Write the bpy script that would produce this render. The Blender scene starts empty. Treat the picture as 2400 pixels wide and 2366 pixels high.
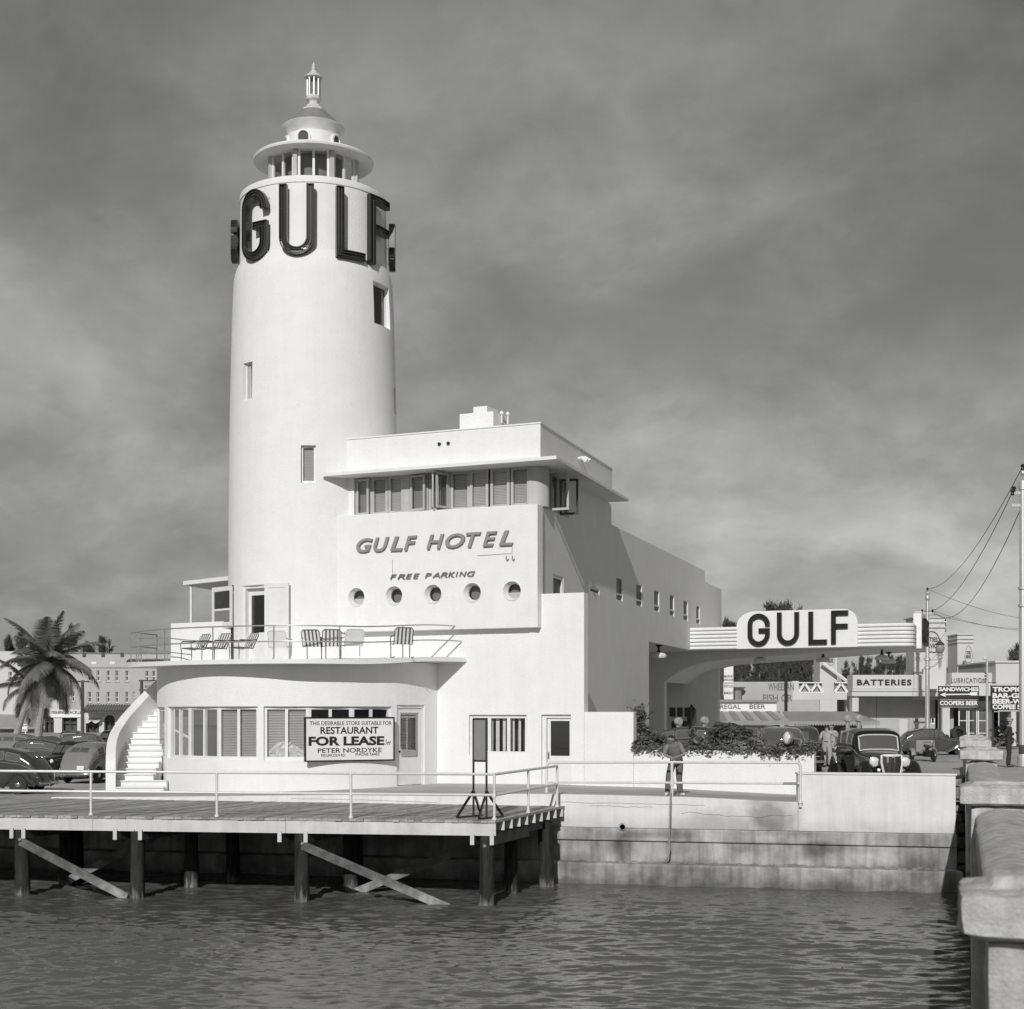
import bpy, bmesh, math, random
import numpy as np
from mathutils import Vector, Matrix
from mathutils.geometry import tessellate_polygon
random.seed(7)
sc = bpy.context.scene
COL = sc.collection
PI = math.pi
R_ = math.radians
# ------------------------------------------------------------------ camera, sky, sun, exposure
F, CX, HY, E = 3600.0, 1200.0, 1670.0, 4.35      # focal length and horizon in photograph pixels, eye height over the water
cam = bpy.data.cameras.new('camera'); cam.sensor_fit = 'HORIZONTAL'; cam.sensor_width = 36.0
cam.lens = 36.0 * F / 2400.0; cam.shift_y = (HY - 1183.0) / 2400.0
cam.clip_start = 0.1; cam.clip_end = 6000
cam.dof.use_dof = True; cam.dof.focus_distance = 48; cam.dof.aperture_fstop = 3.2
camo = bpy.data.objects.new('camera', cam); COL.objects.link(camo)
camo.location = (0, 0, E); camo.rotation_euler = (PI/2, 0, 0); sc.camera = camo
SUN_EL, SUN_AZ = R_(27), R_(10)                   # azimuth: degrees left of straight behind the camera
sd = Vector((-math.sin(SUN_AZ)*math.cos(SUN_EL), -math.cos(SUN_AZ)*math.cos(SUN_EL), math.sin(SUN_EL)))
sl = bpy.data.lights.new('sun', 'SUN'); sl.energy = 3.0; sl.angle = R_(0.5); sl.color = (1.0, 0.985, 0.965)
so_ = bpy.data.objects.new('sun', sl); COL.objects.link(so_); so_.location = (-20, -60, 60)
so_.rotation_euler = (-sd).to_track_quat('-Z', 'Y').to_euler()
sc.view_settings.view_transform = 'Standard'; sc.view_settings.look = 'None'
sc.view_settings.exposure = 0.0; sc.view_settings.gamma = 1.0; sc.view_settings.use_curve_mapping = False
w = bpy.data.worlds.new('World'); sc.world = w; w.use_nodes = True
nt = w.node_tree; nt.nodes.clear()
def wn(t, **k):
    n = nt.nodes.new(t)
    for a, b in k.items(): setattr(n, a, b)
    return n
def wl(a, b): nt.links.new(a, b)
def wmath(op, a, b=None, clamp=False):
    n = wn('ShaderNodeMath', operation=op); n.use_clamp = clamp
    for i, v in enumerate((a, b)):
        if v is None: continue
        if isinstance(v, (int, float)): n.inputs[i].default_value = v
        else: wl(v, n.inputs[i])
    return n.outputs[0]
sky = wn('ShaderNodeTexSky', sky_type='NISHITA', sun_disc=False)
sky.sun_elevation = SUN_EL; sky.sun_rotation = PI + SUN_AZ
bw = wn('ShaderNodeRGBToBW'); wl(sky.outputs[0], bw.inputs[0])       # black and white film
tc = wn('ShaderNodeTexCoord'); sep = wn('ShaderNodeSeparateXYZ'); wl(tc.outputs['Generated'], sep.inputs[0])
zz = wmath('ADD', wmath('MAXIMUM', sep.outputs[2], 0.0), 0.50)
cx_ = wmath('DIVIDE', sep.outputs[0], zz); cy_ = wmath('DIVIDE', sep.outputs[1], zz)
comb = wn('ShaderNodeCombineXYZ'); wl(cx_, comb.inputs[0]); wl(cy_, comb.inputs[1])
def cloud(scale, detail, rough, dist, off, sx=1.0, sy=1.0):
    mp = wn('ShaderNodeMapping'); mp.inputs['Location'].default_value = off; mp.inputs['Scale'].default_value = (sx, sy, 1)
    mp.inputs['Rotation'].default_value = (0, 0, R_(24))
    wl(comb.outputs[0], mp.inputs[0])
    n = wn('ShaderNodeTexNoise'); n.inputs['Scale'].default_value = scale; n.inputs['Detail'].default_value = detail
    n.inputs['Roughness'].default_value = rough; n.inputs['Distortion'].default_value = dist
    wl(mp.outputs[0], n.inputs['Vector']); return n.outputs['Fac']
def remap(v, a, b, c, d):
    m = wn('ShaderNodeMapRange', interpolation_type='SMOOTHSTEP'); m.inputs[1].default_value = a; m.inputs[2].default_value = b
    m.inputs[3].default_value = c; m.inputs[4].default_value = d; wl(v, m.inputs[0]); return m.outputs[0]
O1, O2 = (31.734, 32.878, 0), (19.401, 10.465, 0)
c1 = remap(cloud(0.85, 4, 0.45, 0.3, O1, 1.0, 0.9), 0.34, 0.66, 0.66, 1.32)
c2 = remap(cloud(3.4, 8, 0.56, 0.15, O2, 0.9, 0.9), 0.38, 0.68, 0.82, 1.36)
c3 = remap(cloud(7.0, 7, 0.6, 0.3, (1.2, 9.4, 0)), 0.35, 0.7, 0.90, 1.12)
cl_ = wmath('MULTIPLY', wmath('MULTIPLY', c1, c2), c3)
base = wmath('ADD', wmath('MULTIPLY', wmath('POWER', bw.outputs[0], 0.62), 0.95), 0.04)     # thin cloud sheet evens the sky out
val = wmath('MULTIPLY', base, cl_)
cc = wn('ShaderNodeCombineColor'); wl(val, cc.inputs[0]); wl(val, cc.inputs[1]); wl(wmath('MULTIPLY', val, 0.985), cc.inputs[2])
bg = wn('ShaderNodeBackground'); bg.inputs['Strength'].default_value = 0.102
wl(cc.outputs[0], bg.inputs[0]); wo = wn('ShaderNodeOutputWorld'); wl(bg.outputs[0], wo.inputs[0])
sc.cycles.max_bounces = 6; sc.cycles.transparent_max_bounces = 12; sc.cycles.caustics_reflective = False; sc.cycles.caustics_refractive = False

# ------------------------------------------------------------------ measuring helpers (photograph pixels -> points at a given depth or on a given plane)
def P(px, py, D): return Vector(((px-CX)/F*D, D, E+(HY-py)/F*D))
def X(px, D): return (px-CX)/F*D
def Z(py, D): return E+(HY-py)/F*D
FO = Vector((1.296, 45.3)); EX = Vector((.91, -.4148)).normalized(); IN = Vector((.4148, .91)).normalized()   # hotel front
def FW(s, d, z): q = FO+EX*s+IN*d; return Vector((q.x, q.y, z))
def fs(px, d=0.0):
    u = (px-CX)/F; q = FO+IN*d; return (u*q.y-q.x)/(EX.x-u*EX.y)
def fz(px, py, d=0.0): return Z(py, (FO+IN*d+EX*fs(px, d)).y)
SO = FO+EX*fs(1265.0); ES = Vector((.2971, .9548)).normalized(); ER = Vector((ES.y, -ES.x))                    # hotel side
def SW(t, d, z): q = SO+ES*t-ER*d; return Vector((q.x, q.y, z))
def ts(px, d=0.0):
    u = (px-CX)/F; q = SO-ER*d; return (u*q.y-q.x)/(ES.x-u*ES.y)
def tz(px, py, d=0.0): return Z(py, (SO-ER*d+ES*ts(px, d)).y)
def lerp(a, b, t): return a+(b-a)*t
def interp(x, tab):
    if x <= tab[0][0]: return tab[0][1]
    for (a, b), (c, d) in zip(tab, tab[1:]):
        if x <= c: return lerp(b, d, (x-a)/(c-a))
    return tab[-1][1]
def smooth(a, b, x): t = min(1, max(0, (x-a)/(b-a))); return t*t*(3-2*t)

# ------------------------------------------------------------------ materials (black and white photograph: greys)
def mat(name, c, rough=.6, metal=0.0, var=0.0, vs=2.0, bump=0.0, bs=25.0, spec=.5, streak=0.0, stretch=(1, 1, 1), coat=0.0, dirt=None):
    m = bpy.data.materials.new(name); m.use_nodes = True; t = m.node_tree; b = t.nodes['Principled BSDF']
    b.inputs['Roughness'].default_value = rough; b.inputs['Metallic'].default_value = metal
    b.inputs['Specular IOR Level'].default_value = spec; b.inputs['Coat Weight'].default_value = coat; b.inputs['Coat Roughness'].default_value = .05
    col = (c, c, c*.985, 1); b.inputs['Base Color'].default_value = col
    def N(k): return t.nodes.new(k)
    if var or bump or streak or dirt:
        tx = N('ShaderNodeTexCoord'); mp = N('ShaderNodeMapping'); mp.inputs['Scale'].default_value = stretch
        t.links.new(tx.outputs['Object'], mp.inputs[0])
    cur = None
    def noise(sc_, det=5, src=None, ro=.55):
        n = N('ShaderNodeTexNoise'); n.inputs['Scale'].default_value = sc_; n.inputs['Detail'].default_value = det; n.inputs['Roughness'].default_value = ro
        t.links.new((src or mp).outputs[0], n.inputs['Vector']); return n.outputs['Fac']
    def mul(fac, lo, hi, a, b_, prev):
        mr = N('ShaderNodeMapRange'); mr.inputs[1].default_value = lo; mr.inputs[2].default_value = hi; mr.inputs[3].default_value = a; mr.inputs[4].default_value = b_
        t.links.new(fac, mr.inputs[0])
        if prev is None: return mr.outputs[0]
        mm = N('ShaderNodeMath'); mm.operation = 'MULTIPLY'; t.links.new(prev, mm.inputs[0]); t.links.new(mr.outputs[0], mm.inputs[1]); return mm.outputs[0]
    if var: cur = mul(noise(vs, 8), .3, .7, 1-var, 1+var, cur)
    if streak:
        m2 = N('ShaderNodeMapping'); m2.inputs['Scale'].default_value = (5, 5, .35); t.links.new(tx.outputs['Object'], m2.inputs[0])
        cur = mul(noise(1.3, 6, m2), .42, .72, 1.0, 1-streak, cur)
    if dirt:                                                       # marks with a shape of their own: (z low, z high, factor)
        g = N('ShaderNodeNewGeometry'); s = N('ShaderNodeSeparateXYZ'); t.links.new(g.outputs['Position'], s.inputs[0])
        nz = N('ShaderNodeMath'); nz.operation = 'MULTIPLY_ADD'; t.links.new(noise(3.0, 6), nz.inputs[0]); nz.inputs[1].default_value = dirt[3]; t.links.new(s.outputs[2], nz.inputs[2])
        cur = mul(nz.outputs[0], dirt[0]+dirt[3]*.5, dirt[1]+dirt[3]*.5, dirt[2], 1.0, cur)
    if cur is not None:
        cc = N('ShaderNodeVectorMath'); cc.operation = 'SCALE'; cc.inputs[0].default_value = col[:3]; t.links.new(cur, cc.inputs['Scale'])
        t.links.new(cc.outputs[0], b.inputs['Base Color'])
    if bump:
        bn = N('ShaderNodeBump'); bn.inputs['Strength'].default_value = bump; bn.inputs['Distance'].default_value = .02
        t.links.new(noise(bs, 6), bn.inputs['Height']); t.links.new(bn.outputs[0], b.inputs['Normal'])
    return m
def glassmat(name, tint, refl=.09):
    m = bpy.data.materials.new(name); m.use_nodes = True; t = m.node_tree; t.nodes.clear()
    tr = t.nodes.new('ShaderNodeBsdfTransparent'); tr.inputs[0].default_value = (tint, tint, tint, 1)
    gl = t.nodes.new('ShaderNodeBsdfGlossy'); gl.inputs['Roughness'].default_value = .02; gl.inputs[0].default_value = (.9, .9, .9, 1)
    fr = t.nodes.new('ShaderNodeLayerWeight'); fr.inputs[0].default_value = .25
    ad = t.nodes.new('ShaderNodeMath'); ad.operation = 'MULTIPLY_ADD'; ad.inputs[1].default_value = .8; ad.inputs[2].default_value = refl; ad.use_clamp = True
    t.links.new(fr.outputs['Fresnel'], ad.inputs[0])
    mx = t.nodes.new('ShaderNodeMixShader'); t.links.new(ad.outputs[0], mx.inputs[0]); t.links.new(tr.outputs[0], mx.inputs[1]); t.links.new(gl.outputs[0], mx.inputs[2])
    o = t.nodes.new('ShaderNodeOutputMaterial'); t.links.new(mx.outputs[0], o.inputs[0]); return m
WHITE = mat('white_stucco', .80, .85, var=.03, vs=1.6, bump=.7, bs=26, spec=.25, streak=.025)
STUCCO = mat('white_stucco_streaked', .80, .85, var=.03, vs=1.2, bump=.7, bs=24, spec=.25, streak=.04)
TRIM = mat('white_painted_wood', .74, .5, var=.05, vs=3)
GREYTRIM = mat('grey_painted_wood', .46, .55, var=.10, vs=2)
CONCW = mat('weathered_white_wall', .74, .9, var=.07, vs=1.3, bump=.35, bs=18, streak=.10, dirt=(1.35, 1.75, .72, .35))
def add_stain(m, cx, cz, rx, rz, f):                                  # one damp stain with its own ragged outline
    t = m.node_tree; b = t.nodes['Principled BSDF']; src = b.inputs['Base Color'].links[0].from_socket
    g = t.nodes.new('ShaderNodeNewGeometry'); mp = t.nodes.new('ShaderNodeMapping'); mp.inputs['Location'].default_value = (-cx/rx, 0, -cz/rz); mp.inputs['Scale'].default_value = (1/rx, 0, 1/rz); t.links.new(g.outputs['Position'], mp.inputs[0])
    ln = t.nodes.new('ShaderNodeVectorMath'); ln.operation = 'LENGTH'; t.links.new(mp.outputs[0], ln.inputs[0])
    n = t.nodes.new('ShaderNodeTexNoise'); n.inputs['Scale'].default_value = 2.2; n.inputs['Detail'].default_value = 8; t.links.new(g.outputs['Position'], n.inputs['Vector'])
    a = t.nodes.new('ShaderNodeMath'); a.operation = 'ADD'; t.links.new(ln.outputs['Value'], a.inputs[0]); t.links.new(n.outputs['Fac'], a.inputs[1])
    mr = t.nodes.new('ShaderNodeMapRange'); mr.inputs[1].default_value = .9; mr.inputs[2].default_value = 1.5; mr.inputs[3].default_value = f; mr.inputs[4].default_value = 1; t.links.new(a.outputs[0], mr.inputs[0])
    s = t.nodes.new('ShaderNodeVectorMath'); s.operation = 'SCALE'; t.links.new(src, s.inputs[0]); t.links.new(mr.outputs[0], s.inputs['Scale']); t.links.new(s.outputs[0], b.inputs['Base Color'])
add_stain(CONCW, 6.55, 1.75, .75, .8, .45); add_stain(CONCW, 5.4, 1.5, 1.3, .5, .7)
CONC = mat('wet_concrete', .36, .9, var=.45, vs=1.3, bump=1.0, bs=7, streak=.40, dirt=(.02, .50, .42, .8))
for q_ in ((2.9, .95, .35, .6, .5), (4.4, .45, 1.2, .25, .6), (7.6, .9, .5, .3, .6), (8.6, .72, 1.3, .22, 1.35), (5.9, .72, .35, .2, 1.3), (1.6, .5, .8, .3, .6), (9.9, .5, .6, .4, .55), (3.4, 1.22, 1.4, .12, .7), (6.8, 1.2, 1.2, .14, 1.3)): add_stain(CONC, *q_)
CONCB = mat('bridge_concrete', .54, .95, var=.22, vs=5, bump=1.0, bs=42, streak=.30)
WALK = mat('walkway_cement', .44, .92, var=.14, vs=.8, bump=.25, bs=30)
ASPH = mat('packed_asphalt', .43, .95, var=.22, vs=.25, bump=.3, bs=20)
ROADM = mat('road_asphalt', .26, .95, var=.15, vs=.5, bump=.2, bs=30)
PLANK = [mat('deck_plank_%s' % n, c, .85, var=.25, vs=1.2, bump=.4, bs=14, stretch=(6, .6, 6)) for n, c in (('pale', .36), ('mid', .31), ('dark', .25), ('worn', .42))]
FASCIA = mat('whitewashed_timber', .62, .8, var=.12, vs=1.5, bump=.4, bs=10, streak=.12)
CREO = mat('creosoted_timber', .055, .8, var=.5, vs=3, bump=.8, bs=14, stretch=(4, 4, .5), streak=.2)
PILEM = mat('tarred_pile', .032, .8, spec=.15, var=.55, vs=3.5, bump=1.0, bs=9, stretch=(4, 4, .5), dirt=(-.22, .22, 10.0, 1.1))
BARN = mat('barnacled_pile', .34, .9, var=.45, vs=7, bump=1.0, bs=22, stretch=(2.5, 2.5, .6))
BRACE = mat('barnacled_timber', .11, .9, var=.5, vs=4, bump=1.0, bs=12, dirt=(-.2, .6, 3.2, 1.0))
ALU = mat('aluminium_paint', .62, .38, metal=.55, var=.06, vs=5)
PIPE = mat('white_painted_pipe', .72, .38, metal=.1, var=.06, vs=6)
GALV = mat('galvanised_pipe', .45, .4, metal=.6, var=.12, vs=5)
SILVER = mat('silver_leaf_roof', .78, .35, metal=.30, var=.1, vs=3)
DARKROOF = mat('dull_lead_roof', .30, .55, metal=.3, var=.15, vs=4)
BLACK = mat('black_enamel', .018, .22, var=.2, vs=2, spec=.6)
MATTE = mat('matte_black', .02, .7)
CHAR = mat('charcoal_enamel', .06, .3, var=.15, vs=3)
GREY = mat('grey_paint', .26, .5, var=.08, vs=2)
INTER = mat('dim_interior', .085, .9)  # dimness of unlit rooms, put into the colour of solid cores and backs
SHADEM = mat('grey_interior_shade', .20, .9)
BLIND = mat('venetian_blind_slats', .74, .6, var=.05)
DPANE = mat('dark_pane', .025, .35, spec=.15)  # opaque pane, the dark of the room behind painted into it
CURT = mat('pale_curtain', .62, .9, var=.1, vs=5)
GLASS = glassmat('window_glass', .95, .05)
DGLASS = glassmat('dark_window_glass', .45, .10)
CARGL = glassmat('car_glass', .6, .10)
TUBEM = mat('unlit_neon_tube', .09, .3, spec=.5)
PAINTS = {n: mat('car_paint_'+n, c, .18, var=.08, vs=1, spec=.55, coat=.7) for n, c in (('black', .012), ('deep', .045), ('dark', .065), ('mid', .22), ('slate', .10))}
RUBBER = mat('tyre_rubber', .028, .8, bump=.3, bs=30)
CHROME = mat('chrome_plate', .72, .12, metal=1.0)
LENS = mat('headlamp_glass', .70, .15, spec=.8)
SKIN = mat('tanned_skin', .24, .55)
HAIR = mat('dark_hair', .02, .5)
SHIRT = mat('khaki_shirt', .20, .9, var=.12, vs=9, bump=.5, bs=14)
TROUS = mat('khaki_trousers', .12, .9, var=.14, vs=8, bump=.5, bs=10)
PALE = mat('pale_uniform_cloth', .36, .9, var=.12, vs=9, bump=.5, bs=14)
NAVY = mat('dark_uniform_cloth', .025, .85, var=.2, vs=9)
SHOEW = mat('white_shoe_leather', .66, .6)
SHOEB = mat('black_shoe_leather', .02, .4)
LEAF = mat('hedge_leaf', .085, .6, var=.5, vs=2.5)
LEAFL = mat('ivy_leaf', .13, .55, var=.45, vs=3)
PALMF = mat('palm_frond_leaf', .14, .45, var=.35, vs=1.2)
PALMD = mat('dry_palm_frond', .24, .7, var=.3, vs=1.2)
PALMT = mat('palm_trunk_bark', .30, .9, var=.3, vs=3, bump=.8, bs=8, stretch=(1, 1, 5))
PINE = mat('casuarina_foliage', .06, .8, var=.45, vs=.35)
BARK = mat('dark_bark', .08, .9, var=.3)
FARW = mat('far_cream_stucco', .58, .9, var=.05, vs=.4, bump=.2, bs=4)
FARW2 = mat('far_grey_brick', .44, .9, var=.07, vs=.7, bump=.3, bs=6)
TILE = mat('clay_roof_tile', .22, .85, var=.3, vs=2)
AWN = mat('canvas_awning', .30, .9, var=.08, vs=1)
STONE = mat('rubble_stone', .22, .95, var=.45, vs=3, bump=1.0, bs=7)
SIGNB = mat('black_sign_paint', .02, .45)
SIGNW = mat('white_sign_paint', .78, .5, var=.03, vs=2)
INK = mat('black_lettering', .018, .5)
INKG = mat('faded_grey_lettering', .16, .7, var=.2, vs=4)
CANVAS_D = mat('dark_chair_slat', .12, .5)
SOIL = mat('planter_soil', .06, 1.0)

# ------------------------------------------------------------------ mesh helpers
ORG = {}
class MB:
    def __init__(s): s.v = []; s.f = []; s.m = []
    def add(s, vs, fs_, mi=0):
        o = len(s.v); s.v += [tuple(p) for p in vs]; s.f += [tuple(i+o for i in q) for q in fs_]; s.m += [mi]*len(fs_); return s
    def box(s, a, b, M=None, mi=0):
        vs = [Vector((x, y, z)) for x in (a[0], b[0]) for y in (a[1], b[1]) for z in (a[2], b[2])]
        if M is not None: vs = [M @ p for p in vs]
        return s.add(vs, [(0, 1, 3, 2), (4, 6, 7, 5), (0, 4, 5, 1), (2, 3, 7, 6), (0, 2, 6, 4), (1, 5, 7, 3)], mi)
    def fbox(s, fr, a, b, mi=0):                                     # box in a frame function
        vs = [fr(x, y, z) for x in (a[0], b[0]) for y in (a[1], b[1]) for z in (a[2], b[2])]
        return s.add(vs, [(0, 1, 3, 2), (4, 6, 7, 5), (0, 4, 5, 1), (2, 3, 7, 6), (0, 2, 6, 4), (1, 5, 7, 3)], mi)
    def bar(s, p, q, w, h=None, up=(0, 0, 1), mi=0):
        p, q = Vector(p), Vector(q); h = h or w; d = (q-p); L = d.length; d.normalize(); u = Vector(up)
        if abs(d.dot(u)) > .97: u = Vector((0, 1, 0))
        r = d.cross(u).normalized(); u = r.cross(d)
        M = Matrix(((r.x, d.x, u.x, p.x), (r.y, d.y, u.y, p.y), (r.z, d.z, u.z, p.z), (0, 0, 0, 1)))
        return s.box((-w/2, 0, -h/2), (w/2, L, h/2), M, mi)
    def tube(s, pts, r, n=8, closed=False, mi=0):
        pts = [Vector(p) for p in pts]; k = len(pts); rs = r if isinstance(r, (list, tuple)) else [r]*k
        vs = []; nv = None
        for i, p in enumerate(pts):
            a = pts[i-1] if (i or closed) else p; b = pts[(i+1) % k] if (i < k-1 or closed) else p
            t = (b-a).normalized() if (b-a).length > 1e-9 else Vector((0, 0, 1))
            if nv is None:
                nv = t.cross(Vector((0, 0, 1)))
                if nv.length < 1e-3: nv = t.cross(Vector((1, 0, 0)))
            nv = (nv-t*nv.dot(t)).normalized(); bv = t.cross(nv)
            for j in range(n):
                an = 2*PI*j/n; vs.append(p+(nv*math.cos(an)+bv*math.sin(an))*rs[i])
        fs_ = []
        for i in range(k if closed else k-1):
            for j in range(n):
                a, b = i*n+j, i*n+(j+1) % n; c, d = ((i+1) % k)*n+(j+1) % n, ((i+1) % k)*n+j; fs_.append((a, b, c, d))
        if not closed: fs_ += [tuple(range(n-1, -1, -1)), tuple((k-1)*n+j for j in range(n))]
        return s.add(vs, fs_, mi)
    def lathe(s, prof, n=32, c=(0, 0, 0), M=None, mi=0):
        vs = []; fs_ = []; c = Vector(c)
        for r, z in prof:
            for j in range(n):
                a = 2*PI*j/n; p = Vector((r*math.sin(a), -r*math.cos(a), z)); p = (M @ p) if M is not None else p+c; vs.append(p)
        for i in range(len(prof)-1):
            for j in range(n): fs_.append((i*n+j, i*n+(j+1) % n, (i+1)*n+(j+1) % n, (i+1)*n+j))
        if prof[0][0] > 1e-4: fs_.append(tuple(range(n-1, -1, -1)))
        if prof[-1][0] > 1e-4: fs_.append(tuple((len(prof)-1)*n+j for j in range(n)))
        return s.add(vs, fs_, mi)
    def ball(s, c, r, n=12, sc=(1, 1, 1), mi=0):
        prof = [(max(1e-5, r*math.sin(PI*i/(n//2+2))), -r*math.cos(PI*i/(n//2+2))) for i in range(n//2+3)]
        return s.lathe(prof, n, M=Matrix.Translation(c) @ Matrix.Diagonal((*sc, 1)), mi=mi)
    def plate(s, poly, thick, fr, holes=(), mi=0):                   # polygon with holes, given thickness; fr(u, d, w)
        loops = [list(poly)]+[list(h) for h in holes]; flat = [p for l in loops for p in l]; n = len(flat)
        tris = tessellate_polygon([[Vector((a, b, 0)) for a, b in l] for l in loops])
        vs = [fr(a, 0, b) for a, b in flat]+[fr(a, thick, b) for a, b in flat]
        fs_ = [tuple(t) for t in tris]+[tuple(i+n for i in reversed(t)) for t in tris]
        o = 0
        for l in loops:
            k = len(l)
            for i in range(k): a, b = o+i, o+(i+1) % k; fs_.append((a, b, b+n, a+n))
            o += k
        return s.add(vs, fs_, mi)
    def prism(s, plan, z0, z1, mi=0):                                # plan polygon of (x, y)
        return s.plate([(p[0], p[1]) for p in plan], z1-z0, lambda a, d, b: Vector((a, b, z0+d)), mi=mi)
    def build(s, name, m, parent=None, smooth=None, org=None, bevel=0.0):
        o = Vector(org) if org is not None else (ORG.get(parent.name, Vector()) if parent else Vector())
        me = bpy.data.meshes.new(name); me.from_pydata([(p[0]-o.x, p[1]-o.y, p[2]-o.z) for p in s.v], [], s.f)
        for k in (m if isinstance(m, (list, tuple)) else [m]): me.materials.append(k)
        if len(me.materials) > 1: me.polygons.foreach_set('material_index', s.m)
        bm = bmesh.new(); bm.from_mesh(me); bmesh.ops.recalc_face_normals(bm, faces=bm.faces); bm.to_mesh(me); bm.free()
        if smooth:
            me.polygons.foreach_set('use_smooth', [True]*len(me.polygons)); me.set_sharp_from_angle(angle=R_(smooth))
        ob = bpy.data.objects.new(name, me); COL.objects.link(ob)
        if parent: ob.parent = parent
        if org is not None and not parent: ob.location = o
        ORG[ob.name] = o
        if bevel:
            md = ob.modifiers.new('bevel', 'BEVEL'); md.width = bevel; md.segments = 2; md.limit_method = 'ANGLE'; md.angle_limit = R_(50)
        return ob
def tag(o, label=None, cat=None, group=None, kind=None):
    if label: o['label'] = label
    if cat: o['category'] = cat
    if group: o['group'] = group
    if kind: o['kind'] = kind
    return o
def thing(name, label, cat, loc=(0, 0, 0), group=None):
    o = bpy.data.objects.new(name, None); COL.objects.link(o); o.location = loc; o.empty_display_size = .3
    ORG[o.name] = Vector(loc); return tag(o, label, cat, group)
def place(o, loc, rz=0.0):
    o.location = loc; o.rotation_euler = (0, 0, rz); return o
def dup(root, label=None, loc=None, rz=None, group=None, scale=None):
    c = root.copy(); COL.objects.link(c)
    if label: c['label'] = label
    if group: c['group'] = group
    for ch in list(root.children):
        d = ch.copy(); COL.objects.link(d); d.parent = c
        for g in list(ch.children): h = g.copy(); COL.objects.link(h); h.parent = d
    if loc is not None: c.location = loc
    if rz is not None: c.rotation_euler = (0, 0, rz)
    if scale: c.scale = (scale,)*3 if isinstance(scale, (int, float)) else scale
    return c
def rect(a, b, c, d): return [(a, c), (b, c), (b, d), (a, d)]
def circ(u, v, r, n=32): return [(u+r*math.cos(2*PI*i/n), v+r*math.sin(2*PI*i/n)) for i in range(n)]
def lettering(s, fr, u0, u1, v0, v1, m, parent, name='lettering', depth=.02, bold=0.0, shear=0.0, d0=0.0, space=1.0):
    cu = bpy.data.curves.new(name, 'FONT'); cu.body = s; cu.size = 1; cu.offset = bold; cu.shear = shear; cu.space_character = space
    cu.resolution_u = 3; cu.extrude = .05
    ob = bpy.data.objects.new(name, cu); COL.objects.link(ob); bpy.context.view_layer.update()
    me = bpy.data.meshes.new_from_object(ob.evaluated_get(bpy.context.evaluated_depsgraph_get()))
    COL.objects.unlink(ob); bpy.data.objects.remove(ob)
    vs = np.array([v.co[:] for v in me.vertices]); lo, hi = vs.min(0), vs.max(0)
    mb = MB(); vv = []
    for x, y, z in vs:
        vv.append(fr(lerp(u0, u1, (x-lo[0])/(hi[0]-lo[0])), d0-(depth if z > 0 else 0), lerp(v0, v1, (y-lo[1])/(hi[1]-lo[1]))))
    mb.add(vv, [tuple(p.vertices) for p in me.polygons]); bpy.data.meshes.remove(me)
    return mb.build(name, m, parent)
def curved_wall(mb, pos, A, Zs, holes, depth, mi=0):                 # pos(a, z, d): shell with rectangular openings and their reveals
    A = sorted(set(A+[h[0] for h in holes]+[h[1] for h in holes])); Zs = sorted(set(Zs+[h[2] for h in holes]+[h[3] for h in holes]))
    ins = lambda a, z: any(h[0] < a < h[1] and h[2] < z < h[3] for h in holes)
    idx = {}; vs = []; fs_ = []
    def V(i, j, k):
        key = (i, j, k)
        if key not in idx: idx[key] = len(vs); vs.append(pos(A[i], Zs[j], depth*k))
        return idx[key]
    hole = [[ins((A[i]+A[i+1])/2, (Zs[j]+Zs[j+1])/2) for j in range(len(Zs)-1)] for i in range(len(A)-1)]
    for i in range(len(A)-1):
        for j in range(len(Zs)-1):
            if not hole[i][j]: fs_.append((V(i, j, 0), V(i+1, j, 0), V(i+1, j+1, 0), V(i, j+1, 0))); continue
            for di, dj, e in ((-1, 0, ((i, j), (i, j+1))), (1, 0, ((i+1, j+1), (i+1, j))), (0, -1, ((i+1, j), (i, j))), (0, 1, ((i, j+1), (i+1, j+1)))):
                a, b = i+di, j+dj
                if 0 <= a < len(A)-1 and 0 <= b < len(Zs)-1 and hole[a][b]: continue
                (p, q), (r, t) = e; fs_.append((V(p, q, 0), V(r, t, 0), V(r, t, 1), V(p, q, 1)))
    mb.add(vs, fs_, mi); return mb
def window(parent, fr, u0, u1, v0, v1, n=1, fw=.05, fd=.06, d=.0, m=None, glass=None, blind=None, name='window', bspan=None, extra=None):
    """frame (the part) with pane and blind sub-parts in a wall frame fr(u, depth, v); n panes side by side"""
    m = m or TRIM; mb = MB(); w_ = (u1-u0)
    def B(a, b, c, e, dd=0.0): mb.fbox(lambda x, y, z: fr(x, y, z), (a, d-dd, c), (b, d+fd, e))
    B(u0, u0+fw, v0, v1); B(u1-fw, u1, v0, v1); B(u0+fw, u1-fw, v1-fw, v1); B(u0+fw, u1-fw, v0, v0+fw*1.2, .012)
    for i in range(1, n): c = u0+w_*i/n; B(c-fw*.5, c+fw*.5, v0+fw*1.2, v1-fw)
    o = mb.build(name, m, parent)
    for i in range(n):
        a, b = u0+w_*i/n+fw*.5, u0+w_*(i+1)/n-fw*.5
        g = MB(); g.add([fr(a, d+fd*.6, v0+fw), fr(b, d+fd*.6, v0+fw), fr(b, d+fd*.6, v1-fw), fr(a, d+fd*.6, v1-fw)], [(0, 1, 2, 3)]); g.build('pane', glass or GLASS, o)
        if blind:
            bl = MB(); lo = lerp(v0, v1, bspan[i] if bspan else 0); z = v1-fw
            while z > lo+fw:
                bl.add([fr(a, d+fd+.03, z), fr(b, d+fd+.03, z), fr(b, d+fd+.055, z-.036), fr(a, d+fd+.055, z-.036)], [(0, 1, 2, 3)]); z -= .046
            k = bl.build('blind', blind, o); k['kind'] = 'stuff'
    return o

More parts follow.
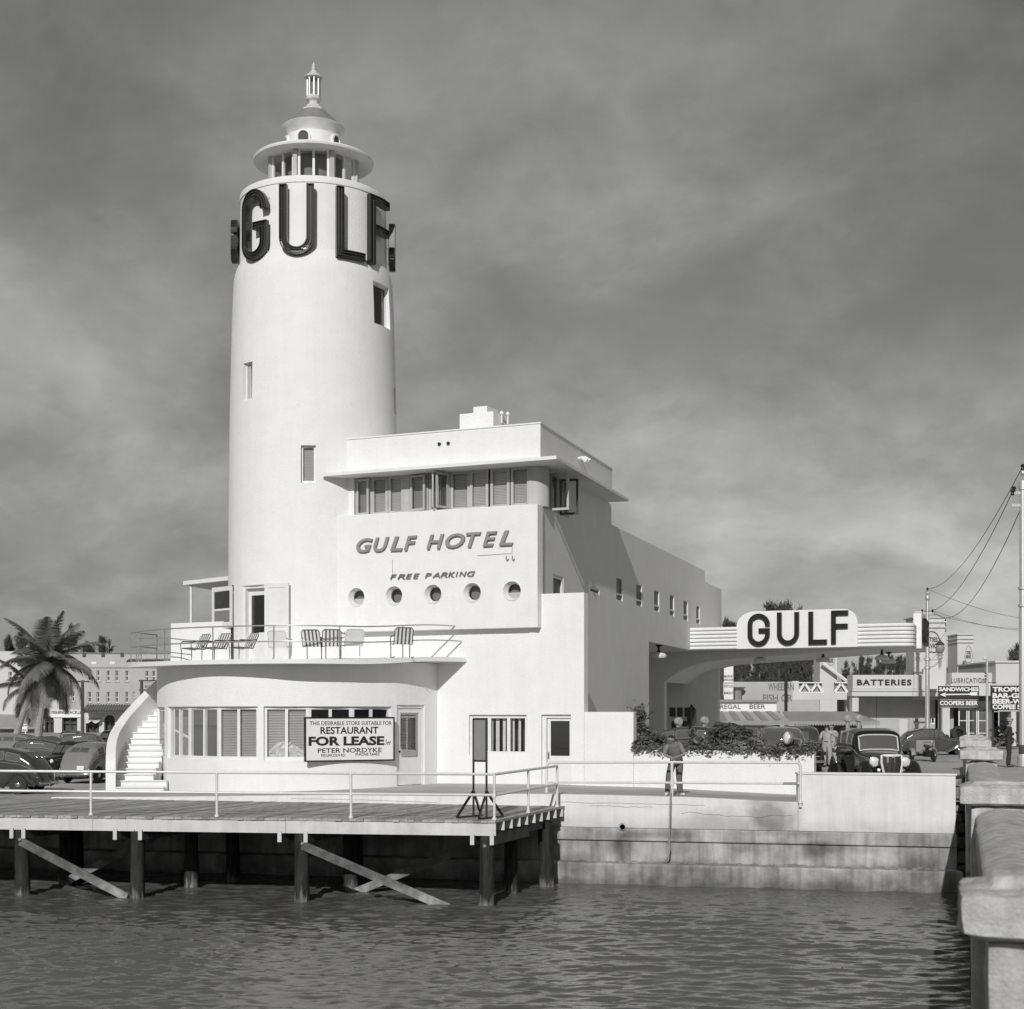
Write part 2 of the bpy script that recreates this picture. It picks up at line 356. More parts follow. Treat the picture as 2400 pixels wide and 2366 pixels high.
# ------------------------------------------------------------------ setting: water, land, road, walkway
def DW(x): return 40.175-.25*x                                        # line of the seawall's white face
WZ = [(-14, -2.42), (-10, -2.36), (-2.3, -2.17), (1.1, -2.13), (4.35, -2.16), (7.3, -2.26), (12, -2.30)]
def walk_z(x): return E+interp(x, WZ)
def facD(x): return 45.3-(x-1.296)/2.194
def ground_z(x, y):
    left = lerp(-2.52, -3.0, smooth(44, 56, y)); right = lerp(-2.2, -2.68, smooth(64, 82, y))
    t = smooth(-6, -12, x) if False else min(1, max(0, (-6-x)/6)); z = lerp(right, left, t)
    z = lerp(z, -2.85, smooth(100, 200, y))
    if -13.2 < x < 8.2: z = lerp(-2.65, z, smooth(0.0, 1.6, y-max(facD(x), 50.2 if x < -2 else 0)))
    return E+z
def build_ground():
    xs = [-900, -500, -300, -200, -140, -100, -80, -60, -45, -35, -28]+[-24+.8*i for i in range(62)]+[26, 28.5, 31, 35, 42, 55, 80, 120, 200, 400, 900]
    ks = [0, .6, 1.2, 2, 3, 4, 5, 6, 7, 8, 9, 10, 12, 14, 16, 19, 22, 26, 30, 35, 40, 46, 54, 64, 80, 110, 160, 260, 500, 1200, 3500]
    vs = []; fs_ = []
    for x in xs:
        for k in ks:
            y = DW(max(-60, min(30, x)))+.36+k; vs.append((x, y, ground_z(x, y)))
    n = len(ks)
    for i in range(len(xs)-1):
        for j in range(n-1): fs_.append((i*n+j, (i+1)*n+j, (i+1)*n+j+1, i*n+j+1))
    tag(MB().add(vs, fs_).build('ground', ASPH, smooth=60), kind='structure')
build_ground()
def build_water():
    m = bpy.data.materials.new('bay_water'); m.use_nodes = True; t = m.node_tree; b = t.nodes['Principled BSDF']
    b.inputs['Base Color'].default_value = (.105, .105, .103, 1); b.inputs['Roughness'].default_value = .045; b.inputs['IOR'].default_value = 1.33
    tx = t.nodes.new('ShaderNodeTexCoord'); mp = t.nodes.new('ShaderNodeMapping'); mp.inputs['Scale'].default_value = (1, 2.2, 1); t.links.new(tx.outputs['Object'], mp.inputs[0])
    n = t.nodes.new('ShaderNodeTexNoise'); n.inputs['Scale'].default_value = 4.5; n.inputs['Detail'].default_value = 6; t.links.new(mp.outputs[0], n.inputs['Vector'])
    bp = t.nodes.new('ShaderNodeBump'); bp.inputs['Strength'].default_value = .32; bp.inputs['Distance'].default_value = .03; t.links.new(n.outputs['Fac'], bp.inputs['Height']); t.links.new(bp.outputs[0], b.inputs['Normal'])
    x0, x1, y0, y1, st = -16.0, 12.0, 18.0, 43.0, .05
    nx, ny = int((x1-x0)/st)+1, int((y1-y0)/st)+1
    gx, gy = np.meshgrid(np.linspace(x0, x1, nx), np.linspace(y0, y1, ny), indexing='ij')
    rng = np.random.RandomState(5); h = np.zeros_like(gx)
    patch = .75+.55*np.sin(gx*.35+1.3*np.sin(gy*.21)+.7)*np.sin(gy*.42+1.1*np.sin(gx*.3))
    for k in range(70):
        lam = .17*(7.5 ** rng.rand()); a = rng.normal(1.5, .42); kx, ky = math.cos(a)*2*PI/lam, math.sin(a)*2*PI/lam
        ph = kx*gx+ky*gy+rng.rand()*6.28+1.2*np.sin(gx*rng.uniform(.1, .5)+gy*rng.uniform(.1, .5)+rng.rand()*6)
        h += .0036*lam**.9*(np.sin(ph)+.3*np.cos(2*ph))*(patch if k % 2 else 1.0)
    ed = np.minimum(np.minimum(gx-x0, x1-gx), np.minimum(gy-y0, y1-gy)); h *= np.clip(ed/1.5, 0, 1)*1.2
    vs = np.stack([gx, gy, h], -1).reshape(-1, 3); i = np.arange(nx*ny).reshape(nx, ny)
    f = np.stack([i[:-1, :-1], i[1:, :-1], i[1:, 1:], i[:-1, 1:]], -1).reshape(-1, 4)
    o = len(vs); out = np.array([(-400, -80, 0), (400, -80, 0), (400, 60, 0), (-400, 60, 0), (x0, y0, 0), (x1, y0, 0), (x1, y1, 0), (x0, y1, 0)])
    f2 = np.array([(0, 1, 5, 4), (1, 2, 6, 5), (2, 3, 7, 6), (3, 0, 4, 7)])+o
    me = bpy.data.meshes.new('water'); V = np.concatenate([vs, out]); Fc = np.concatenate([f, f2])
    me.vertices.add(len(V)); me.vertices.foreach_set('co', V.ravel()); me.loops.add(Fc.size); me.loops.foreach_set('vertex_index', Fc.ravel())
    me.polygons.add(len(Fc)); me.polygons.foreach_set('loop_start', np.arange(0, Fc.size, 4)); me.polygons.foreach_set('use_smooth', np.ones(len(Fc), bool))
    me.update(); me.validate(); me.materials.append(m)
    ob = bpy.data.objects.new('water', me); COL.objects.link(ob); tag(ob, kind='structure')
build_water()
def build_walkway():
    xs = [-13.05+.5*i for i in range(43)]; vs = []; fs_ = []
    for x in xs:
        zf = walk_z(x); yb = 52.0 if x < -3 else facD(x)+.6
        if x > 7.4: yb = facD(x)-.0
        for y in (DW(x)+.02, lerp(DW(x), yb, .33), lerp(DW(x), yb, .66), yb): vs.append((x, y, zf+.0*(y-40)))
    for i in range(len(xs)-1):
        for j in range(3): fs_.append((i*4+j, i*4+4+j, i*4+5+j, i*4+1+j))
    tag(MB().add(vs, fs_).build('walkway', WALK, smooth=60), kind='structure')
build_walkway()

# ------------------------------------------------------------------ seawall
def build_seawall():
    t = thing('seawall', 'long stained concrete seawall with a white painted upper face rising out of the water', 'seawall', (0, DW(0), 0))
    XL, XR = -45.0, 10.83
    def strip(mb, x0, x1, y_off0, y_off1, z0, z1, n=24, ztop=None):
        a = [lerp(x0, x1, i/n) for i in range(n+1)]; vs = []; fs_ = []
        for x in a:
            zt = ztop(x) if ztop else z1
            y = DW(x); vs += [(x, y+y_off0, z0), (x, y+y_off1, z0), (x, y+y_off1, zt), (x, y+y_off0, zt)]
        for i in range(n):
            for j in range(4): fs_.append((i*4+j, i*4+(j+1) % 4, i*4+4+(j+1) % 4, i*4+4+j))
        fs_ += [(0, 1, 2, 3), tuple(n*4+k for k in (3, 2, 1, 0))]; mb.add(vs, fs_)
    m = MB(); strip(m, -13.04, 7.15, 0, .34, 1.38, 2, ztop=lambda x: walk_z(x)+.004); m.build('upper_wall', CONCW, t, bevel=.02)
    m = MB(); strip(m, XL, XR, -.14, .5, 1.06, 1.38, 60); m.build('coping_band', CONC, t, bevel=.03)
    m = MB(); strip(m, XL, XR, -.06, .5, .40, 1.06, 40); m.build('middle_wall', CONC, t)
    m = MB(); strip(m, XL, XR, -.66, .2, -1.0, .53, 40); m.build('footing', CONC, t, bevel=.05)
    m = MB(); strip(m, XL, -13.04, .0, .34, 1.38, E-2.52, 20); m.build('plain_wall', CONC, t)
    rg = random.Random(12)
    def crack(x0, x1, z, amp):
        m = MB(); pts = []; n = 26; zz = z
        for i in range(n+1): x = lerp(x0, x1, i/n); zz += rg.uniform(-amp, amp); pts.append((x, DW(x)-.003, zz))
        m.tube(pts, .0055, 3); k = m.build('crack', CHAR, t); k['kind'] = 'stuff'
    crack(1.2, 4.9, E-2.33, .012); crack(4.3, 7.0, E-2.56, .03); crack(-6, -2, E-2.33, .01); crack(2.0, 3.6, 1.02+.9, .01)
    # rubble lying on the footing ledge
    m = MB(); rng = random.Random(3)
    for i in range(90):
        x = rng.uniform(1.4, 10.4); r = rng.uniform(.02, .06); m.ball((x, DW(x)-rng.uniform(.1, .5), .54), r, 6, (1.6, 1, .6))
    o = m.build('ledge_debris', STONE, t); o['kind'] = 'stuff'
    pw = thing('parapet_wall', 'low white parapet wall in front of the black car with the tall grille', 'wall', (9, DW(9), 1.38))
    zt = Z(1818, 37.7); m = MB()
    m.plate([(7.15, 1.38), (10.83, 1.38), (10.83, zt), (7.15, zt)], .30, lambda a, d, b: Vector((a, DW(a)-.01+d, b))); m.build('wall', CONCW, pw, bevel=.025)
    m = MB(); m.plate(rect(7.13, 10.85, zt-.002, zt+.05), .36, lambda a, d, b: Vector((a, DW(a)-.04+d, b))); m.build('coping', CONCW, pw, bevel=.015)
    d = P(1459, 1935, 39.55); m = MB()                                # drain pipe
    m.tube([d+Vector((0, .3, 0)), d+Vector((-.02, -.28, -.02))], .085, 14); tp = tag(m.build('drain_pipe', GALV, smooth=40, org=d), 'short iron drain pipe sticking out of the white seawall', 'pipe')
    m = MB(); m.lathe([(.068, 0), (.001, .0)], 14, M=Matrix.Translation(d+Vector((-.021, -.283, -.02))) @ Matrix.Rotation(PI/2, 4, 'X')); m.build('pipe_mouth', MATTE, tp)
build_seawall()

# ------------------------------------------------------------------ wooden pier
A = Vector((-.355, 34.5)); E1 = Vector((-.987, .163)).normalized(); E2 = Vector((.308, .951)).normalized(); DZ = E-2.43
def DK(s, t, z): q = A+E1*s+E2*t; return Vector((q.x, q.y, z))
def deck_len(s):                                                     # planks stop at the seawall
    q = A+E1*s; return (DW(q.x)-q.y-.02+0*s)/(E2.y+.25*E2.x)
def build_pier():
    t = thing('wooden_pier', 'weathered plank pier on tarred piles standing in the water before the hotel', 'pier', (A.x-6, A.y+2, DZ))
    rng = random.Random(11); s = 0.0; L = 19.5
    while s < L:
        wd = rng.uniform(.155, .185); t1 = deck_len(s+wd/2); ov = rng.uniform(.0, .035); th = .052; dz = rng.uniform(-.004, .004)
        m = MB(); m.add([DK(s, -.05-ov, DZ-th), DK(s+wd-.010, -.05-ov, DZ-th), DK(s+wd-.010, t1, DZ-th), DK(s, t1, DZ-th), DK(s, -.05-ov, DZ+dz), DK(s+wd-.010, -.05-ov, DZ+dz), DK(s+wd-.010, t1, DZ+dz), DK(s, t1, DZ+dz)],
              [(0, 1, 2, 3), (4, 5, 6, 7), (0, 1, 5, 4), (1, 2, 6, 5), (2, 3, 7, 6), (3, 0, 4, 7)])
        m.build('plank', rng.choice(PLANK), t); s += wd
    m = MB(); segs = [0, 4.9, 9.6, 14.4, L]
    for a, b in zip(segs, segs[1:]): m.bar(DK(a+.004, .0, DZ-.20), DK(b-.004, .0, DZ-.20), .07, .29)
    m.build('fascia_beam', FASCIA, t)
    for k in range(9):                                               # joists, their ends show on the right hand side
        tt = .55+k*.6
        if tt > deck_len(0)-.1: break
        m = MB(); m.bar(DK(-.02, tt, DZ-.155), DK(L, tt, DZ-.155), .07, .2); m.build('joist', FASCIA, t)
    m = MB(); m.bar(DK(.16, .05, DZ-.36), DK(.16, deck_len(.1)-.1, DZ-.36), .14, .2); m.build('side_beam', CREO, t)
    prow = [.25, 4.58, 8.58, 11.49, 15.3, 19.1]
    for i, s in enumerate(prow):
        for dd in (.0, .62 if i else .45):                           # short cap ends under the fascia
            if i >= 3 and dd: dd = .3
            m = MB(); m.bar(DK(s-.17+dd, -.06, DZ-.43), DK(s-.17+dd, 2.6, DZ-.43), .09, .24); m.build('cap_beam', FASCIA if False else CREO, t)
            m = MB(); m.box((-.045, -.012, -.12), (.045, 0, .12), Matrix.Translation(DK(s-.17+dd, -.062, DZ-.43))); m.build('cap_end', FASCIA, t)
    def pile(q, top, r, barn, lean=(0, 0)):
        rg = random.Random(int(q.x*100)); n = 14; prof = []
        zs = [-1.5, 0, .15, .3, .45, .6, .8, 1.0, 1.3, top]
        m = MB()
        for mi, (za, zb) in ((1, (-1.5, barn)), (0, (barn, top))):
            zz = [za]+[z for z in zs if za < z < zb]+[zb]; vs = []; fs_ = []
            for z in zz:
                for j in range(n):
                    a = 2*PI*j/n; rr = r*(1+.05*math.sin(3*a+z*2+q.x))+(rg.uniform(0, .018) if z < barn-.01 else rg.uniform(-.004, .004))
                    k = (top-z)/3; vs.append((q.x+rr*math.cos(a)+lean[0]*k, q.y+rr*math.sin(a)+lean[1]*k, z))
            for i in range(len(zz)-1):
                for j in range(n): fs_.append((i*n+j, i*n+(j+1) % n, (i+1)*n+(j+1) % n, (i+1)*n+j))
            m.add(vs, fs_, mi)
        m.build('pile', [PILEM, PILEM], t, smooth=70)
    rg = random.Random(4)
    for s in prow: pile(DK(s, .14, 0), DZ-.30, .17, .42+rg.uniform(-.08, .12), (rg.uniform(-.04, .04), 0))
    for s in (.42, 4.42, 8.5, 11.8, 15.4, 19.0): pile(DK(s, 2.45, 0), DZ-.3, .17, .62+rg.uniform(-.1, .1), (rg.uniform(-.05, .05), 0))
    for s in (.1, 5.0, 8.3, 12.6, 16.0): pile(DK(s, 4.15, 0), DZ-.3, .18, .30, (.08, 0))
    for (s0, z0, s1, z1, tt) in ((11.42, DZ-.62, 8.75, .02, -.02), (4.50, DZ-.62, .95, -.12, -.02), (8.9, DZ-.42, 11.6, .15, 2.25), (.5, DZ-.42, 4.2, -.02, 2.25)):
        m = MB(); m.bar(DK(s0, tt, z0), DK(s1, tt, z1), .075, .20, up=(0, 0, 1)); m.build('brace', BRACE, t, bevel=.01)
    for (s, tt) in ((11.4, -.07), (4.48, -.07), (.25, -.03)):
        m = MB(); m.ball(DK(s, tt, DZ-.58), .045, 8); m.build('bolt', GALV, t)
    # pipe railing round the deck
    r = thing('pier_railing', 'white pipe railing along the front and right edges of the wooden pier', 'railing', (A.x-6, A.y, DZ))
    bt = deck_len(.1)-.35
    for z in (1.03, .56):
        m = MB(); m.tube([DK(L, .18, DZ+z), DK(.10, .18, DZ+z), DK(.10, .18+.01, DZ+z), DK(.1, bt, DZ+z+.02)], .032, 10); m.build('rail', PIPE, r, smooth=50)
    for (s, tt) in ((.10, .18), (3.44, .18), (6.66, .18), (9.77, .18), (12.9, .18), (16.2, .18), (19.3, .18), (.1, 2.75), (.1, bt)):
        m = MB(); m.tube([DK(s, tt, DZ-.02), DK(s, tt, DZ+1.03)], .032, 10); m.tube([DK(s, tt, DZ+.52), DK(s, tt, DZ+.60)], .045, 10); m.tube([DK(s, tt, DZ), DK(s, tt, DZ+.05)], .055, 10); m.build('post', PIPE, r, smooth=50)
    # easel like notice stand at the corner
    q = DK(.62, .75, DZ); st = thing('notice_stand', 'tall narrow grey notice board on a black folding stand on the pier corner', 'sign stand', q)
    ax = Vector((.80, -.60, 0)); up = Vector((0, 0, 1)); c0, c1 = q-ax*.19, q+ax*.19; zt = 2.28
    for c in (c0, c1): m = MB(); m.bar(c+up*.02, c+up*zt, .05, .05); m.build('post', BLACK, st)
    m = MB(); m.bar(c0+up*(zt-.97), c1+up*(zt-.97), .05, .04); m.bar(c0+up*zt, c1+up*zt, .05, .04); m.build('board_frame', BLACK, st)
    m = MB(); m.bar(c0+ax*.026+up*(zt-.49), c1-ax*.026+up*(zt-.49), .03, .93); m.build('board', GREY, st)
    nrm = ax.cross(up)
    for c in (c0, c1):
        for sg in (-1, 1):
            m = MB(); m.bar(c+up*.62, c+nrm*sg*.45+up*.03+ax*(.13 if c is c1 else -.13), .045, .045); m.build('leg', BLACK, st)
        m = MB(); m.bar(c+nrm*.45+up*.03+ax*(.13 if c is c1 else -.13), c-nrm*.45+up*.03+ax*(.13 if c is c1 else -.13), .05, .04); m.build('foot_bar', BLACK, st)
build_pier()

# ------------------------------------------------------------------ walkway railing, hose
def build_walk_rail():
    r = thing('walkway_railing', 'white pipe railing the man leans on at the edge of the walkway', 'railing', P(1580, 1873, 39.4))
    pl, pm, pr = P(1281, 1861, 41.0), P(1575, 1873, 39.35), P(1876, 1883, 38.3)
    def at(px, py, D): return P(px, py, D)
    tl, tm, tr = at(1285, 1788, 41.0), at(1575, 1787, 39.35), at(1870, 1788, 38.3)
    m = MB(); m.tube([tl, tl.lerp(tm, .5), tm, tr], .034, 10); m.build('rail', PIPE, r, smooth=50)
    ml, mm, mr = at(1281, 1834, 41.0), at(1575, 1835, 39.35), at(1876, 1837, 38.3)
    m = MB(); m.tube([ml, mm, mr], .030, 10); m.build('rail', PIPE, r, smooth=50)
    m = MB(); a = mr.lerp(mm, .13); m.tube([mr.lerp(mm, .02), a], .034, 10); m.build('rail_sleeve', GREY, r, smooth=50)
    for b, t_ in ((pl, tl), (pr, tr)):
        c = Vector((0, 0, 1)); s = -1 if t_ is tl else 1
        m = MB(); m.tube([b-c*.1, Vector((b.x, b.y, t_.z-.1)), Vector((b.x-s*.03, b.y, t_.z-.03)), t_], .036, 10)
        m.tube([b, b+c*.06], .06, 10); m.build('post', PIPE, r, smooth=60)
    m = MB(); m.tube([pm-Vector((0, 0, .1)), Vector((pm.x, pm.y, tm.z))], .036, 10); m.tube([mm-Vector((0, 0, .07)), mm+Vector((0, 0, .07))], .05, 10); m.build('post', PIPE, r, smooth=60)
    h = [P(1572, 1850, 39.1), P(1571, 1880, 38.95), P(1570, 1930, 38.9), P(1568, 1962, 38.9), P(1570, 1990, 38.85), P(1567, 2008, 38.8), P(1560, 2018, 38.7)]
    tag(MB().tube(h, .022, 8).build('hose', GREY, smooth=60, org=h[0]), 'thin grey hose hanging from the railing down the seawall', 'hose')
build_walk_rail()

# ------------------------------------------------------------------ bridge balustrade on the right
from mathutils import noise as mnoise
def roughen(ob, cuts, amp, fq):                                       # worn edges and pitted faces of old cast concrete
    me = ob.data; bm = bmesh.new(); bm.from_mesh(me); bmesh.ops.subdivide_edges(bm, edges=bm.edges, cuts=cuts, use_grid_fill=True)
    bmesh.ops.smooth_vert(bm, verts=bm.verts, factor=.35, use_axis_x=True, use_axis_y=True, use_axis_z=True); bm.normal_update()
    o = ORG[ob.name]
    for v in bm.verts: p = (v.co+o)*fq; v.co += v.normal*amp*(mnoise.noise(p)+.6*mnoise.noise(p*2.7)-.35*max(0, mnoise.noise(p*1.4+Vector((7, 3, 1)))))
    bm.to_mesh(me); bm.free(); me.polygons.foreach_set('use_smooth', [True]*len(me.polygons)); me.set_sharp_from_angle(angle=R_(40)); ob.modifiers.clear()
def build_balustrade():
    bl = lambda y, o: Vector((.291*y+.06+o, y, 0))                    # left face line
    ds = Vector((.291, 1, 0)).normalized(); dr = Vector((ds.y, -ds.x, 0)); zt = E-.85; zs = E-1.97
    t = thing('bridge_balustrade', 'weathered concrete bridge balustrade with heavy capped posts and rounded rails', 'balustrade', bl(30, 0)+Vector((0, 0, zs)))
    ys = [8.15, 19.4, 37.4, 50.8, 57.5]
    def fr(o, along, z): p = o+dr*along[0]+ds*along[1]; return Vector((p.x, p.y, z))
    def loft(mb, o, secs):                                            # stacked rectangles: (z, x0, x1, half length)
        vs = []; fs_ = []
        for z, a, b, h in secs: vs += [fr(o, (a, -h), z), fr(o, (b, -h), z), fr(o, (b, h), z), fr(o, (a, h), z)]
        for i in range(len(secs)-1):
            for j in range(4): fs_.append((i*4+j, i*4+(j+1) % 4, i*4+4+(j+1) % 4, i*4+4+j))
        n = len(secs)-1; fs_ += [(0, 1, 2, 3), (n*4+3, n*4+2, n*4+1, n*4)]; mb.add(vs, fs_)
    for i, y in enumerate(ys):
        o = bl(y, 0); wx = .96 if i < 2 else .92
        m = MB(); loft(m, o, [(zt-.31, .01, wx-.01, .35), (zt-.28, -.05, wx+.05, .41), (zt-.08, -.05, wx+.05, .41), (zt-.045, .03, wx-.03, .33), (zt-.04, .08, wx-.08, .28), (zt, .12, wx-.12, .24)]); roughen(m.build('post_cap', CONCB, t), 9 if i < 2 else 4, .022, 5.0)
        m = MB(); loft(m, o, [(-.6 if i else E-3.4, .10, wx-.10, .30), (zt-.31, .08, wx-.08, .28)]); roughen(m.build('post', CONCB, t), 9 if i < 2 else 3, .016, 5.0)
    for i, (a, b) in enumerate(zip(ys, ys[1:]+[60.5])):
        o, e = bl(a, .0)+ds*.26, bl(b, 0)-ds*.26; n = 10; prof = [(.14, zt-.80), (.14, zt-.47), (.17, zt-.43), (.30, zt-.375), (.42, zt-.355), (.54, zt-.355), (.66, zt-.375), (.79, zt-.43), (.82, zt-.47), (.82, zt-.80)]
        vs = []; fs_ = []; k = len(prof)
        for j in range(n+1):
            p = o.lerp(e, j/n); dip = -.10*math.sin(PI*j/n)
            for u, z in prof: q = p+dr*u; vs.append((q.x, q.y, z+dip))
        for j in range(n):
            for q in range(k): fs_.append((j*k+q, j*k+(q+1) % k, j*k+k+(q+1) % k, j*k+k+q))
        m = MB(); m.add(vs, fs_); roughen(m.build('rail', CONCB, t, smooth=28), 3, .018, 3.5)
        L = (e-o).length; nb = max(2, int(L/1.1))
        for q in range(nb):
            p = o.lerp(e, (q+.5)/nb)+dr*.48; m = MB()
            m.lathe([(.10, E-3.2), (.10, E-2.5), (.13, E-2.4), (.085, E-2.2), (.13, zt-1.15), (.08, zt-.98), (.12, zt-.80)], 10, c=(p.x, p.y, 0)); m.build('baluster', CONCB, t, smooth=40)
    o, e = bl(37.0, .12), bl(61, .12); m = MB()                           # kerb beam and bridge side
    m.plate([(0, E-3.9), ((e-o).length, E-3.9), ((e-o).length, E-2.45), (0, E-2.45)], .7, lambda a, d, z: Vector((o.x+ds.x*a+dr.x*d, o.y+ds.y*a+dr.y*d, z))); m.build('kerb_beam', CONCB, t, bevel=.04)
    o, e = bl(38.0, .2), bl(61, .2); m = MB()
    m.plate([(0, -1), ((e-o).length, -1), ((e-o).length, E-3.9), (0, E-3.9)], .5, lambda a, d, z: Vector((o.x+ds.x*a+dr.x*d, o.y+ds.y*a+dr.y*d, z))); m.build('abutment', CONC, t)
    sw = MB(); z0 = E-1.97; vs = []                                    # pavement behind it, sloping down to the street
    for y in (5, 20, 40, 54, 60, 75): z = z0 if y < 58 else z0-.04*(y-58); a, b = bl(y, .9), bl(y, 5.4); vs += [(a.x, a.y, z), (b.x, b.y, z)]
    sw.add(vs, [(2*i, 2*i+1, 2*i+3, 2*i+2) for i in range(5)]); tag(sw.build('pavement', WALK), kind='structure')
    sw = MB(); vs = []
    for y in (5, 20, 40, 54, 62, 75, 95): z = z0-.15 if y < 56 else z0-.15-.028*(y-56); a, b = bl(y, 5.4), bl(y, 18); vs += [(a.x, a.y, z), (b.x, b.y, z)]
    sw.add(vs, [(2*i, 2*i+1, 2*i+3, 2*i+2) for i in range(6)]); tag(sw.build('road', ROADM), kind='structure')
    # rubble bank in the gap between seawall and bridge
    bk = thing('rubble_bank', 'strip of rough rubble stones between the white parapet and the bridge', 'stone bank', (11.2, 38.2, 0)); rg = random.Random(8)
    z = -.2; row = 0
    while z < E-1.75:
        hgt = rg.uniform(.22, .42); x = 10.84
        while x < 11.75:
            wd = rg.uniform(.25, .55); y = 37.75+.12*z+rg.uniform(-.06, .06); m = MB()
            vs = []; c = Vector((x+wd/2, y+.35, z+hgt/2))
            bm = bmesh.new(); bmesh.ops.create_icosphere(bm, subdivisions=1, radius=1)
            for v in bm.verts:
                p = v.co; q = Vector((math.copysign(abs(p.x)**.6, p.x)*wd*.55, math.copysign(abs(p.y)**.6, p.y)*.4, math.copysign(abs(p.z)**.6, p.z)*hgt*.56)); vs.append(c+q+Vector((rg.uniform(-.03, .03),)*3))
            m.add(vs, [tuple(w_.index for w_ in f.verts) for f in bm.faces]); bm.free(); m.build('stone', STONE, bk, smooth=35); x += wd
        z += hgt*.92; row += 1
build_balustrade()

# ------------------------------------------------------------------ lighthouse tower
TS = 1.012; TC = Vector((X(735, 50.0*TS), 50.0*TS))
def tz0(y): return E+(HY-y)/72.0*TS
def eh(h): return E+h*TS
TPROF = [(2.74, E-2.6), (2.74, tz0(1400)), (2.725, tz0(1200)), (2.70, tz0(1020)), (2.66, tz0(880)), (2.61, tz0(745)), (2.56, tz0(672)), (2.515, tz0(655)), (2.455, tz0(643)), (2.38, tz0(634)),
         (2.37, tz0(632)), (2.35, tz0(500)), (2.34, tz0(486)), (2.37, tz0(485)), (2.37, tz0(476)), (2.35, tz0(471)), (2.28, tz0(468)), (1.2, tz0(467))]
TPROF = [(r*TS, z) for r, z in TPROF]
def TR(z): return interp(z, [(b, a) for a, b in TPROF])
def tth(px, R):
    u = (px-CX)/F; return math.asin(max(-1, min(1, (u*TC.y-TC.x)/(R*math.sqrt(1+u*u)))))-math.atan(u)
def TP(th, R, z): return Vector((TC.x+R*math.sin(th), TC.y-R*math.cos(th), z))
def twin(px0, px1, py0, py1):
    z = tz0((py0+py1)/2); 
    for _ in range(4):
        R = TR(z); a, b = tth(px0, R), tth(px1, R); D = TC.y-R*math.cos((a+b)/2); z = Z((py0+py1)/2, D)
    return a, b, Z(py1, D), Z(py0, D)
def build_tower():
    t = thing('lighthouse_tower', 'tall white lighthouse tower with round lantern room and spire', 'lighthouse', (TC.x, TC.y, E-2.3))
    wins = [twin(876, 911, 666, 765), twin(570, 591, 850, 939), twin(705, 740, 1044, 1132)]
    a, b, z0, z1 = wins[0]; wins[0] = (a, b+.03, z0, z1)
    door = list(twin(568, 622, 1372, 1535)); door[2] = E+1.62
    door2 = list(twin(541, 548, 1372, 1535)); door2[0] -= .18; door2[2] = E+1.62
    w4 = (1.42, 1.62, tz0(975), tz0(905))
    holes = wins+[tuple(door), tuple(door2), w4]
    As = [-PI+2*PI*i/84 for i in range(85)]
    def pos(a, z, d): return TP(a, TR(z)-d, z)
    zs = []
    for (r0, za), (r1, zb) in zip(TPROF[:-2], TPROF[1:-1]): zs.append(za)
    zs.append(TPROF[-2][1])
    m = MB(); curved_wall(m, pos, As, zs, holes, .26); m.build('tower_wall', WHITE, t, smooth=32)
    m = MB(); m.lathe([TPROF[-2], TPROF[-1]], 84, (TC.x, TC.y, 0)); m.build('gallery_floor', WHITE, t)
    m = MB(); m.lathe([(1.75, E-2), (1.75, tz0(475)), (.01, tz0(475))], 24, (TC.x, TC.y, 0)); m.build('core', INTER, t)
    def fr_at(a, b, z):
        R = TR(z); pa, pb = TP(a, R, 0), TP(b, R, 0); mid = (pa+pb)/2; ax = (pb-pa).normalized(); inn = Vector((-(mid-Vector((TC.x, TC.y, 0))).x, -(mid-Vector((TC.x, TC.y, 0))).y, 0)).normalized()
        return (lambda u, d, v: mid+ax*u+inn*d+Vector((0, 0, v))), (pb-pa).length/2
    for i, (a, b, z0, z1) in enumerate(wins):
        fr, h = fr_at(a, b, (z0+z1)/2); window(t, fr, -h, h, z0, z1, 1, .065, .07, .12, blind=BLIND if i else None)
    fr, h = fr_at(w4[0], w4[1], w4[2]); window(t, fr, -h, h, w4[2], w4[3], 1, .06, .07, .05)
    # french door on the terrace: frame, dark opening leaf, open white leaf and an open screen leaf on the left
    fr, h = fr_at(door[0], door[1], 6); z0, z1 = door[2], door[3]
    m = MB()
    for u0, u1, v0, v1 in ((-h, -h+.10, z0, z1), (h-.08, h, z0, z1), (-h+.10, h-.08, z1-.09, z1)): m.fbox(fr, (u0, .04, v0), (u1, .20, v1))
    o = m.build('door_frame', TRIM, t)
    m = MB(); m.fbox(fr, (-h+.10, .20, z0), (-h+.2, .26, z1-.09)); m.fbox(fr, (h-.1, .20, z0), (h-.05, .26, z1-.09)); m.fbox(fr, (-h+.2, .2, z1-.3), (h-.1, .26, z1-.09)); m.fbox(fr, (-h+.2, .2, z0), (h-.1, .26, z0+.9)); d_ = m.build('door', TRIM, t)
    m = MB(); m.fbox(fr, (-h+.2, .23, z0+.9), (h-.1, .24, z1-.3)); m.build('pane', DGLASS, d_)
    def leaf(p, ax, wd, z0, z1, panel, glass, name='door_leaf'):
        fr2 = lambda u, d, v: Vector(p)+ax*u+Vector((ax.y, -ax.x, 0))*d+Vector((0, 0, v)); m = MB(); s = .13
        for u0, u1, v0, v1 in ((0, s, z0, z1), (wd-s, wd, z0, z1), (s, wd-s, z1-s*1.1, z1), (s, wd-s, z0, z0+s*1.4), (s, wd-s, lerp(z0, z1, .42), lerp(z0, z1, .47))): m.fbox(fr2, (u0, -.02, v0), (u1, .025, v1))
        o = m.build(name, TRIM, t); m = MB(); m.fbox(fr2, (s, -.006, z0+s*1.4), (wd-s, .006, lerp(z0, z1, .42))); m.build('panel', panel, o)
        m = MB(); m.fbox(fr2, (s, -.006, lerp(z0, z1, .47)), (wd-s, .006, z1-s*1.1)); m.build('upper_panel', glass, o); return o
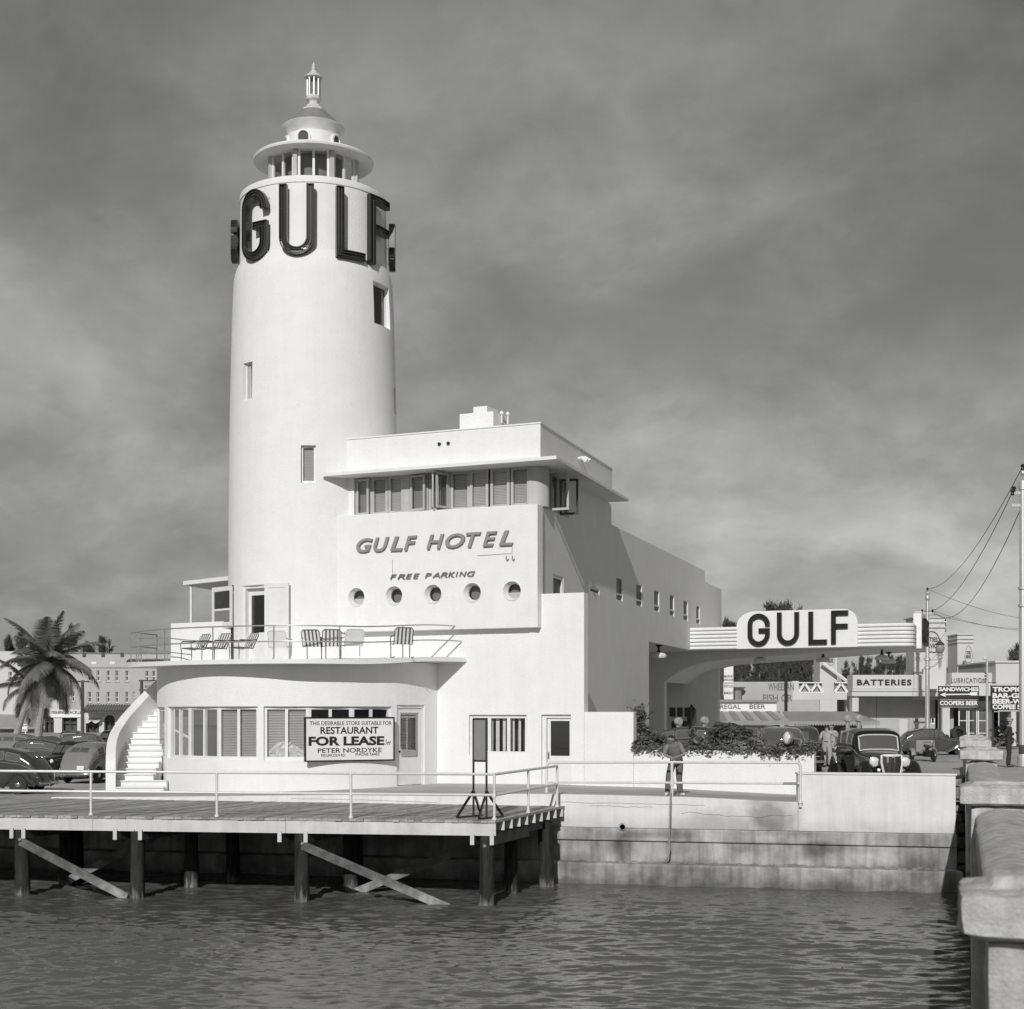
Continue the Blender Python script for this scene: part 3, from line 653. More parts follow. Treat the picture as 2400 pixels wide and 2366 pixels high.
    hx = fr(h, -.01, 0); px1 = P(682, 1450, TC.y-2.72); ax = Vector((px1.x-hx.x, (px1.y-hx.y)-.15, 0)).normalized()
    leaf((hx.x, hx.y-.06, 0), ax, .87, z0+.03, z1+.03, TRIM, TRIM)
    pl = P(498, 1450, 50.3); pr = TP(tth(546, 2.72), 2.74, 0); ax = Vector((pr.x-pl.x, pr.y-pl.y, 0))
    leaf((pl.x, pl.y, 0), ax.normalized(), ax.length, Z(1474, 50.2), Z(1378, 50.2), SHADEM, DGLASS, 'screen_door')
    # porch roof and post on the far side, white wall of the stair head
    a0, a1 = P(429, 1357, 52.3), P(545, 1350, 50.2); m = MB(); z = Z(1362, 51.5)
    m.prism([(a0.x, a0.y), (a1.x, a1.y), (a1.x+.4, a1.y+2.4), (a0.x+.6, a0.y+2.2)], z-.08, z+.06); m.build('porch_roof', WHITE, t, bevel=.01)
    q = P(448, 1460, 52.2); m = MB(); m.tube([(q.x, q.y, E+1.5), (q.x, q.y, z-.08)], .05, 8); m.build('porch_post', TRIM, t)
    q0, q1 = P(400, 1460, 51.0), P(541, 1456, 49.6); m = MB(); m.prism([(q0.x, q0.y), (q1.x, q1.y), (q1.x, q1.y+.25), (q0.x, q0.y+.25)], E+1.55, E+2.95); m.build('stair_head_wall', WHITE, t, bevel=.02)
    # lantern room: octagon of window pairs between dark piers
    zb, zt = tz0(468), eh(17.86); Rl = 1.40; base = R_(7.4)*0-R_(-7.4)*0
    m = MB(); oc = [TP(-.128*0+PI/8+PI/4*i-R_(-7), 1.36, 0) for i in range(8)]
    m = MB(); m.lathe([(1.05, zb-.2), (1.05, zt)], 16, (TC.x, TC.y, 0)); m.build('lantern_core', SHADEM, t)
    for i in range(8):
        a = R_(7.4)*-1*-1*0+PI/4*i-R_(-7.4)*-1*-1
        a = PI/4*i+math.atan2(-TC.x*-1, TC.y)*-1*0+R_(7.4)
        hw = math.tan(PI/8)*Rl*.86; c = TP(a, Rl, 0); ax = Vector((math.cos(a), math.sin(a), 0)); inn = Vector((-math.sin(a), math.cos(a), 0))
        fr = lambda u, d, v, c=c, ax=ax, inn=inn: Vector((c.x, c.y, 0))+ax*u+inn*d+Vector((0, 0, v))
        window(t, fr, -hw, hw, zb-.05, zt, 2, .075, .08, 0, glass=GLASS, name='lantern_window')
        a2 = a+PI/8; c = TP(a2, Rl/math.cos(PI/8)*.985, 0); m = MB(); m.bar((c.x, c.y, zb-.1), (c.x, c.y, zt), .13, .13, up=(math.sin(a2), -math.cos(a2), 0)); m.build('pier', GREYTRIM, t)
    L = lambda name, prof, mm, n=64, sm=35: (lambda m: (m.lathe([(r*TS, z) for r, z in prof], n, (TC.x, TC.y, 0)), m.build(name, mm, t, smooth=sm))[1])(MB())
    L('eave_disc', [(1.2, eh(17.83)), (1.80, eh(17.80)), (1.93, eh(17.83)), (1.95, eh(17.89)), (1.90, eh(17.94)), (.86, eh(18.02))], WHITE)
    # drum with arched openings
    hs = []; ar = []
    for px, hw in ((712, 13), (786, 11)):
        c = tth(px, .845); hs.append(c)
    m = MB(); L('drum', [(.845, eh(18.0)), (.845, eh(18.95))], WHITE)
    for c in hs+[hs[0]-1.05, hs[0]-2.1, hs[1]+1.0, hs[1]+2.0]:
        arch = [(-.17, 0)]+[(-.17*math.cos(PI*i/12), .19+.17*math.sin(PI*i/12)) for i in range(13)]+[(.17, 0)]
        arch2 = [(-.23, 0)]+[(-.23*math.cos(PI*i/12), .19+.23*math.sin(PI*i/12)) for i in range(13)]+[(.23, 0)]
        fr = lambda u, d, v, c=c: TP(c+u/.845, .845*TS-d, eh(18.26)+v)
        m = MB(); k = len(arch)
        for d in (-.045, .01):
            pass
        vs = [fr(u, -.08, v) for u, v in arch2]+[fr(u, -.08, v) for u, v in arch]+[fr(u, -.004, v) for u, v in arch]+[fr(u, .01, v) for u, v in arch2]
        f = []
        for i in range(k-1):
            for q in range(3): f.append((q*k+i, q*k+i+1, (q+1)*k+i+1, (q+1)*k+i))
            f.append((3*k+i, 3*k+i+1, i+1, i))
        m.add(vs, f); o = m.build('arched_window', WHITE, t)
        m = MB(); m.add([fr(u*.99, -.03, v) for u, v in arch]+[fr(0, -.035, .12)], [(i, (i+1) % k, k) for i in range(k)]); m.build('pane', DGLASS if False else INTER, o)
    L('roof_rim', [(.845, eh(18.68)), (.87, eh(18.78)), (.94, eh(18.88)), (1.01, eh(18.94)), (1.025, eh(18.98)), (.99, eh(19.01)), (.955, eh(19.015))], SILVER)
    L('roof_cone', [(.955, eh(19.012)), (.68, eh(19.28)), (.42, eh(19.53))], DARKROOF, 24, 20)
    L('finial_base', [(.41, eh(19.53)), (.41, eh(19.58)), (.30, eh(19.66)), (.28, eh(19.66)), (.26, eh(19.72)), (.16, eh(19.78)), (.16, eh(19.86)), (.26, eh(19.92)), (.27, eh(20.0)), (.24, eh(20.04)), (.02, eh(20.04))], SILVER, 8, 20)
    L('finial_lantern', [(.14, eh(20.04)), (.14, eh(20.62))], GLASS, 8, 20)
    L('lamp_tube', [(.06, eh(20.04)), (.06, eh(20.62))], DARKROOF, 10)
    for i in range(8):
        a = PI/4*i+.2; q = TP(a, .205, 0); m = MB(); m.tube([(q.x, q.y, eh(20.03)), (q.x, q.y, eh(20.63))], .034, 8); m.build('column', SILVER, t, smooth=60)
    L('finial_cap', [(.02, eh(20.61)), (.25, eh(20.61)), (.30, eh(20.64)), (.28, eh(20.69)), (.22, eh(20.73)), (.10, eh(20.87)), (.06, eh(20.90)), (.10, eh(20.94)), (.06, eh(20.98)), (.085, eh(21.03)), (.03, eh(21.1)), (.001, eh(21.17))], SILVER, 20, 40)
build_tower()

# ------------------------------------------------------------------ channel letters
def offs(pts, w_):
    n = len(pts); L = []; Rr = []
    for i, p in enumerate(pts):
        p = Vector(p); a = Vector(pts[i-1]) if i else None; b = Vector(pts[i+1]) if i < n-1 else None
        d0 = (p-a).normalized() if a is not None else (b-p).normalized(); d1 = (b-p).normalized() if b is not None else d0
        n0, n1 = Vector((-d0.y, d0.x)), Vector((-d1.y, d1.x)); mm = (n0+n1).normalized(); k = w_/2/max(.3, mm.dot(n0)); L.append(tuple(p+mm*k)); Rr.append(tuple(p-mm*k))
    return L+Rr[::-1]
def letter_paths(ch, w_, h, st):
    x0, x1, y0, y1 = st/2, w_-st/2, st/2, h-st/2; r = (x1-x0)/2; c = (x0+x1)/2
    arc = lambda cy, a0, a1, n=14: [(c+r*math.cos(a0+(a1-a0)*i/n), cy+r*math.sin(a0+(a1-a0)*i/n)) for i in range(n+1)]
    def dens(p):
        out = []
        for a, b in zip(p, p[1:]):
            k = max(1, int(math.hypot(b[0]-a[0], b[1]-a[1])/(h*.12)))
            out += [(lerp(a[0], b[0], i/k), lerp(a[1], b[1], i/k)) for i in range(k)]
        return out+[p[-1]]
    if ch == 'G': return [dens([(x1, y1-r-.045*h)]+arc(y1-r, 0, PI)+arc(y0+r, PI, 2*PI)+[(x1, h*.475), (w_*.50, h*.475)])]
    if ch == 'U': return [dens([(x0, h)]+arc(y0+r, PI, 2*PI)+[(x1, h)])]
    if ch == 'L': return [dens([(x0, h), (x0, y0), (w_, y0)])]
    if ch == 'F': return [dens([(x0, 0), (x0, y1), (w_, y1)]), dens([(st+.002, h*.53), (w_*.97, h*.53)])]
    if ch == 'I': return [dens([(w_/2, 0), (w_/2, h)])]
def channel_letter(ch, w_, h, st, depth, fr, parent, m=BLACK, tube=True, rim=.03, rec=.07):
    mb = MB(); tubes = []
    for path in letter_paths(ch, w_, h, st):
        o, i = offs(path, st), offs([path[0]]+path[1:-1]+[path[-1]], st-2*rim); k = len(o)
        # shorten the inset ends
        n = k//2
        for q, s in ((0, 1), (n-1, -1), (n, -1), (k-1, 1)):
            e = Vector(path[0 if q in (0, k-1) else -1]); f_ = Vector(path[1 if q in (0, k-1) else -2]); d = (f_-e).normalized()*rim; i[q] = (i[q][0]+d.x, i[q][1]+d.y)
        tri = tessellate_polygon([[Vector((a, b, 0)) for a, b in i]])
        vs = [fr(u, depth, v) for u, v in o]+[fr(u, 0, v) for u, v in o]+[fr(u, 0, v) for u, v in i]+[fr(u, rec, v) for u, v in i]
        f = []
        for q in range(k):
            r = (q+1) % k
            for l in range(3): f.append((l*k+q, l*k+r, (l+1)*k+r, (l+1)*k+q))
        f += [tuple(3*k+t_ for t_ in t) for t in tri]
        tri2 = tessellate_polygon([[Vector((a, b, 0)) for a, b in o]]); f += [tuple(t) for t in tri2]
        mb.add(vs, f); tubes.append(offs(path, st*.40))
    ob = mb.build('letter', m, parent)
    if tube:
        m = MB()
        for tp in tubes: m.tube([fr(u, rec*.5, v) for u, v in tp], .010, 5, closed=True)
        m.build('neon_tube', TUBEM, ob)
    return ob
def build_tower_sign():
    t = thing('tower_sign', 'big black channel letters spelling GULF round the top of the tower', 'sign', (TC.x, TC.y-2.6, E+14.1))
    RL = 2.66*TS; zb, zt = eh(14.12), eh(16.32); off = math.atan(.129)
    for ch, a0, a1 in (('G', -57.5, -33.5), ('U', -23.6, .4), ('L', 15.6, 37.5), ('F', 42.0, 66.0)):
        a0, a1 = R_(a0)+off, R_(a1)+off; w_ = (a1-a0)*RL
        fr = lambda u, d, v, a0=a0: TP(a0+u/RL, RL-d, zb+v)
        ob = channel_letter(ch, w_, zt-zb, .25, .17, fr, t)
        for v in (.25, 1.1, 1.95):
            for u in (.1, w_-.12):
                if ch in 'L' and v > .3 and u > .2: continue
                m = MB(); p0, p1 = fr(u, .2, v), TP(a0+u/RL+.02, TR(zb+v)-.02, zb+v); m.tube([p0, p1], .012, 5); m.build('bracket', ALU, ob)
    for i, (a, z0, h) in enumerate(((R_(-95), eh(14.62), 1.42), (R_(92), eh(14.42), 1.45))):
        fr = lambda u, d, v, a=a, z0=z0: TP(a+(u-.25)/RL, RL-d, z0+v)
        ob = channel_letter('U' if i else 'G', .9, h, .24, .2, fr, t, tube=False)
        for v in (.2, .7, 1.2): m = MB(); m.tube([fr(.25, .2, v), TP(a, 2.33, z0+v)], .014, 5); m.build('bracket', ALU, ob)
build_tower_sign()

# ------------------------------------------------------------------ hotel building
def build_hotel():
    t = thing('hotel_building', 'white streamlined hotel with porthole windows and a bowed restaurant front', 'building', (FO.x, FO.y, E-2.2))
    fw = lambda u, d, v: FW(u, d, v)
    # --- lower front wall with window, door and the fin at its right end
    zb = E-2.7; sL, sC, sR = fs(772), fs(1265), fs(1369); zf = fz(1369, 1389); zp0 = fz(1262, 1470.5, -.3)+.02
    W = (fs(1098.8), fs(1234.5), fz(1165, 1771), fz(1165, 1676)); D = (fs(1268.6), fs(1338), fz(1303, 1843), fz(1303, 1675.5))
    m = MB(); m.plate([(sL, zb), (sR, zb), (sR, zf), (sC+.003, zf), (sC+.003, zp0+.3), (sL, zp0+.3)], .32, fw, [rect(*W), [(D[0], D[2]), (D[1], D[2]), (D[1], D[3]), (D[0], D[3])]]); m.build('front_wall', WHITE, t, bevel=.012)
    w1 = window(t, fw, W[0], W[1], W[2], W[3], 3, .10, .08, .10)
    for a, b in ((.30, .36), (.41, .47), (.53, .58), (.70, .73), (.80, .84), (.91, .94)):   # curtain strips
        m = MB(); m.fbox(fw, (lerp(W[0], W[1], a), .26, W[2]), (lerp(W[0], W[1], b), .28, W[3])); m.build('curtain', CURT, w1)
    m = MB()
    for u0, u1, v0, v1 in ((D[0], D[0]+.12, D[2], D[3]), (D[1]-.03, D[1], D[2], D[3]), (D[0]+.12, D[1]-.03, D[3]-.1, D[3])): m.fbox(fw, (u0, .10, v0), (u1, .22, v1))
    m.build('door_frame', TRIM, t)
    a, b = D[0]+.135, D[1]-.045; z0, z1 = D[2]+.02, D[3]-.115; m = MB(); zg0, zg1 = lerp(z0, z1, .44), z1-.07
    for u0, u1, v0, v1 in ((a, a+.1, z0, z1), (b-.06, b, z0, z1), (a+.1, b-.06, z1-.07, z1), (a+.1, b-.06, z0, zg0)): m.fbox(fw, (u0, .16, v0), (u1, .205, v1))
    d = m.build('door', TRIM, t); m = MB(); m.fbox(fw, (a+.1, .18, zg0), (b-.06, .185, zg1)); m.build('pane', DGLASS, d)
    m = MB(); m.tube([fw(a+.05, .11, z0+.78), fw(a+.05, .12, z0+.98)], .016, 6); m.tube([fw(a+.05, .16, z0+.8), fw(a+.05, .11, z0+.8)], .012, 6); m.build('handle', BLACK, d)
    # --- projecting front panel with five portholes
    pz0 = fz(1259, 1471, -.3); pz1 = fz(1259, 1181, -.3); pa, pb = fs(770, -.3), fs(1259.7, -.3); holes = []; pc = []
    for zx, zy in ((222, 1211), (449, 1201), (684, 1192), (921, 1183), (1161, 1173)):
        px, py = 750+zx/2.576, 930+zy/2.576; pc.append((fs(px, -.3), fz(px, py, -.3)))
    m = MB(); m.plate([(pa, pz0), (pb, pz0), (pb, pz1), (pa, pz1)], .40, lambda u, d_, v: FW(u, -.3+d_, v), [circ(u, v, .28) for u, v in pc]); m.build('front_panel', WHITE, t, bevel=.02)
    for u, v in pc:
        m = MB(); prof = [(.285, -.325), (.30, -.315), (.30, -.30), (.278, -.29), (.24, -.17), (.215, -.14), (.215, -.10)]; n = 36; vs = []
        for r, dd in prof: vs += [FW(u+r*math.cos(2*PI*i/n), dd, v+r*math.sin(2*PI*i/n)) for i in range(n)]
        m.add(vs, [(q*n+i, q*n+(i+1) % n, (q+1)*n+(i+1) % n, (q+1)*n+i) for q in range(len(prof)-1) for i in range(n)]); o = m.build('porthole', WHITE, t, smooth=40); m = MB(); m.add([FW(u+.24*math.cos(2*PI*i/n), .095, v+.24*math.sin(2*PI*i/n)) for i in range(n)], [tuple(range(n))]); m.build('dim_room_disc', SHADEM, o)  # flat grey disc painted as the dim room seen through the porthole
        m = MB(); m.add([FW(u+.22*math.cos(2*PI*i/n), -.12, v+.22*math.sin(2*PI*i/n)) for i in range(n)], [tuple(range(n))]); m.build('pane', GLASS, o)
    for k in (0, 4):
        u, v = pc[k]; m = MB(); m.add([FW(u+.22*math.cos(a_), -.06, v-.03+.22*math.sin(a_)) for a_ in [PI+PI*i/12 for i in range(13)]], [tuple(range(13))]); m.build('curtain', CURT, t)
    # --- upper window band under the ledge
    zw0, zw1 = pz1, E+7.335; d0 = .10
    frm = [(834, 871), (871, 908.5), (910, 946), (960, 1003), (1003, 1034), (1054, 1099), (1101, 1144), (1149, 1194), (1197, 1241)]
    for i, (a, b) in enumerate(frm):
        window(t, fw, fs(a, d0), fs(b, d0), zw0, zw1, 1, .085, .07, d0+(.0 if i not in (4, 5) else .06), m=GREYTRIM, blind=BLIND)
    for a, b in ((946.4, 959.6), (1034.4, 1053.6)): m = MB(); m.fbox(fw, (fs(a, d0), d0-.005, zw0), (fs(b, d0), .3, zw1)); m.build('pier', GREYTRIM, t)
    s0 = fs(829); m = MB(); m.fbox(fw, (fs(765), .0, pz1), (fs(833.4, d0), .3, zw1)); m.build('left_pier', WHITE, t)
    def casement(p, ax, wd, z0, z1, mm):
        nn = Vector((ax.y, -ax.x, 0)); fr = lambda u, d_, v: Vector((p.x, p.y, 0))+ax*u+nn*d_+Vector((0, 0, v)); m = MB(); s = .07
        for u0, u1, v0, v1 in ((0, s, z0, z1), (wd-s, wd, z0, z1), (s, wd-s, z1-s, z1), (s, wd-s, z0, z0+s)): m.fbox(fr, (u0, -.02, v0), (u1, .025, v1))
        o = m.build('open_casement', mm, t); m = MB(); m.fbox(fr, (s, -.003, z0+s), (wd-s, .003, z1-s)); m.build('pane', GLASS, o)
    nf = Vector((-IN.x, -IN.y, 0)); exv = Vector((EX.x, EX.y, 0))
    casement(fw(fs(1029, .05), .06, 0), (nf+exv*.12).normalized(), .56, zw0+.06, zw1-.05, GREYTRIM)
    casement(fw(fs(1050, .05), .06, 0), (nf-exv*.30).normalized(), .52, zw0+.06, zw1-.05, GREYTRIM)
    casement(fw(fs(836, .05), .06, 0), (exv+nf*.22).normalized(), .5, zw0+.03, zw1-.05, GREYTRIM)
    casement(fw(fs(962, .05), .06, 0), (exv+nf*.22).normalized(), .58, zw0+.05, zw1-.05, GREYTRIM)
    # rounded corner pier
    c = SO+IN*.36-EX*.0; m = MB(); k0, k1 = fs(1242, d0), fs(1278, .5); r = .40; cc = FO+EX*(fs(1264)-r+.10)+IN*(d0+r)
    plan = [FW(fs(1241.4, d0), d0-.02, 0)]+[Vector((cc.x+r*math.cos(a_), cc.y+r*math.sin(a_), 0)) for a_ in [math.atan2(-IN.y, -IN.x)+R_(88)*i/12 for i in range(13)]]+[FW(fs(1241.4, d0)+.3, .9, 0), FW(fs(1241.4, d0), .9, 0)]
    m.prism([(p.x, p.y) for p in plan], zw0, zw1); m.build('corner_pier', GREYTRIM, t, smooth=40)
    # --- side wall: upper part, long wing, opening of the drive-through
    tE = ts(1433); zwing = tz(1436, 1231); tw = ts(1652); zw2 = tz(1652, 1364); tend = ts(1691); tO = ts(1521); zS = tz(1560, 1512.5)
    sw = lambda u, d_, v: SW(u, d_, v); hw_ = []
    def H(a, b, y0, y1): u0, u1 = ts(a), ts(b); c_ = (a+b)/2; return (u0, u1, tz(c_, y1), tz(c_, y0))
    Z7 = lambda x, y: (1450+x/3.4636, 1350+y/3.4636)
    wl_ = [H(1444.8, 1459.3, 1354, 1411), H(1491.3, 1505, 1370, 1424), H(1533, 1545.4, 1384, 1436), H(1570, 1580.4, 1395, 1446.5), H(1602, 1612.4, 1408.5, 1457), H(1632, 1640.4, 1420, 1465)]
    wb = H(1296.5, 1320.5, 1350, 1407); slit = H(1383.5, 1405, 1379, 1393)
    t3 = .42; t4 = 3.3
    poly = [(0.0, zb), (tO, zb), (tO, zS), (tend, zS), (tend, zw2), (tw, zw2), (tw, zwing), (tE+.003, zwing), (tE+.003, zw1), (t4, zw1), (t4, zw0), (0.0, zw0)]
    m = MB(); m.plate(poly, .32, sw, [rect(*h) for h in wl_+[wb, slit]]); m.build('side_wall', STUCCO, t, bevel=.012)
    for h in wl_:
        o = window(t, sw, h[0], h[1], h[2], h[3], 1, .045, .06, .012, glass=DPANE)
        m = MB(); zz_ = lerp(h[2], h[3], .30); m.fbox(sw, (h[0]+.05, .008, zz_-.03), (h[1]-.05, .08, zz_+.03)); m.build('meeting_rail', TRIM, o)
    window(t, sw, *wb, 1, .10, .1, .02, glass=DPANE); window(t, sw, *slit, 1, .05, .1, .02, glass=DPANE)
    u0 = .35
    for i, (a, b) in enumerate(((.42, 1.25), (1.25, 2.1), (2.1, 3.28))): window(t, sw, a, b, zw0, zw1, 1, .09, .08, .02, m=GREYTRIM, glass=DGLASS)
    esv = Vector((ES.x, ES.y, 0)); erv = Vector((ER.x, ER.y, 0))
    q = sw(1.18, .02, 0); casement(q, (erv*1.0-esv*.10).normalized(), .62, zw0-.02, zw1-.08, GREYTRIM)
    q = sw(2.3, .02, 0); casement(q, (erv*1.0-esv*.02).normalized(), .60, zw0-.02, zw1-.1, CHAR)
    # --- ledge, roof block with parapet, roof
    o_ = .75; al = fs(754, -o_); z0l, z1l = E+7.335, E+7.435
    CO = SO-IN*o_ ; A_ = FW(al, -o_, 0)
    def corner(o): # intersection of offset front and side lines
        b = SO+ER*o; a_ = FO-IN*o; den = EX.x*ES.y-EX.y*ES.x; q = b-a_; s = (q.x*ES.y-q.y*ES.x)/den; p = a_+EX*s; return Vector((p.x, p.y))
    C0 = corner(o_); te = ts(1474, -.75); B0 = SW(te, -.75, 0); B1 = SW(te, .3, 0); B2 = SW(.5, .5, 0); A2 = FW(al+.9, .6, 0)
    m = MB(); m.prism([(A_.x, A_.y), (C0.x, C0.y), (B0.x, B0.y), (B1.x, B1.y), (B2.x, B2.y), (A2.x, A2.y)], z0l, z1l); m.build('ledge', WHITE, t, bevel=.012)
    zt = E+8.55; c_ = corner(.03); R0 = SW(tE, -.03, 0); R1 = FW(fs(816)-.5, 9.0, 0); L0 = FW(fs(812), -.03, 0)
    m = MB(); m.prism([(L0.x, L0.y), (c_.x, c_.y), (R0.x, R0.y), (R1.x, R1.y)], z1l, zt); m.build('roof_block', WHITE, t, bevel=.02)
    c2 = corner(.055); R2 = SW(tE+.02, -.055, 0); L2 = FW(fs(812), -.055, 0); m = MB(); m.prism([(L2.x, L2.y), (c2.x, c2.y), (R2.x, R2.y), (R1.x, R1.y)], zt-.002, zt+.045); m.build('coping', STUCCO, t, bevel=.008)
    # back of the upper storey (solid behind the windows)
    i0 = corner(-.5); K0 = SW(tE-.01, .36, 0); K1 = SW(tE-.01, 6, 0); K2 = FW(fs(800)-.4, 6.5, 0); K3 = FW(fs(790), .62, 0); i0 = FW(fs(1225), .62, 0); i1 = SW(1.2, .62, 0)
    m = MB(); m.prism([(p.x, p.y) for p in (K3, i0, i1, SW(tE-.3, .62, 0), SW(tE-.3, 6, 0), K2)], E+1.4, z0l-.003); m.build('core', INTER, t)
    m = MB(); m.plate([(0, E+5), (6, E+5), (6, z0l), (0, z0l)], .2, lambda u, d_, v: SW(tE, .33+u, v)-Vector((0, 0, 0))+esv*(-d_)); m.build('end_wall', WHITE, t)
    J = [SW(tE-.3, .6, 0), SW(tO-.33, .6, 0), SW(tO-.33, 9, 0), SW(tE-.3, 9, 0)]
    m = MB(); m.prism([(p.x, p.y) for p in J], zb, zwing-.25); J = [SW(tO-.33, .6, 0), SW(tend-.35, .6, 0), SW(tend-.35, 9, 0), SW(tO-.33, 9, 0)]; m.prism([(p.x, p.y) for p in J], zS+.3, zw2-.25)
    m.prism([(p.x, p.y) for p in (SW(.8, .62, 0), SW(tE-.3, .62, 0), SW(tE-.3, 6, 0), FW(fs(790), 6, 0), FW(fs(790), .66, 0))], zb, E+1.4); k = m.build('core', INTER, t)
    m = MB(); m.prism([(p.x, p.y) for p in (SW(tE, .33, 0), SW(tw, .33, 0), SW(tw, 9, 0), SW(tE, 9, 0))], zwing-.24, zwing-.1); m.build('wing_roof', STUCCO, t)
    m = MB(); m.prism([(p.x, p.y) for p in (SW(tw, .33, 0), SW(tend, .33, 0), SW(tend, 9, 0), SW(tw, 9, 0))], zw2-.24, zw2-.1); m.build('wing_roof', STUCCO, t)
    m = MB(); m.plate([(.33, zS), (9, zS), (9, zw2), (.33, zw2)], .3, lambda u, d_, v: SW(tend, u, v)-esv*d_); m.build('end_wall', STUCCO, t)
    # drive-through: soffit, near jamb, inner wall, back wall with door
    m = MB(); m.prism([(p.x, p.y) for p in (SW(tO-.3, .325, 0), SW(tend, .325, 0), SW(tend, 4.2, 0), SW(tO-.3, 4.2, 0))], zS-.0, zS+.14); m.build('soffit', STUCCO, t)
    m = MB(); m.plate([(.325, zb), (4.2, zb), (4.2, zS), (.325, zS)], .3, lambda u, d_, v: SW(tO, u, v)-esv*d_); m.build('jamb_wall', STUCCO, t)
    m = MB(); m.plate([(tO, zb), (tend, zb), (tend, zS), (tO, zS)], .2, lambda u, d_, v: SW(u, 4.2+d_, v)); m.build('inner_wall', STUCCO, t)
    tb = tend-.9; bw_ = lambda u, d_, v: SW(tb, 0, v)-exv*u+Vector((IN.x, IN.y, 0))*d_       # back wall faces the front
    Db = (E-2.25, E+.32); hw2 = [rect(1.02, 2.55, Db[0], Db[1])]
    gw = exv.dot(erv)
    m = MB(); m.plate([(0.0, zb), (4.4, zb), (4.4, zS-.002), (0.0, zS-.002)], .25, bw_, [[(1.35, Db[0]), (2.65, Db[0]), (2.65, Db[1]), (1.35, Db[1])]]); m.build('back_wall', STUCCO, t)
    m = MB()
    for u0, u1, v0, v1 in ((1.35, 1.44, Db[0], Db[1]), (2.56, 2.65, Db[0], Db[1]), (1.44, 2.56, Db[1]-.08, Db[1]), (1.44, 2.56, Db[1]-.62, Db[1]-.54), (1.78, 1.84, Db[1]-.54, Db[1]-.08), (2.16, 2.22, Db[1]-.54, Db[1]-.08)): m.fbox(bw_, (u0, .03, v0), (u1, .12, v1))
    o = m.build('door_frame', TRIM, t); m = MB(); m.fbox(bw_, (1.44, .10, Db[1]-.54), (2.56, .11, Db[1]-.08)); m.build('pane', DGLASS, o)
    for q in range(2):
        a, b = 1.45+.56*q, 1.99+.56*q; m = MB()
        for u0, u1, v0, v1 in ((a, a+.1, Db[0], Db[1]-.63), (b-.1, b, Db[0], Db[1]-.63), (a+.1, b-.1, Db[1]-.75, Db[1]-.63), (a+.1, b-.1, Db[0], Db[0]+.7)): m.fbox(bw_, (u0, .06, v0), (u1, .11, v1))
        o = m.build('door', TRIM, t); m = MB(); m.fbox(bw_, (a+.1, .08, Db[0]+.7), (b-.1, .085, Db[1]-.75)); m.build('pane', DGLASS, o)
    m = MB(); m.fbox(bw_, (1.3, .24, Db[0]), (2.7, .3, Db[1])); m.build('core', INTER, t)
    # chimney on the roof
    p0, p1 = P(1077, 1000, 47.6), P(1156, 1000, 47.2); fr = lambda u, d_, v: FW(fs(1077, 1.6)+u, 1.6+d_, v)
    wch = fs(1156, 1.6)-fs(1077, 1.6); zc = fz(1100, 969, 1.6); m = MB(); m.fbox(fr, (0, 0, zt-.2), (wch, 1.1, zc)); m.build('chimney', WHITE, t, bevel=.015)
    a, b = fs(1109, 1.7)-fs(1077, 1.6), fs(1141.5, 1.7)-fs(1077, 1.6); m = MB(); m.fbox(fr, (a, .1, zc-.003), (b, .9, fz(1125, 953, 1.7))); m.build('chimney_top', WHITE, t, bevel=.01)
    m = MB(); m.plate([(1.1, zt-.2), (2.6, zt-.2), (1.1, zc-.05)], .5, lambda u, d_, v: fr(wch-.55+d_, u, v)); m.build('flue_slope', STUCCO, t)
    for i in (0, 1): m = MB(); m.ball(fr(wch+.06+.12*i, .5+.2*i, zc+.02), .07, 8); m.tube([fr(wch+.06+.12*i, .5+.2*i, zc-.3), fr(wch+.06+.12*i, .5+.2*i, zc+.02)], .025, 6); m.build('roof_vent', WHITE, t)
    # scuppers and two small floodlights on the roof block
    for zx, zy in ((721, 287), (775, 283)):
        px, py = 750+zx/2.576, 930+zy/2.576; q = FW(fs(px, -.04), 0, fz(px, py, -.04)); m = MB(); m.tube([q+nf*(-.1), q+nf*.07], .055, 10); o = m.build('scupper', MATTE, t)
    for zx in (1562, 1578):
        px, py = 750+zx/2.576, 930+375/2.576; tq = ts(px, -.05); q = SW(tq, -.04, tz(px, py, -.05)); m = MB(); m.tube([q, q+erv*.12+Vector((0, 0, .03)), q+erv*.28-Vector((0, 0, .10))], [.05, .06, .09], 8); m.build('floodlight', WHITE, t, smooth=40)
    # garden wall running on from the front, in the plane of the front
    g = thing('garden_wall', 'plain white garden wall between the hotel corner and the planter', 'wall', FW(sR+.7, 0, E-2.2))
    m = MB(); zg = fz(1400, 1669); m.plate([(sR+.002, zb), (fs(1484.5), zb), (fs(1484.5), zg), (sR+.002, zg)], .3, fw); m.build('wall', WHITE, g, bevel=.015)
    # lettering of the hotel sign
    sg = thing('hotel_sign', 'slanted grey channel letters reading GULF HOTEL on the white wall', 'sign', FW(fs(1010, -.35), -.35, fz(1010, 1285, -.35)))
    fl = lambda u, d_, v: FW(u, -.335+d_, v)
    xa, xb = 750+222/2.576, 750+577/2.576; xc, xd = 750+645/2.576, 750+1157/2.576
    zb1 = fz(xa, 930+943/2.576, -.36); zt1 = fz(xa, 930+858/2.576, -.36)
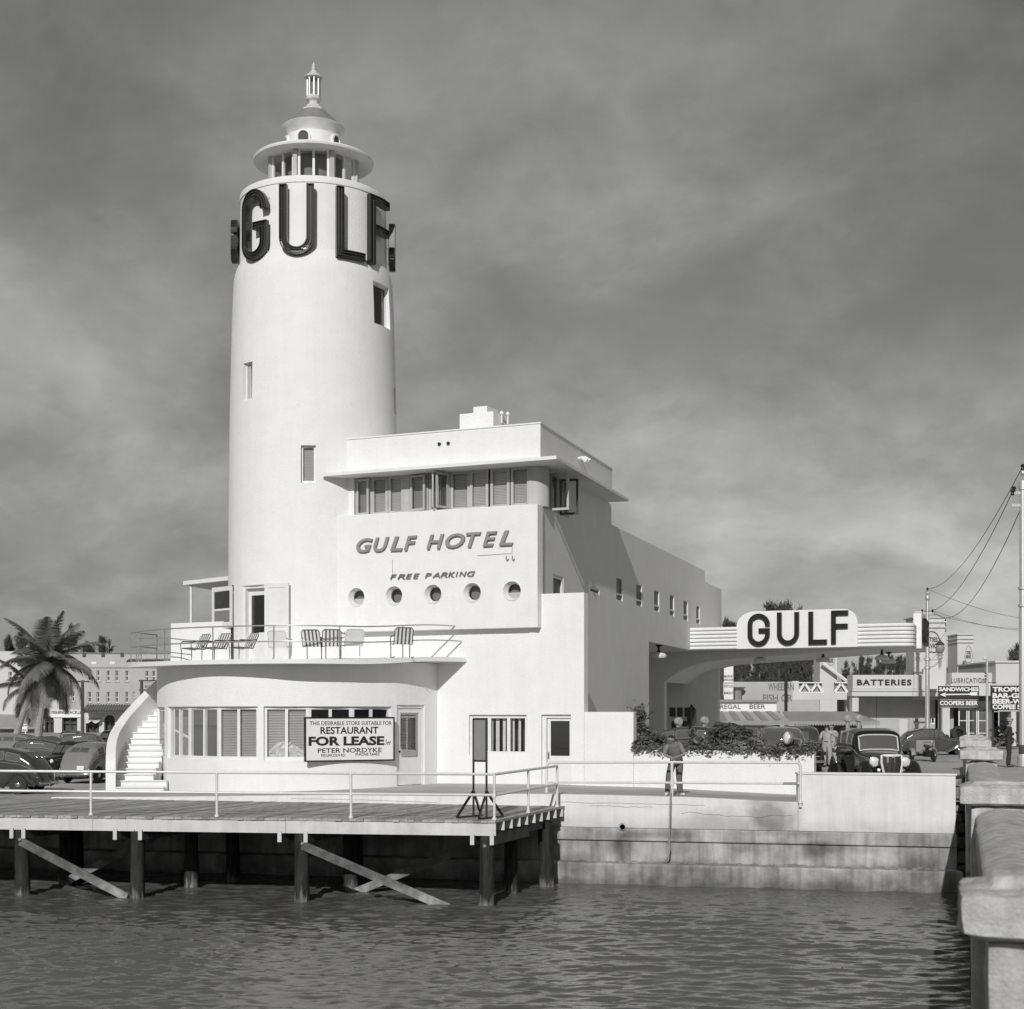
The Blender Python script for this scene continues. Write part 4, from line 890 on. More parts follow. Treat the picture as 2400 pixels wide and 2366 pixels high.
    def word(s, x0, x1, parent, za, zb_, mm, bold, dep):
        tot = fs(x1, -.36)-fs(x0, -.36); wd = {'G': 1.05, 'U': 1.0, 'L': .78, 'F': .82, 'H': 1.0, 'O': 1.1, 'T': .85, 'E': .8, 'R': .95, 'P': .9, 'A': 1.05, 'K': .95, 'I': .30, 'N': 1.0, ' ': .55}
        gap = .22; T = sum(wd[c] for c in s)+gap*(len(s)-1); u = fs(x0, -.36); k = tot/T
        for c in s:
            if c != ' ':
                lettering(c, fl, u, u+wd[c]*k*1.12, za, zb_, mm, parent, 'letter', dep, bold, .28)
            u += (wd[c]+gap)*k
    word('GULF', xa, xb, sg, zb1, zt1, GREY, .018, .06); word('HOTEL', xc, xd, sg, zb1, zt1, GREY, .018, .06)
    sp = thing('parking_sign', 'thin slanted letters reading FREE PARKING above the portholes', 'sign', FW(fs(1010, -.35), -.35, fz(1010, 1350, -.35)))
    x0, x1, x2, x3 = 913.8, 981, 995.5, 1111; z0_, z1_ = fz(x0, 1358.6, -.36), fz(x0, 1347, -.36)
    word('FREE', x0, x1, sp, z0_, z1_, INKG, 0.0, .03); word('PARKING', x2, x3, sp, z0_, z1_, INKG, 0.0, .03)
    m = MB(); q0, q1, q2, q3 = (fl(fs(x, -.36), .03, fz(x, y, -.36)) for x, y in ((1117, 1303), (1185, 1298), (1198, 1298), (1199, 1282))); m.tube([q0, q1, q2, q3], .008, 4); m.tube([fl(fs(918, -.36), .03, fz(918, 1312, -.36)), fl(fs(918, -.36), .03, fz(918, 1346, -.36))], .006, 4)
    for px in (1188, 1202):
        u, v = fs(px, -.36), fz(px, 1311, -.36); m.tube([fl(u-.03, 0, v+.10), fl(u-.04, 0, v), fl(u, 0, v-.05), fl(u+.05, 0, v), fl(u, 0, v+.01)], .012, 5)
    o = m.build('wiring', INKG, sg); o['kind'] = 'stuff'
build_hotel()

# ------------------------------------------------------------------ bowed restaurant front, terrace slab, stairs
BOW = [(-2.2, 47.05), (-3.4, 45.45), (-4.92, 44.45), (-6.5, 44.15), (-7.87, 44.35), (-8.94, 44.9), (-9.94, 45.85), (-10.64, 46.9), (-11.14, 48.2), (-11.42, 49.8), (-11.35, 51.6), (-10.9, 53.5)]
SLAB = [(-1.28, 46.6), (-2.3, 45.55), (-3.5, 44.45), (-4.75, 43.62), (-6.0, 43.25), (-7.2, 43.4), (-8.63, 43.98), (-10.2, 45.1), (-11.3, 46.4), (-12.0, 47.9), (-12.35, 49.6), (-12.25, 51.3), (-11.6, 53.0), (-10.6, 54.3)]
def spline(pts, n=10):
    out = []; p = [Vector(q) for q in pts]
    for i in range(len(p)-1):
        a, b, c, d = p[max(0, i-1)], p[i], p[i+1], p[min(len(p)-1, i+2)]
        for k in range(n):
            t = k/n; out.append(.5*((2*b)+(-a+c)*t+(2*a-5*b+4*c-d)*t*t+(-a+3*b-3*c+d)*t*t*t))
    return out+[p[-1]]
BS, SS = spline(BOW), spline(SLAB)
class Curve:
    def __init__(s, pts):
        s.p = pts; s.l = [0]
        for a, b in zip(pts, pts[1:]): s.l.append(s.l[-1]+(b-a).length)
    def at(s, a):
        a = max(0, min(s.l[-1], a)); i = min(len(s.l)-2, max(0, np.searchsorted(s.l, a)-1)); t = (a-s.l[i])/(s.l[i+1]-s.l[i]); return s.p[i].lerp(s.p[i+1], t)
    def nrm(s, a): d = (s.at(a+.15)-s.at(a-.15)).normalized(); return Vector((-d.y, d.x))          # away from the inside
    def par(s, px):
        u = (px-CX)/F
        for i in range(len(s.p)-1):
            f0, f1 = s.p[i].x-u*s.p[i].y, s.p[i+1].x-u*s.p[i+1].y
            if f0 >= 0 >= f1: return s.l[i]+(s.l[i+1]-s.l[i])*f0/(f0-f1)
        return s.l[-1]*.8
BC, SC_ = Curve(BS), Curve(SS)
def slab_z(p): return E+1.655-.15*smooth(1, 4.2, facD(p.x)-p.y) if p.x > -12.5 else E+1.5
def build_bow():
    t = thing('restaurant_front', 'low bowed restaurant front with white framed windows and a terrace slab for its roof', 'building', (-6.5, 45, E-2.4))
    flip = -1
    def N(a): n = BC.nrm(a); return n
    side = 1 if N(BC.par(640)).y < 0 else -1
    def pos(a, z, d): p = BC.at(a)-N(a)*side*d; return Vector((p.x, p.y, z))
    z0, z1 = E-1.385, E+.17
    A = (BC.par(604), BC.par(392)); B = (BC.par(918), BC.par(618)); D = (BC.par(995), BC.par(930)); S = (BC.par(385.5), BC.par(368))
    zd = walk_z(-3.4)+.01
    holes = [(A[0], A[1], z0, z1), (B[0], B[1], z0, z1), (D[0], D[1], zd, E+.22), (S[0], S[1], E-2.36, E+.16)]
    m = MB(); L = BC.l[-1]; curved_wall(m, pos, [L*i/110 for i in range(111)], [E-2.8, E+1.49], holes, .28); m.build('wall', WHITE, t, smooth=30)
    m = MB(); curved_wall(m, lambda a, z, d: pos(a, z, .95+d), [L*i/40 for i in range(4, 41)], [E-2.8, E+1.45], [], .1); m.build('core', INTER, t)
    def chord(a, b):
        p, q = pos(a, 0, 0), pos(b, 0, 0); ax = (p-q).normalized(); inn = Vector((-ax.y, ax.x, 0)); inn = inn if inn.y > 0 else -inn
        return (lambda u, d, v: q+ax*u+inn*d+Vector((0, 0, v))), (p-q).length
    k = 0
    bl = {0: (0, 0), 1: (.62, .62), 2: (0, 0)}
    for (a, b), n in ((A, 3), (B, 3)):
        for i in range(n):
            q, p = lerp(b, a, i/n), lerp(b, a, (i+1)/n); fr, ln = chord(p, q)
            bk = BLIND if not (n == 3 and a == B[0] and i > 0) else None
            window(t, fr, .004, ln-.004, z0, z1, 2, .085, .08, .08, blind=bk, bspan=bl[i] if a == A[0] else (0, 0))
    fr, ln = chord(*D); m = MB(); zt = E+.22
    for u0, u1, v0, v1 in ((0, .09, zd, zt), (ln-.06, ln, zd, zt), (.09, ln-.06, zt-.1, zt)): m.fbox(fr, (u0, .04, v0), (u1, .2, v1))
    m.build('door_frame', TRIM, t); a, b, y0, y1 = .10, ln-.07, zd+.02, zt-.11; m = MB(); g0, g1 = lerp(y0, y1, .36), y1-.12
    for u0, u1, v0, v1 in ((a, a+.13, y0, y1), (b-.13, b, y0, y1), (a+.13, b-.13, g1, y1), (a+.13, b-.13, y0, g0)): m.fbox(fr, (u0, .07, v0), (u1, .12, v1))
    d = m.build('door', TRIM, t); m = MB(); m.fbox(fr, (a+.13, .09, g0), (b-.13, .095, g1)); m.build('pane', GLASS, d)
    m = MB(); z = g1
    while z > g0+.03: m.fbox(fr, (a+.14, .14, z-.03), (b-.14, .16, z)); z -= .047
    o = m.build('blind', BLIND, d); o['kind'] = 'stuff'
    m = MB(); m.ball(fr(a+.06, .03, lerp(y0, y1, .44)), .035, 8); m.build('handle', BLACK, d)
    fr, ln = chord(*S); m = MB()
    for u0, u1, v0, v1 in ((0, .05, E-2.36, E+.16), (ln-.05, ln, E-2.36, E+.16), (.05, ln-.05, E-2.36, E-1.35), (.05, ln-.05, E+.04, E+.16)): m.fbox(fr, (u0, .06, v0), (u1, .14, v1))
    d = m.build('side_door', TRIM, t); m = MB(); m.fbox(fr, (.05, .09, E-1.35), (ln-.05, .095, E+.04)); m.build('pane', DGLASS, d)
    # crumpled paper behind the glass
    fr, ln = chord(lerp(B[1], B[0], .30), B[1]); m = MB(); rg = random.Random(2); n = 13; vs = []
    for i in range(n+1):
        hgt = .50*math.sin(PI*min(1, .12+i/n*.85))**.7
        for j in range(6): vs.append(fr(.12+ln*.9*i/n+rg.uniform(-.03, .03), .19+rg.uniform(-.04, .05), z0+.05+hgt*j/5+rg.uniform(-.03, .03)))
    m.add(vs, [(i*6+j, (i+1)*6+j, (i+1)*6+j+1, i*6+j+1) for i in range(n) for j in range(5)])
    tag(m.build('crumpled_paper', CURT, org=vs[0]), 'heap of crumpled paper behind the restaurant window left of the lease board', 'paper')
    # slab
    plan = [(p.x, p.y) for p in SS]+[(-8, 55.0), (-1.35, 47.4)]
    tri = tessellate_polygon([[Vector((a, b, 0)) for a, b in plan]]); n = len(plan); vs = []
    for a, b in plan: vs.append((a, b, slab_z(Vector((a, b)))))
    for a, b in plan: vs.append((a, b, slab_z(Vector((a, b)))-.13))
    m = MB(); m.add(vs, [tuple(q) for q in tri]+[tuple(i+n for i in q) for q in tri]+[(i, (i+1) % n, n+(i+1) % n, n+i) for i in range(n)]); m.build('terrace_slab', WHITE, t, bevel=.015)
    # railing
    r = thing('terrace_railing', 'thin curved pipe railing round the edge of the upper terrace', 'railing', (-6.5, 43.3, E+1.5))
    sside = 1 if SC_.nrm(SC_.par(640)).y < 0 else -1
    def rp(a, h): p = SC_.at(a)-SC_.nrm(a)*sside*.14; z = slab_z(SC_.at(a)); return Vector((p.x, p.y, z+h))
    Ls = SC_.l[-1]; e = .24; st = [lerp(e, Ls*.86, i/70) for i in range(71)]
    for h, s0 in ((.95, 3), (.50, 0)):
        pts = [rp(a, h) for a in st[s0//3:]]; m = MB(); m.tube(pts, .021, 6); m.build('rail', GALV, r, smooth=60)
    for zx in (1505, 1180, 833, 518, 272, 127, 100):
        a = SC_.par(250+zx/2.1467); m = MB(); m.tube([rp(a, 0), rp(a, .95)], .019, 6); m.build('post', GALV, r, smooth=60)
    for i in range(2): a = Ls*(.80+.06*i); m = MB(); m.tube([rp(a, 0), rp(a, .95)], .019, 6); m.build('post', GALV, r, smooth=60)
    # lower inner rail by the stair head
    q0, q1, q2 = P(325, 1497, 50.5), P(392, 1496, 49.6), P(450, 1502, 48.6)
    hr = thing('stair_head_railing', 'short pipe handrail at the head of the outside stairs', 'railing', (q0.x, q0.y, E+1.5))
    for dz in (0, -.45): m = MB(); m.tube([q0+Vector((0, 0, dz)), q1+Vector((0, 0, dz)), q2+Vector((0, 0, dz))], .019, 6); m.build('rail', GALV, hr)
    for q in (q0, q1): m = MB(); m.tube([q, Vector((q.x, q.y, E+1.5))], .019, 6); m.build('post', GALV, hr)
    # outside stairs
    s = thing('outside_staircase', 'white outside stairs with a sweeping solid parapet beside the bowed front', 'staircase', (-11.6, 46, E-2.45))
    inn = spline([(-11.83, 45.85), (-12.0, 46.6), (-12.08, 47.3), (-12.06, 47.9), (-11.96, 48.4), (-11.82, 48.95), (-11.6, 49.5), (-11.2, 50.3), (-10.6, 51.2)], 4); ic = Curve(inn)
    def xin(y):
        for a, b in zip(inn, inn[1:]):
            if a.y <= y <= b.y: return lerp(a.x, b.x, (y-a.y)/(b.y-a.y+1e-9))
        return inn[-1].x if y > 48 else inn[0].x
    zf = E-2.46
    for k in range(20):
        y = 45.95+.28*k+(0 if k else -.12); z1_ = zf+.20+.178*k; xa, xb = xin(y)-.02, (-10.40 if k < 2 else -10.9+.02*k)
        m = MB(); m.box((xa, y, zf-.3 if k < 3 else z1_-.6), (xb, y+.33, z1_)); m.build('step', WHITE, s, bevel=.006)
        m = MB(); m.box((xa+.01, y-.045, z1_-.002), (xb, y+.29, z1_+.03)); m.build('tread', CONCW if False else WHITE, s, bevel=.004)
    prof = [(45.85, -1.9), (46.05, -1.55), (46.4, -1.22), (47.2, -.72), (47.8, -.42), (48.3, -.09), (48.85, .2), (49.3, .5), (49.8, .84), (50.4, 1.25), (51.2, 1.6)]
    prof = [(45.85, -1.62), (45.95, -1.42), (46.3, -1.15), (46.8, -.86), (47.3, -.62), (47.8, -.40), (48.3, -.09), (48.85, .2), (49.3, .5), (49.8, .84), (50.4, 1.25), (51.2, 1.6)]
    m = MB(); vs = []; n = 36
    for i in range(n+1):
        y = lerp(45.85, 51.2, i/n); x = xin(y); zt_ = E+interp(y, prof); vs += [(x-.30, y, zf-.4), (x, y, zf-.4), (x, y, zt_), (x-.30, y, zt_)]
    f = [(i*4+j, i*4+(j+1) % 4, i*4+4+(j+1) % 4, i*4+4+j) for i in range(n) for j in range(4)]+[(0, 1, 2, 3), (n*4+3, n*4+2, n*4+1, n*4)]
    m.add(vs, f); m.build('parapet', WHITE, s, smooth=35, bevel=.015)
    # lease board
    pl, pr = P(713.5, 1730, 43.85), P(924.5, 1730, 45.1); ax = Vector((pr.x-pl.x, pr.y-pl.y, 0)); wd = ax.length; ax.normalize(); nn = Vector((ax.y, -ax.x, 0)); nn = nn if nn.y < 0 else -nn
    zb_, zt_ = Z(1786.5, 43.85), Z(1681, 43.85); fr = lambda u, d, v: Vector((pl.x, pl.y, 0))+ax*u-nn*d+Vector((0, 0, v))
    b = thing('lease_board', 'white board with a black frame advertising the restaurant for lease', 'sign', fr(wd/2, 0, zb_))
    m = MB(); m.fbox(fr, (.04, .0, zb_+.04), (wd-.04, .03, zt_-.04)); m.build('board', SIGNW, b)
    for u0, u1, v0, v1 in ((0, wd, zb_, zb_+.04), (0, wd, zt_-.04, zt_), (0, .04, zb_+.04, zt_-.04), (wd-.04, wd, zb_+.04, zt_-.04)): m = MB(); m.fbox(fr, (u0, -.02, v0), (u1, .05, v1)); m.build('frame', BLACK, b)
    ZX = lambda x: (x-998)/(1447-998)*wd; ZY = lambda y: zt_-(y-754)/(974-754)*(zt_-zb_)
    for s_, x0, x1, y0, y1, bold, sh in (('THIS DESIRABLE STORE SUITABLE FOR', 1024, 1433, 795, 775, .004, 0), ('RESTAURANT', 1076, 1365, 838, 803, .022, 0), ('FOR LEASE', 1018, 1395, 896, 850, .042, 0), ('See', 1398, 1428, 893, 868, .0, .4), ('PETER NORDYKE', 1063, 1382, 931, 908, .012, 0), ('920 LINCOLN RD.', 1078, 1200, 950, 936, .008, 0), ('PHONE 56453', 1250, 1370, 947, 933, .008, 0)):
        lettering(s_, fr, ZX(x0), ZX(x1), ZY(y0), ZY(y1), INK, b, 'lettering', .004, bold, sh, -.001)
build_bow()

# ------------------------------------------------------------------ filling station canopy
tF = ts(1618); fD = (SO+ES*tF)
def CF(u, d, z): q = fD+EX*u+IN*d; return Vector((q.x, q.y, z))        # canopy front plane
def cs(px, d=0.0): u = (px-CX)/F; q = fD+IN*d; return (u*q.y-q.x)/(EX.x-u*EX.y)
def cz(px, py, d=0.0): return Z(py, (fD+IN*d+EX*cs(px, d)).y)
def build_canopy():
    t = thing('filling_station_canopy', 'long white ribbed canopy on a curved arch over the filling station forecourt', 'canopy', CF(5, 2, E-2.2))
    u1 = cs(2137); r = 1.0; z0 = cz(1700, 1522.5); z1 = cz(1650, 1470.5); esl = Vector((ES.x, ES.y, 0)); dp = 7.4
    sk = ES.dot(EX); cf_ = lambda u, d, z: CF(u+d*sk/ES.dot(IN), d, z)     # depth runs along the hotel side
    # deck of the canopy and rounded end
    plan = [cf_(-.0, .03, 0), cf_(u1-.55, .03, 0)]+[cf_(u1-.55+.55*math.sin(a), .03+.55*(1-math.cos(a)), 0) for a in [PI/2*i/6 for i in range(1, 7)]]+[cf_(u1, dp, 0), cf_(0, dp, 0)]
    m = MB(); m.prism([(p.x, p.y) for p in plan], z0+.02, z1-.06); m.build('canopy_slab', STUCCO, t)
    nb = 6; hh = (z1-z0)/nb
    for i in range(nb):                                              # ribbed bands of the fascia
        for a, b, end in ((.01, cs(1730), 0), (cs(2010), u1-.55, 1)):
            pts = [(a, -.02), (b, -.02)]
            if end: pts += [(u1-.55+.6*math.sin(q), -.02+.6*(1-math.cos(q))) for q in [PI/2*k/6 for k in range(1, 7)]]+[(u1+.05, dp)]
            m = MB(); vs = []; f = []; k = len(pts); pr = [(0, .0), (-.05, .03), (-.06, hh*.55), (-.03, hh-.03), (0, hh-.02)]
            for (u, d) in pts:
                for o, h in pr:
                    q = cf_(u, d, z0+i*hh+h)
                    if end and u > u1-.5: q = q+Vector((EX.x, EX.y, 0))*(-o)*min(1, (u-u1+.55)/.5)+Vector((IN.x, IN.y, 0))*o*(1-min(1, (u-u1+.55)/.5))
                    else: q = q+Vector((IN.x, IN.y, 0))*o
                    vs.append(q)
            n = len(pr); f = [(q*n+j, q*n+j+1, (q+1)*n+j+1, (q+1)*n+j) for q in range(k-1) for j in range(n-1)]
            m.add(vs, f); m.build('fascia_band', WHITE, t, smooth=30)
    # sign panel with rounded shoulders
    a, b = cs(1728.5), cs(2012); zt = cz(1870, 1431); rr = zt-z1; zt2 = zt
    out = [(a, z0+.005), (b, z0+.005), (b, z1+.02)]+[(b-rr*1.0*(1-math.cos(q)), z1+rr*math.sin(q)) for q in [PI/2*i/8 for i in range(1, 9)]]+[(a+rr*1.3*(1-math.sin(q)), z1+rr*math.cos(q)) for q in [PI/2*i/8 for i in range(0, 8)]]+[(a, z1+.02)]
    m = MB(); m.plate(out, .45, lambda u, d, v: CF(u, -.16+d, v)); m.build('sign_panel', WHITE, t, bevel=.02)
    for ch, xa, xb, ya, yb in (('G', 1050, 1228, 310, 573), ('U', 1288, 1466, 299, 565), ('L', 1543, 1692, 293, 558), ('F', 1727, 1865, 284, 553)):
        xa, xb = 1450+xa/3.4636, 1450+xb/3.4636; ya, yb = 1350+ya/3.4636, 1350+yb/3.4636
        ua, ub = cs(xa, -.2), cs(xb, -.2); za, zb_ = cz(xa, yb, -.2), cz(xa, ya, -.2)
        channel_letter(ch, ub-ua, zb_-za, .20, .12, lambda u, d, v, ua=ua, za=za: CF(ua+u, -.285+d, za+v), t, m=BLACK, tube=False, rim=.02, rec=.03)
    # end panel seen edge on with its dark letters
    m = MB(); q0 = 1.0; m.plate([(2.2, z0-.02), (6.6, z0-.02), (6.6, z1+.5), (6.1, zt), (2.7, zt), (2.2, z1+.5)], .35, lambda u, d, v: cf_(u1+.02-.06, u, v)+Vector((EX.x, EX.y, 0))*(d)); m.build('end_sign_panel', WHITE, t, bevel=.02)
    for ch, ua in (('G', 2.55), ('U', 3.6), ('L', 4.6), ('F', 5.6)):
        channel_letter(ch, .8, zt-z0-.5, .2, .14, lambda u, d, v, ua=ua: cf_(u1, ua+u, z0+.2+v)+Vector((EX.x, EX.y, 0))*(.48-d), t, tube=False, rim=.02, rec=.03)
    # arch haunch: profile in the front plane extruded along the canopy depth
    lo = [(1557, 1599), (1571, 1588), (1594, 1572.5), (1623, 1560), (1652, 1552.5), (1683, 1548), (1727, 1544), (1792, 1539.5), (1857, 1535), (1950, 1527), (2060, 1518.5), (2105, 1515.5)]
    d0 = 1.6; pts = [(cs(x, d0), cz(x, y, d0)) for x, y in lo]
    us = pts[0][0]; poly = [(us-1.6, E-2.7), (us, E-2.7)]+pts+[(pts[-1][0], z0+.05), (us-1.6, z0+.05)]
    def fa(u, d, v): q = CF(u, d0, v)+esl*d; return q
    m = MB(); zc = pts[0][1]
    m.plate([p for p in poly], .5, fa); m.build('front_arch', STUCCO, t, smooth=25)
    m = MB(); n = len(pts); vs = [fa(u, .5, v) for u, v in pts]+[fa(u, dp-.3, v+.0) for u, v in pts]; m.add(vs, [(i, i+1, n+i+1, n+i) for i in range(n-1)])
    m.build('vault', STUCCO, t, smooth=25)
    # hanging lamps
    for i, p in enumerate((P(1544, 1531, 62.8), P(1783, 1543, 69.0), P(1929, 1542, 69.5), P(2067, 1536.5, 68.5), P(2083, 1545, 71))):
        l = thing('canopy_lamp', ['white bowl lamp hanging by the drive-through pier', 'bowl lamp under the arch vault below the letter G', 'bowl lamp under the vault below the letter F', 'bowl lamp nearer the front at the right end of the canopy', 'bowl lamp deeper under the right end of the canopy'][i], 'lamp', p, 'bowl lamps under the station canopy')
        m = MB(); m.lathe([(.30, -.20), (.33, -.12), (.26, -.02), (.10, .02), (.001, .02)][::-1], 16, p); m.build('shade', LENS if False else TRIM, l, smooth=50)
        m = MB(); m.lathe([(.10, .02), (.05, .10), (.05, .22), (.14, .30), (.14, .8)], 12, p); m.build('fitting', BLACK, l, smooth=50)
build_canopy()

# ------------------------------------------------------------------ foliage helpers
def leaf_cloud(mb, n, sample, size, rng, mi=0, flat=.0):
    for _ in range(n):
        p = sample(); s = size*rng.uniform(.6, 1.4); a, b = rng.uniform(0, 2*PI), rng.uniform(-.9, .9)
        d = Vector((math.cos(a)*math.cos(b), math.sin(a)*math.cos(b), math.sin(b))); e = d.cross(Vector((rng.uniform(-1, 1), rng.uniform(-1, 1), rng.uniform(-.3, 1)))).normalized()
        mb.add([p-d*s, p+e*s*.45, p+d*s, p-e*s*.45], [(0, 1, 2, 3)], mi)
def build_planter():
    t = thing('planter', 'long white walled planter full of plants in front of the forecourt', 'planter', FW(fs(1700), 0, E-2.2))
    a, b = fs(1485), fs(1908); zt = fz(1700, 1760); fw = lambda u, d, v: FW(u, d, v); zb = E-2.7
    m = MB(); m.plate([(a, zb), (b, zb), (b, zt), (a, zt)], .25, fw); m.build('front_wall', WHITE, t, bevel=.015)
    m = MB(); m.plate([(.25, zb), (2.4, zb), (2.4, zt), (.25, zt)], .22, lambda u, d, v: FW(b-d-u*.228, u, v)); m.build('end_wall', WHITE, t, bevel=.015)
    m = MB(); m.plate([(a, zb), (b-.62, zb), (b-.62, zt), (a, zt)], .2, lambda u, d, v: FW(u, 2.4+d, v)); m.build('back_wall', WHITE, t)
    m = MB(); m.plate([(a, .25), (b-.22, .25), (b-.22, 2.4), (a, 2.4)], .1, lambda u, d, v: FW(u, v, zt-.16+d)); m.build('soil', SOIL, t)
    rg = random.Random(21)
    def plant(name, label, cat, px0, px1, hfun, n, size, mm, d0=.1, d1=1.2, drape=0.0, stems=6):
        u0, u1 = fs(px0), fs(px1); o = FW((u0+u1)/2, .6, zt)
        p = thing(name, label, cat, o); m = MB()
        def smp():
            u = rg.uniform(u0, u1); d = rg.uniform(d0, d1); h = hfun((u-u0)/(u1-u0), d)
            v = h*(rg.random()**.7)
            if drape and rg.random() < .25: return FW(u, rg.uniform(-.12, .1), zt+rg.uniform(-drape*rg.random(), .12))
            return FW(u, d, zt-.05+v)
        leaf_cloud(m, n, smp, size, rg); m.build('foliage', mm, p)
        m = MB()
        for i in range(stems):
            u = lerp(u0, u1, (i+.5)/stems); d = rg.uniform(.4, .9); h = hfun((u-u0)/(u1-u0), d)*.8; m.tube([FW(u, d, zt-.1), FW(u+rg.uniform(-.1, .1), d, zt+h)], .015, 4)
        k = m.build('stems', BARK, p); k['kind'] = 'stuff'; return p
    bump = lambda t, d: .36*(.6+.4*math.sin(t*23)*math.sin(t*7+d*3))
    plant('ivy', 'low ivy spilling over the planter rim all along its front', 'ivy', 1484, 1907, lambda t, d: .30+.16*math.sin(t*31)*math.sin(t*9+1), 4600, .06, LEAFL, -.05, 1.0, .22, 20)
    plant('ivy', 'ivy tuft hanging over the planter front below the floodlight', 'ivy', 1785, 1835, lambda t, d: .12, 420, .055, LEAFL, -.16, .1, .42, 3)
    plant('ivy', 'small ivy tuft hanging at the right end of the planter', 'ivy', 1855, 1890, lambda t, d: .12, 260, .05, LEAFL, -.14, .1, .36, 3)
    plant('bush', 'dark rounded bush in the middle of the planter behind the leaning man', 'bush', 1618, 1752, lambda t, d: max(.1, 0.70*math.sin(PI*min(1, max(0, .05+.9*t)))**.6+.12*math.sin(t*40)), 3600, .065, LEAF, .5, 1.6, 0, 9)
    plant('bush', 'low dark bush in the planter beside the garden wall', 'bush', 1492, 1562, lambda t, d: .62-.3*t, 900, .07, LEAF, .3, 1.2, 0, 5)
    # tall spindly plant against the garden wall and a spray above the bush
    for k, (label, base, pts, n) in enumerate((('tall leggy plant with sparse leaves climbing beside the garden wall', (1496, 1770), ((1498, 1740), (1502, 1710), (1499, 1690), (1495, 1672), (1505, 1664)), 520), ('single leafy shoot standing above the dark bush', (1665, 1755), ((1668, 1735), (1676, 1712), (1684, 1692)), 150), ('thin upright shoot at the left side of the dark bush', (1628, 1760), ((1626, 1740), (1624, 1722), (1620, 1704)), 130))):
        d = .45 if k == 0 else 1.0; o = FW(fs(base[0], d), d, fz(base[0], base[1], d)); p = thing('climbing_plant', label, 'plant', o)
        line = [o]+[FW(fs(x, d), d, fz(x, y, d)) for x, y in pts]; m = MB(); m.tube(line, .014, 5); m.build('stem', BARK, p); m = MB()
        def smp():
            i = rg.uniform(0, len(line)-1.001); q = line[int(i)].lerp(line[int(i)+1], i % 1); s = .20 if k == 0 else .08
            return q+Vector((rg.gauss(0, s*.6), rg.gauss(0, s*.6), rg.gauss(0, s*.5)))
        leaf_cloud(m, n, smp, .07, rg); m.build('foliage', LEAF, p)
    # floodlight standing in the planter
    q = P(1846, 1730, 42.35); l = thing('floodlight', 'polished round floodlight on a short stand among the ivy', 'floodlight', Vector((q.x, q.y, zt)))
    ax = Vector((-.92, -.20, .12)).normalized(); M = Matrix.Translation(q) @ ax.to_track_quat('Z', 'Y').to_matrix().to_4x4() @ Matrix.Scale(.70, 4)
    m = MB(); m.lathe([(.02, -.36), (.05, -.35), (.06, -.26), (.13, -.22), (.21, -.15), (.26, -.05), (.27, .02), (.25, .05)], 24, M=M); m.build('reflector', GALV, l, smooth=50)
    m = MB(); m.lathe([(.25, .05), (.21, .11), (.11, .16), (.001, .175)], 24, M=M); m.build('lens', LENS, l, smooth=60)
    m = MB(); b = q-ax*.25; m.tube([b, b-ax*.15, Vector((b.x+.1, b.y, zt-.1))], .03, 8); m.build('stand', GALV, l, smooth=60)
build_planter()

# ------------------------------------------------------------------ lawn chairs on the terrace
def make_chair(label, style):
    t = thing('lawn_chair', label, 'chair', (0, 0, 0), 'lawn chairs on the terrace')
    fm = TRIM if style == 'white' else CHAR; m = MB(); W_ = .27          # faces -y
    bk = lambda h: .18+.30*h                                          # back leans to +y
    back = [(-W_, .20, .38), (-W_, .40, .80), (-W_+.06, .425, .86), (W_-.06, .425, .86), (W_, .40, .80), (W_, .20, .38)]
    m.tube(back, .014, 6); m.tube([(-W_, .20, .38), (-W_, -.25, .42), (W_, -.25, .42), (W_, .20, .38)], .014, 6); m.build('frame', fm, t, smooth=60)
    for s in (-1, 1):
        m = MB(); m.tube([(s*W_, .34, .66), (s*(W_+.02), .10, .62), (s*(W_+.02), -.22, .62), (s*(W_+.02), -.30, .56), (s*(W_+.01), -.27, .30), (s*(W_+.01), -.28, .015), (s*(W_+.01), .36, .015)], .014, 6); m.build('leg', fm, t, smooth=60)
        m = MB(); m.bar((s*(W_+.02), .12, .635), (s*(W_+.02), -.25, .635), .05, .02); m.build('armrest', fm, t)
    n = 9
    for nm, a, b in (('backrest', (.205, .39), (.42, .85)), ('seat', (.19, .385), (-.24, .425))):
        m = MB()
        for i in range(n):
            x0, x1 = lerp(-W_+.02, W_-.02, i/n), lerp(-W_+.02, W_-.02, (i+1)/n)-.006
            if nm == 'backrest': vs = [(x0, a[0], a[1]), (x1, a[0], a[1]), (x1, b[0], b[1]), (x0, b[0], b[1])]; off = Vector((0, -.01, .005))
            else: vs = [(x0, a[0], a[1]), (x1, a[0], a[1]), (x1, b[0], b[1]), (x0, b[0], b[1])]; off = Vector((0, 0, .012))
            vs = [Vector(v) for v in vs]; m.add(vs+[v+off for v in vs], [(0, 1, 2, 3), (7, 6, 5, 4), (0, 4, 5, 1), (2, 6, 7, 3), (1, 5, 6, 2), (3, 7, 4, 0)], 0 if (style == 'white' or i % 2 == 0) else 1)
        o = m.build(nm, [SIGNW, CANVAS_D if style != 'white' else TRIM], t); o['kind'] = 'stuff'
    return t
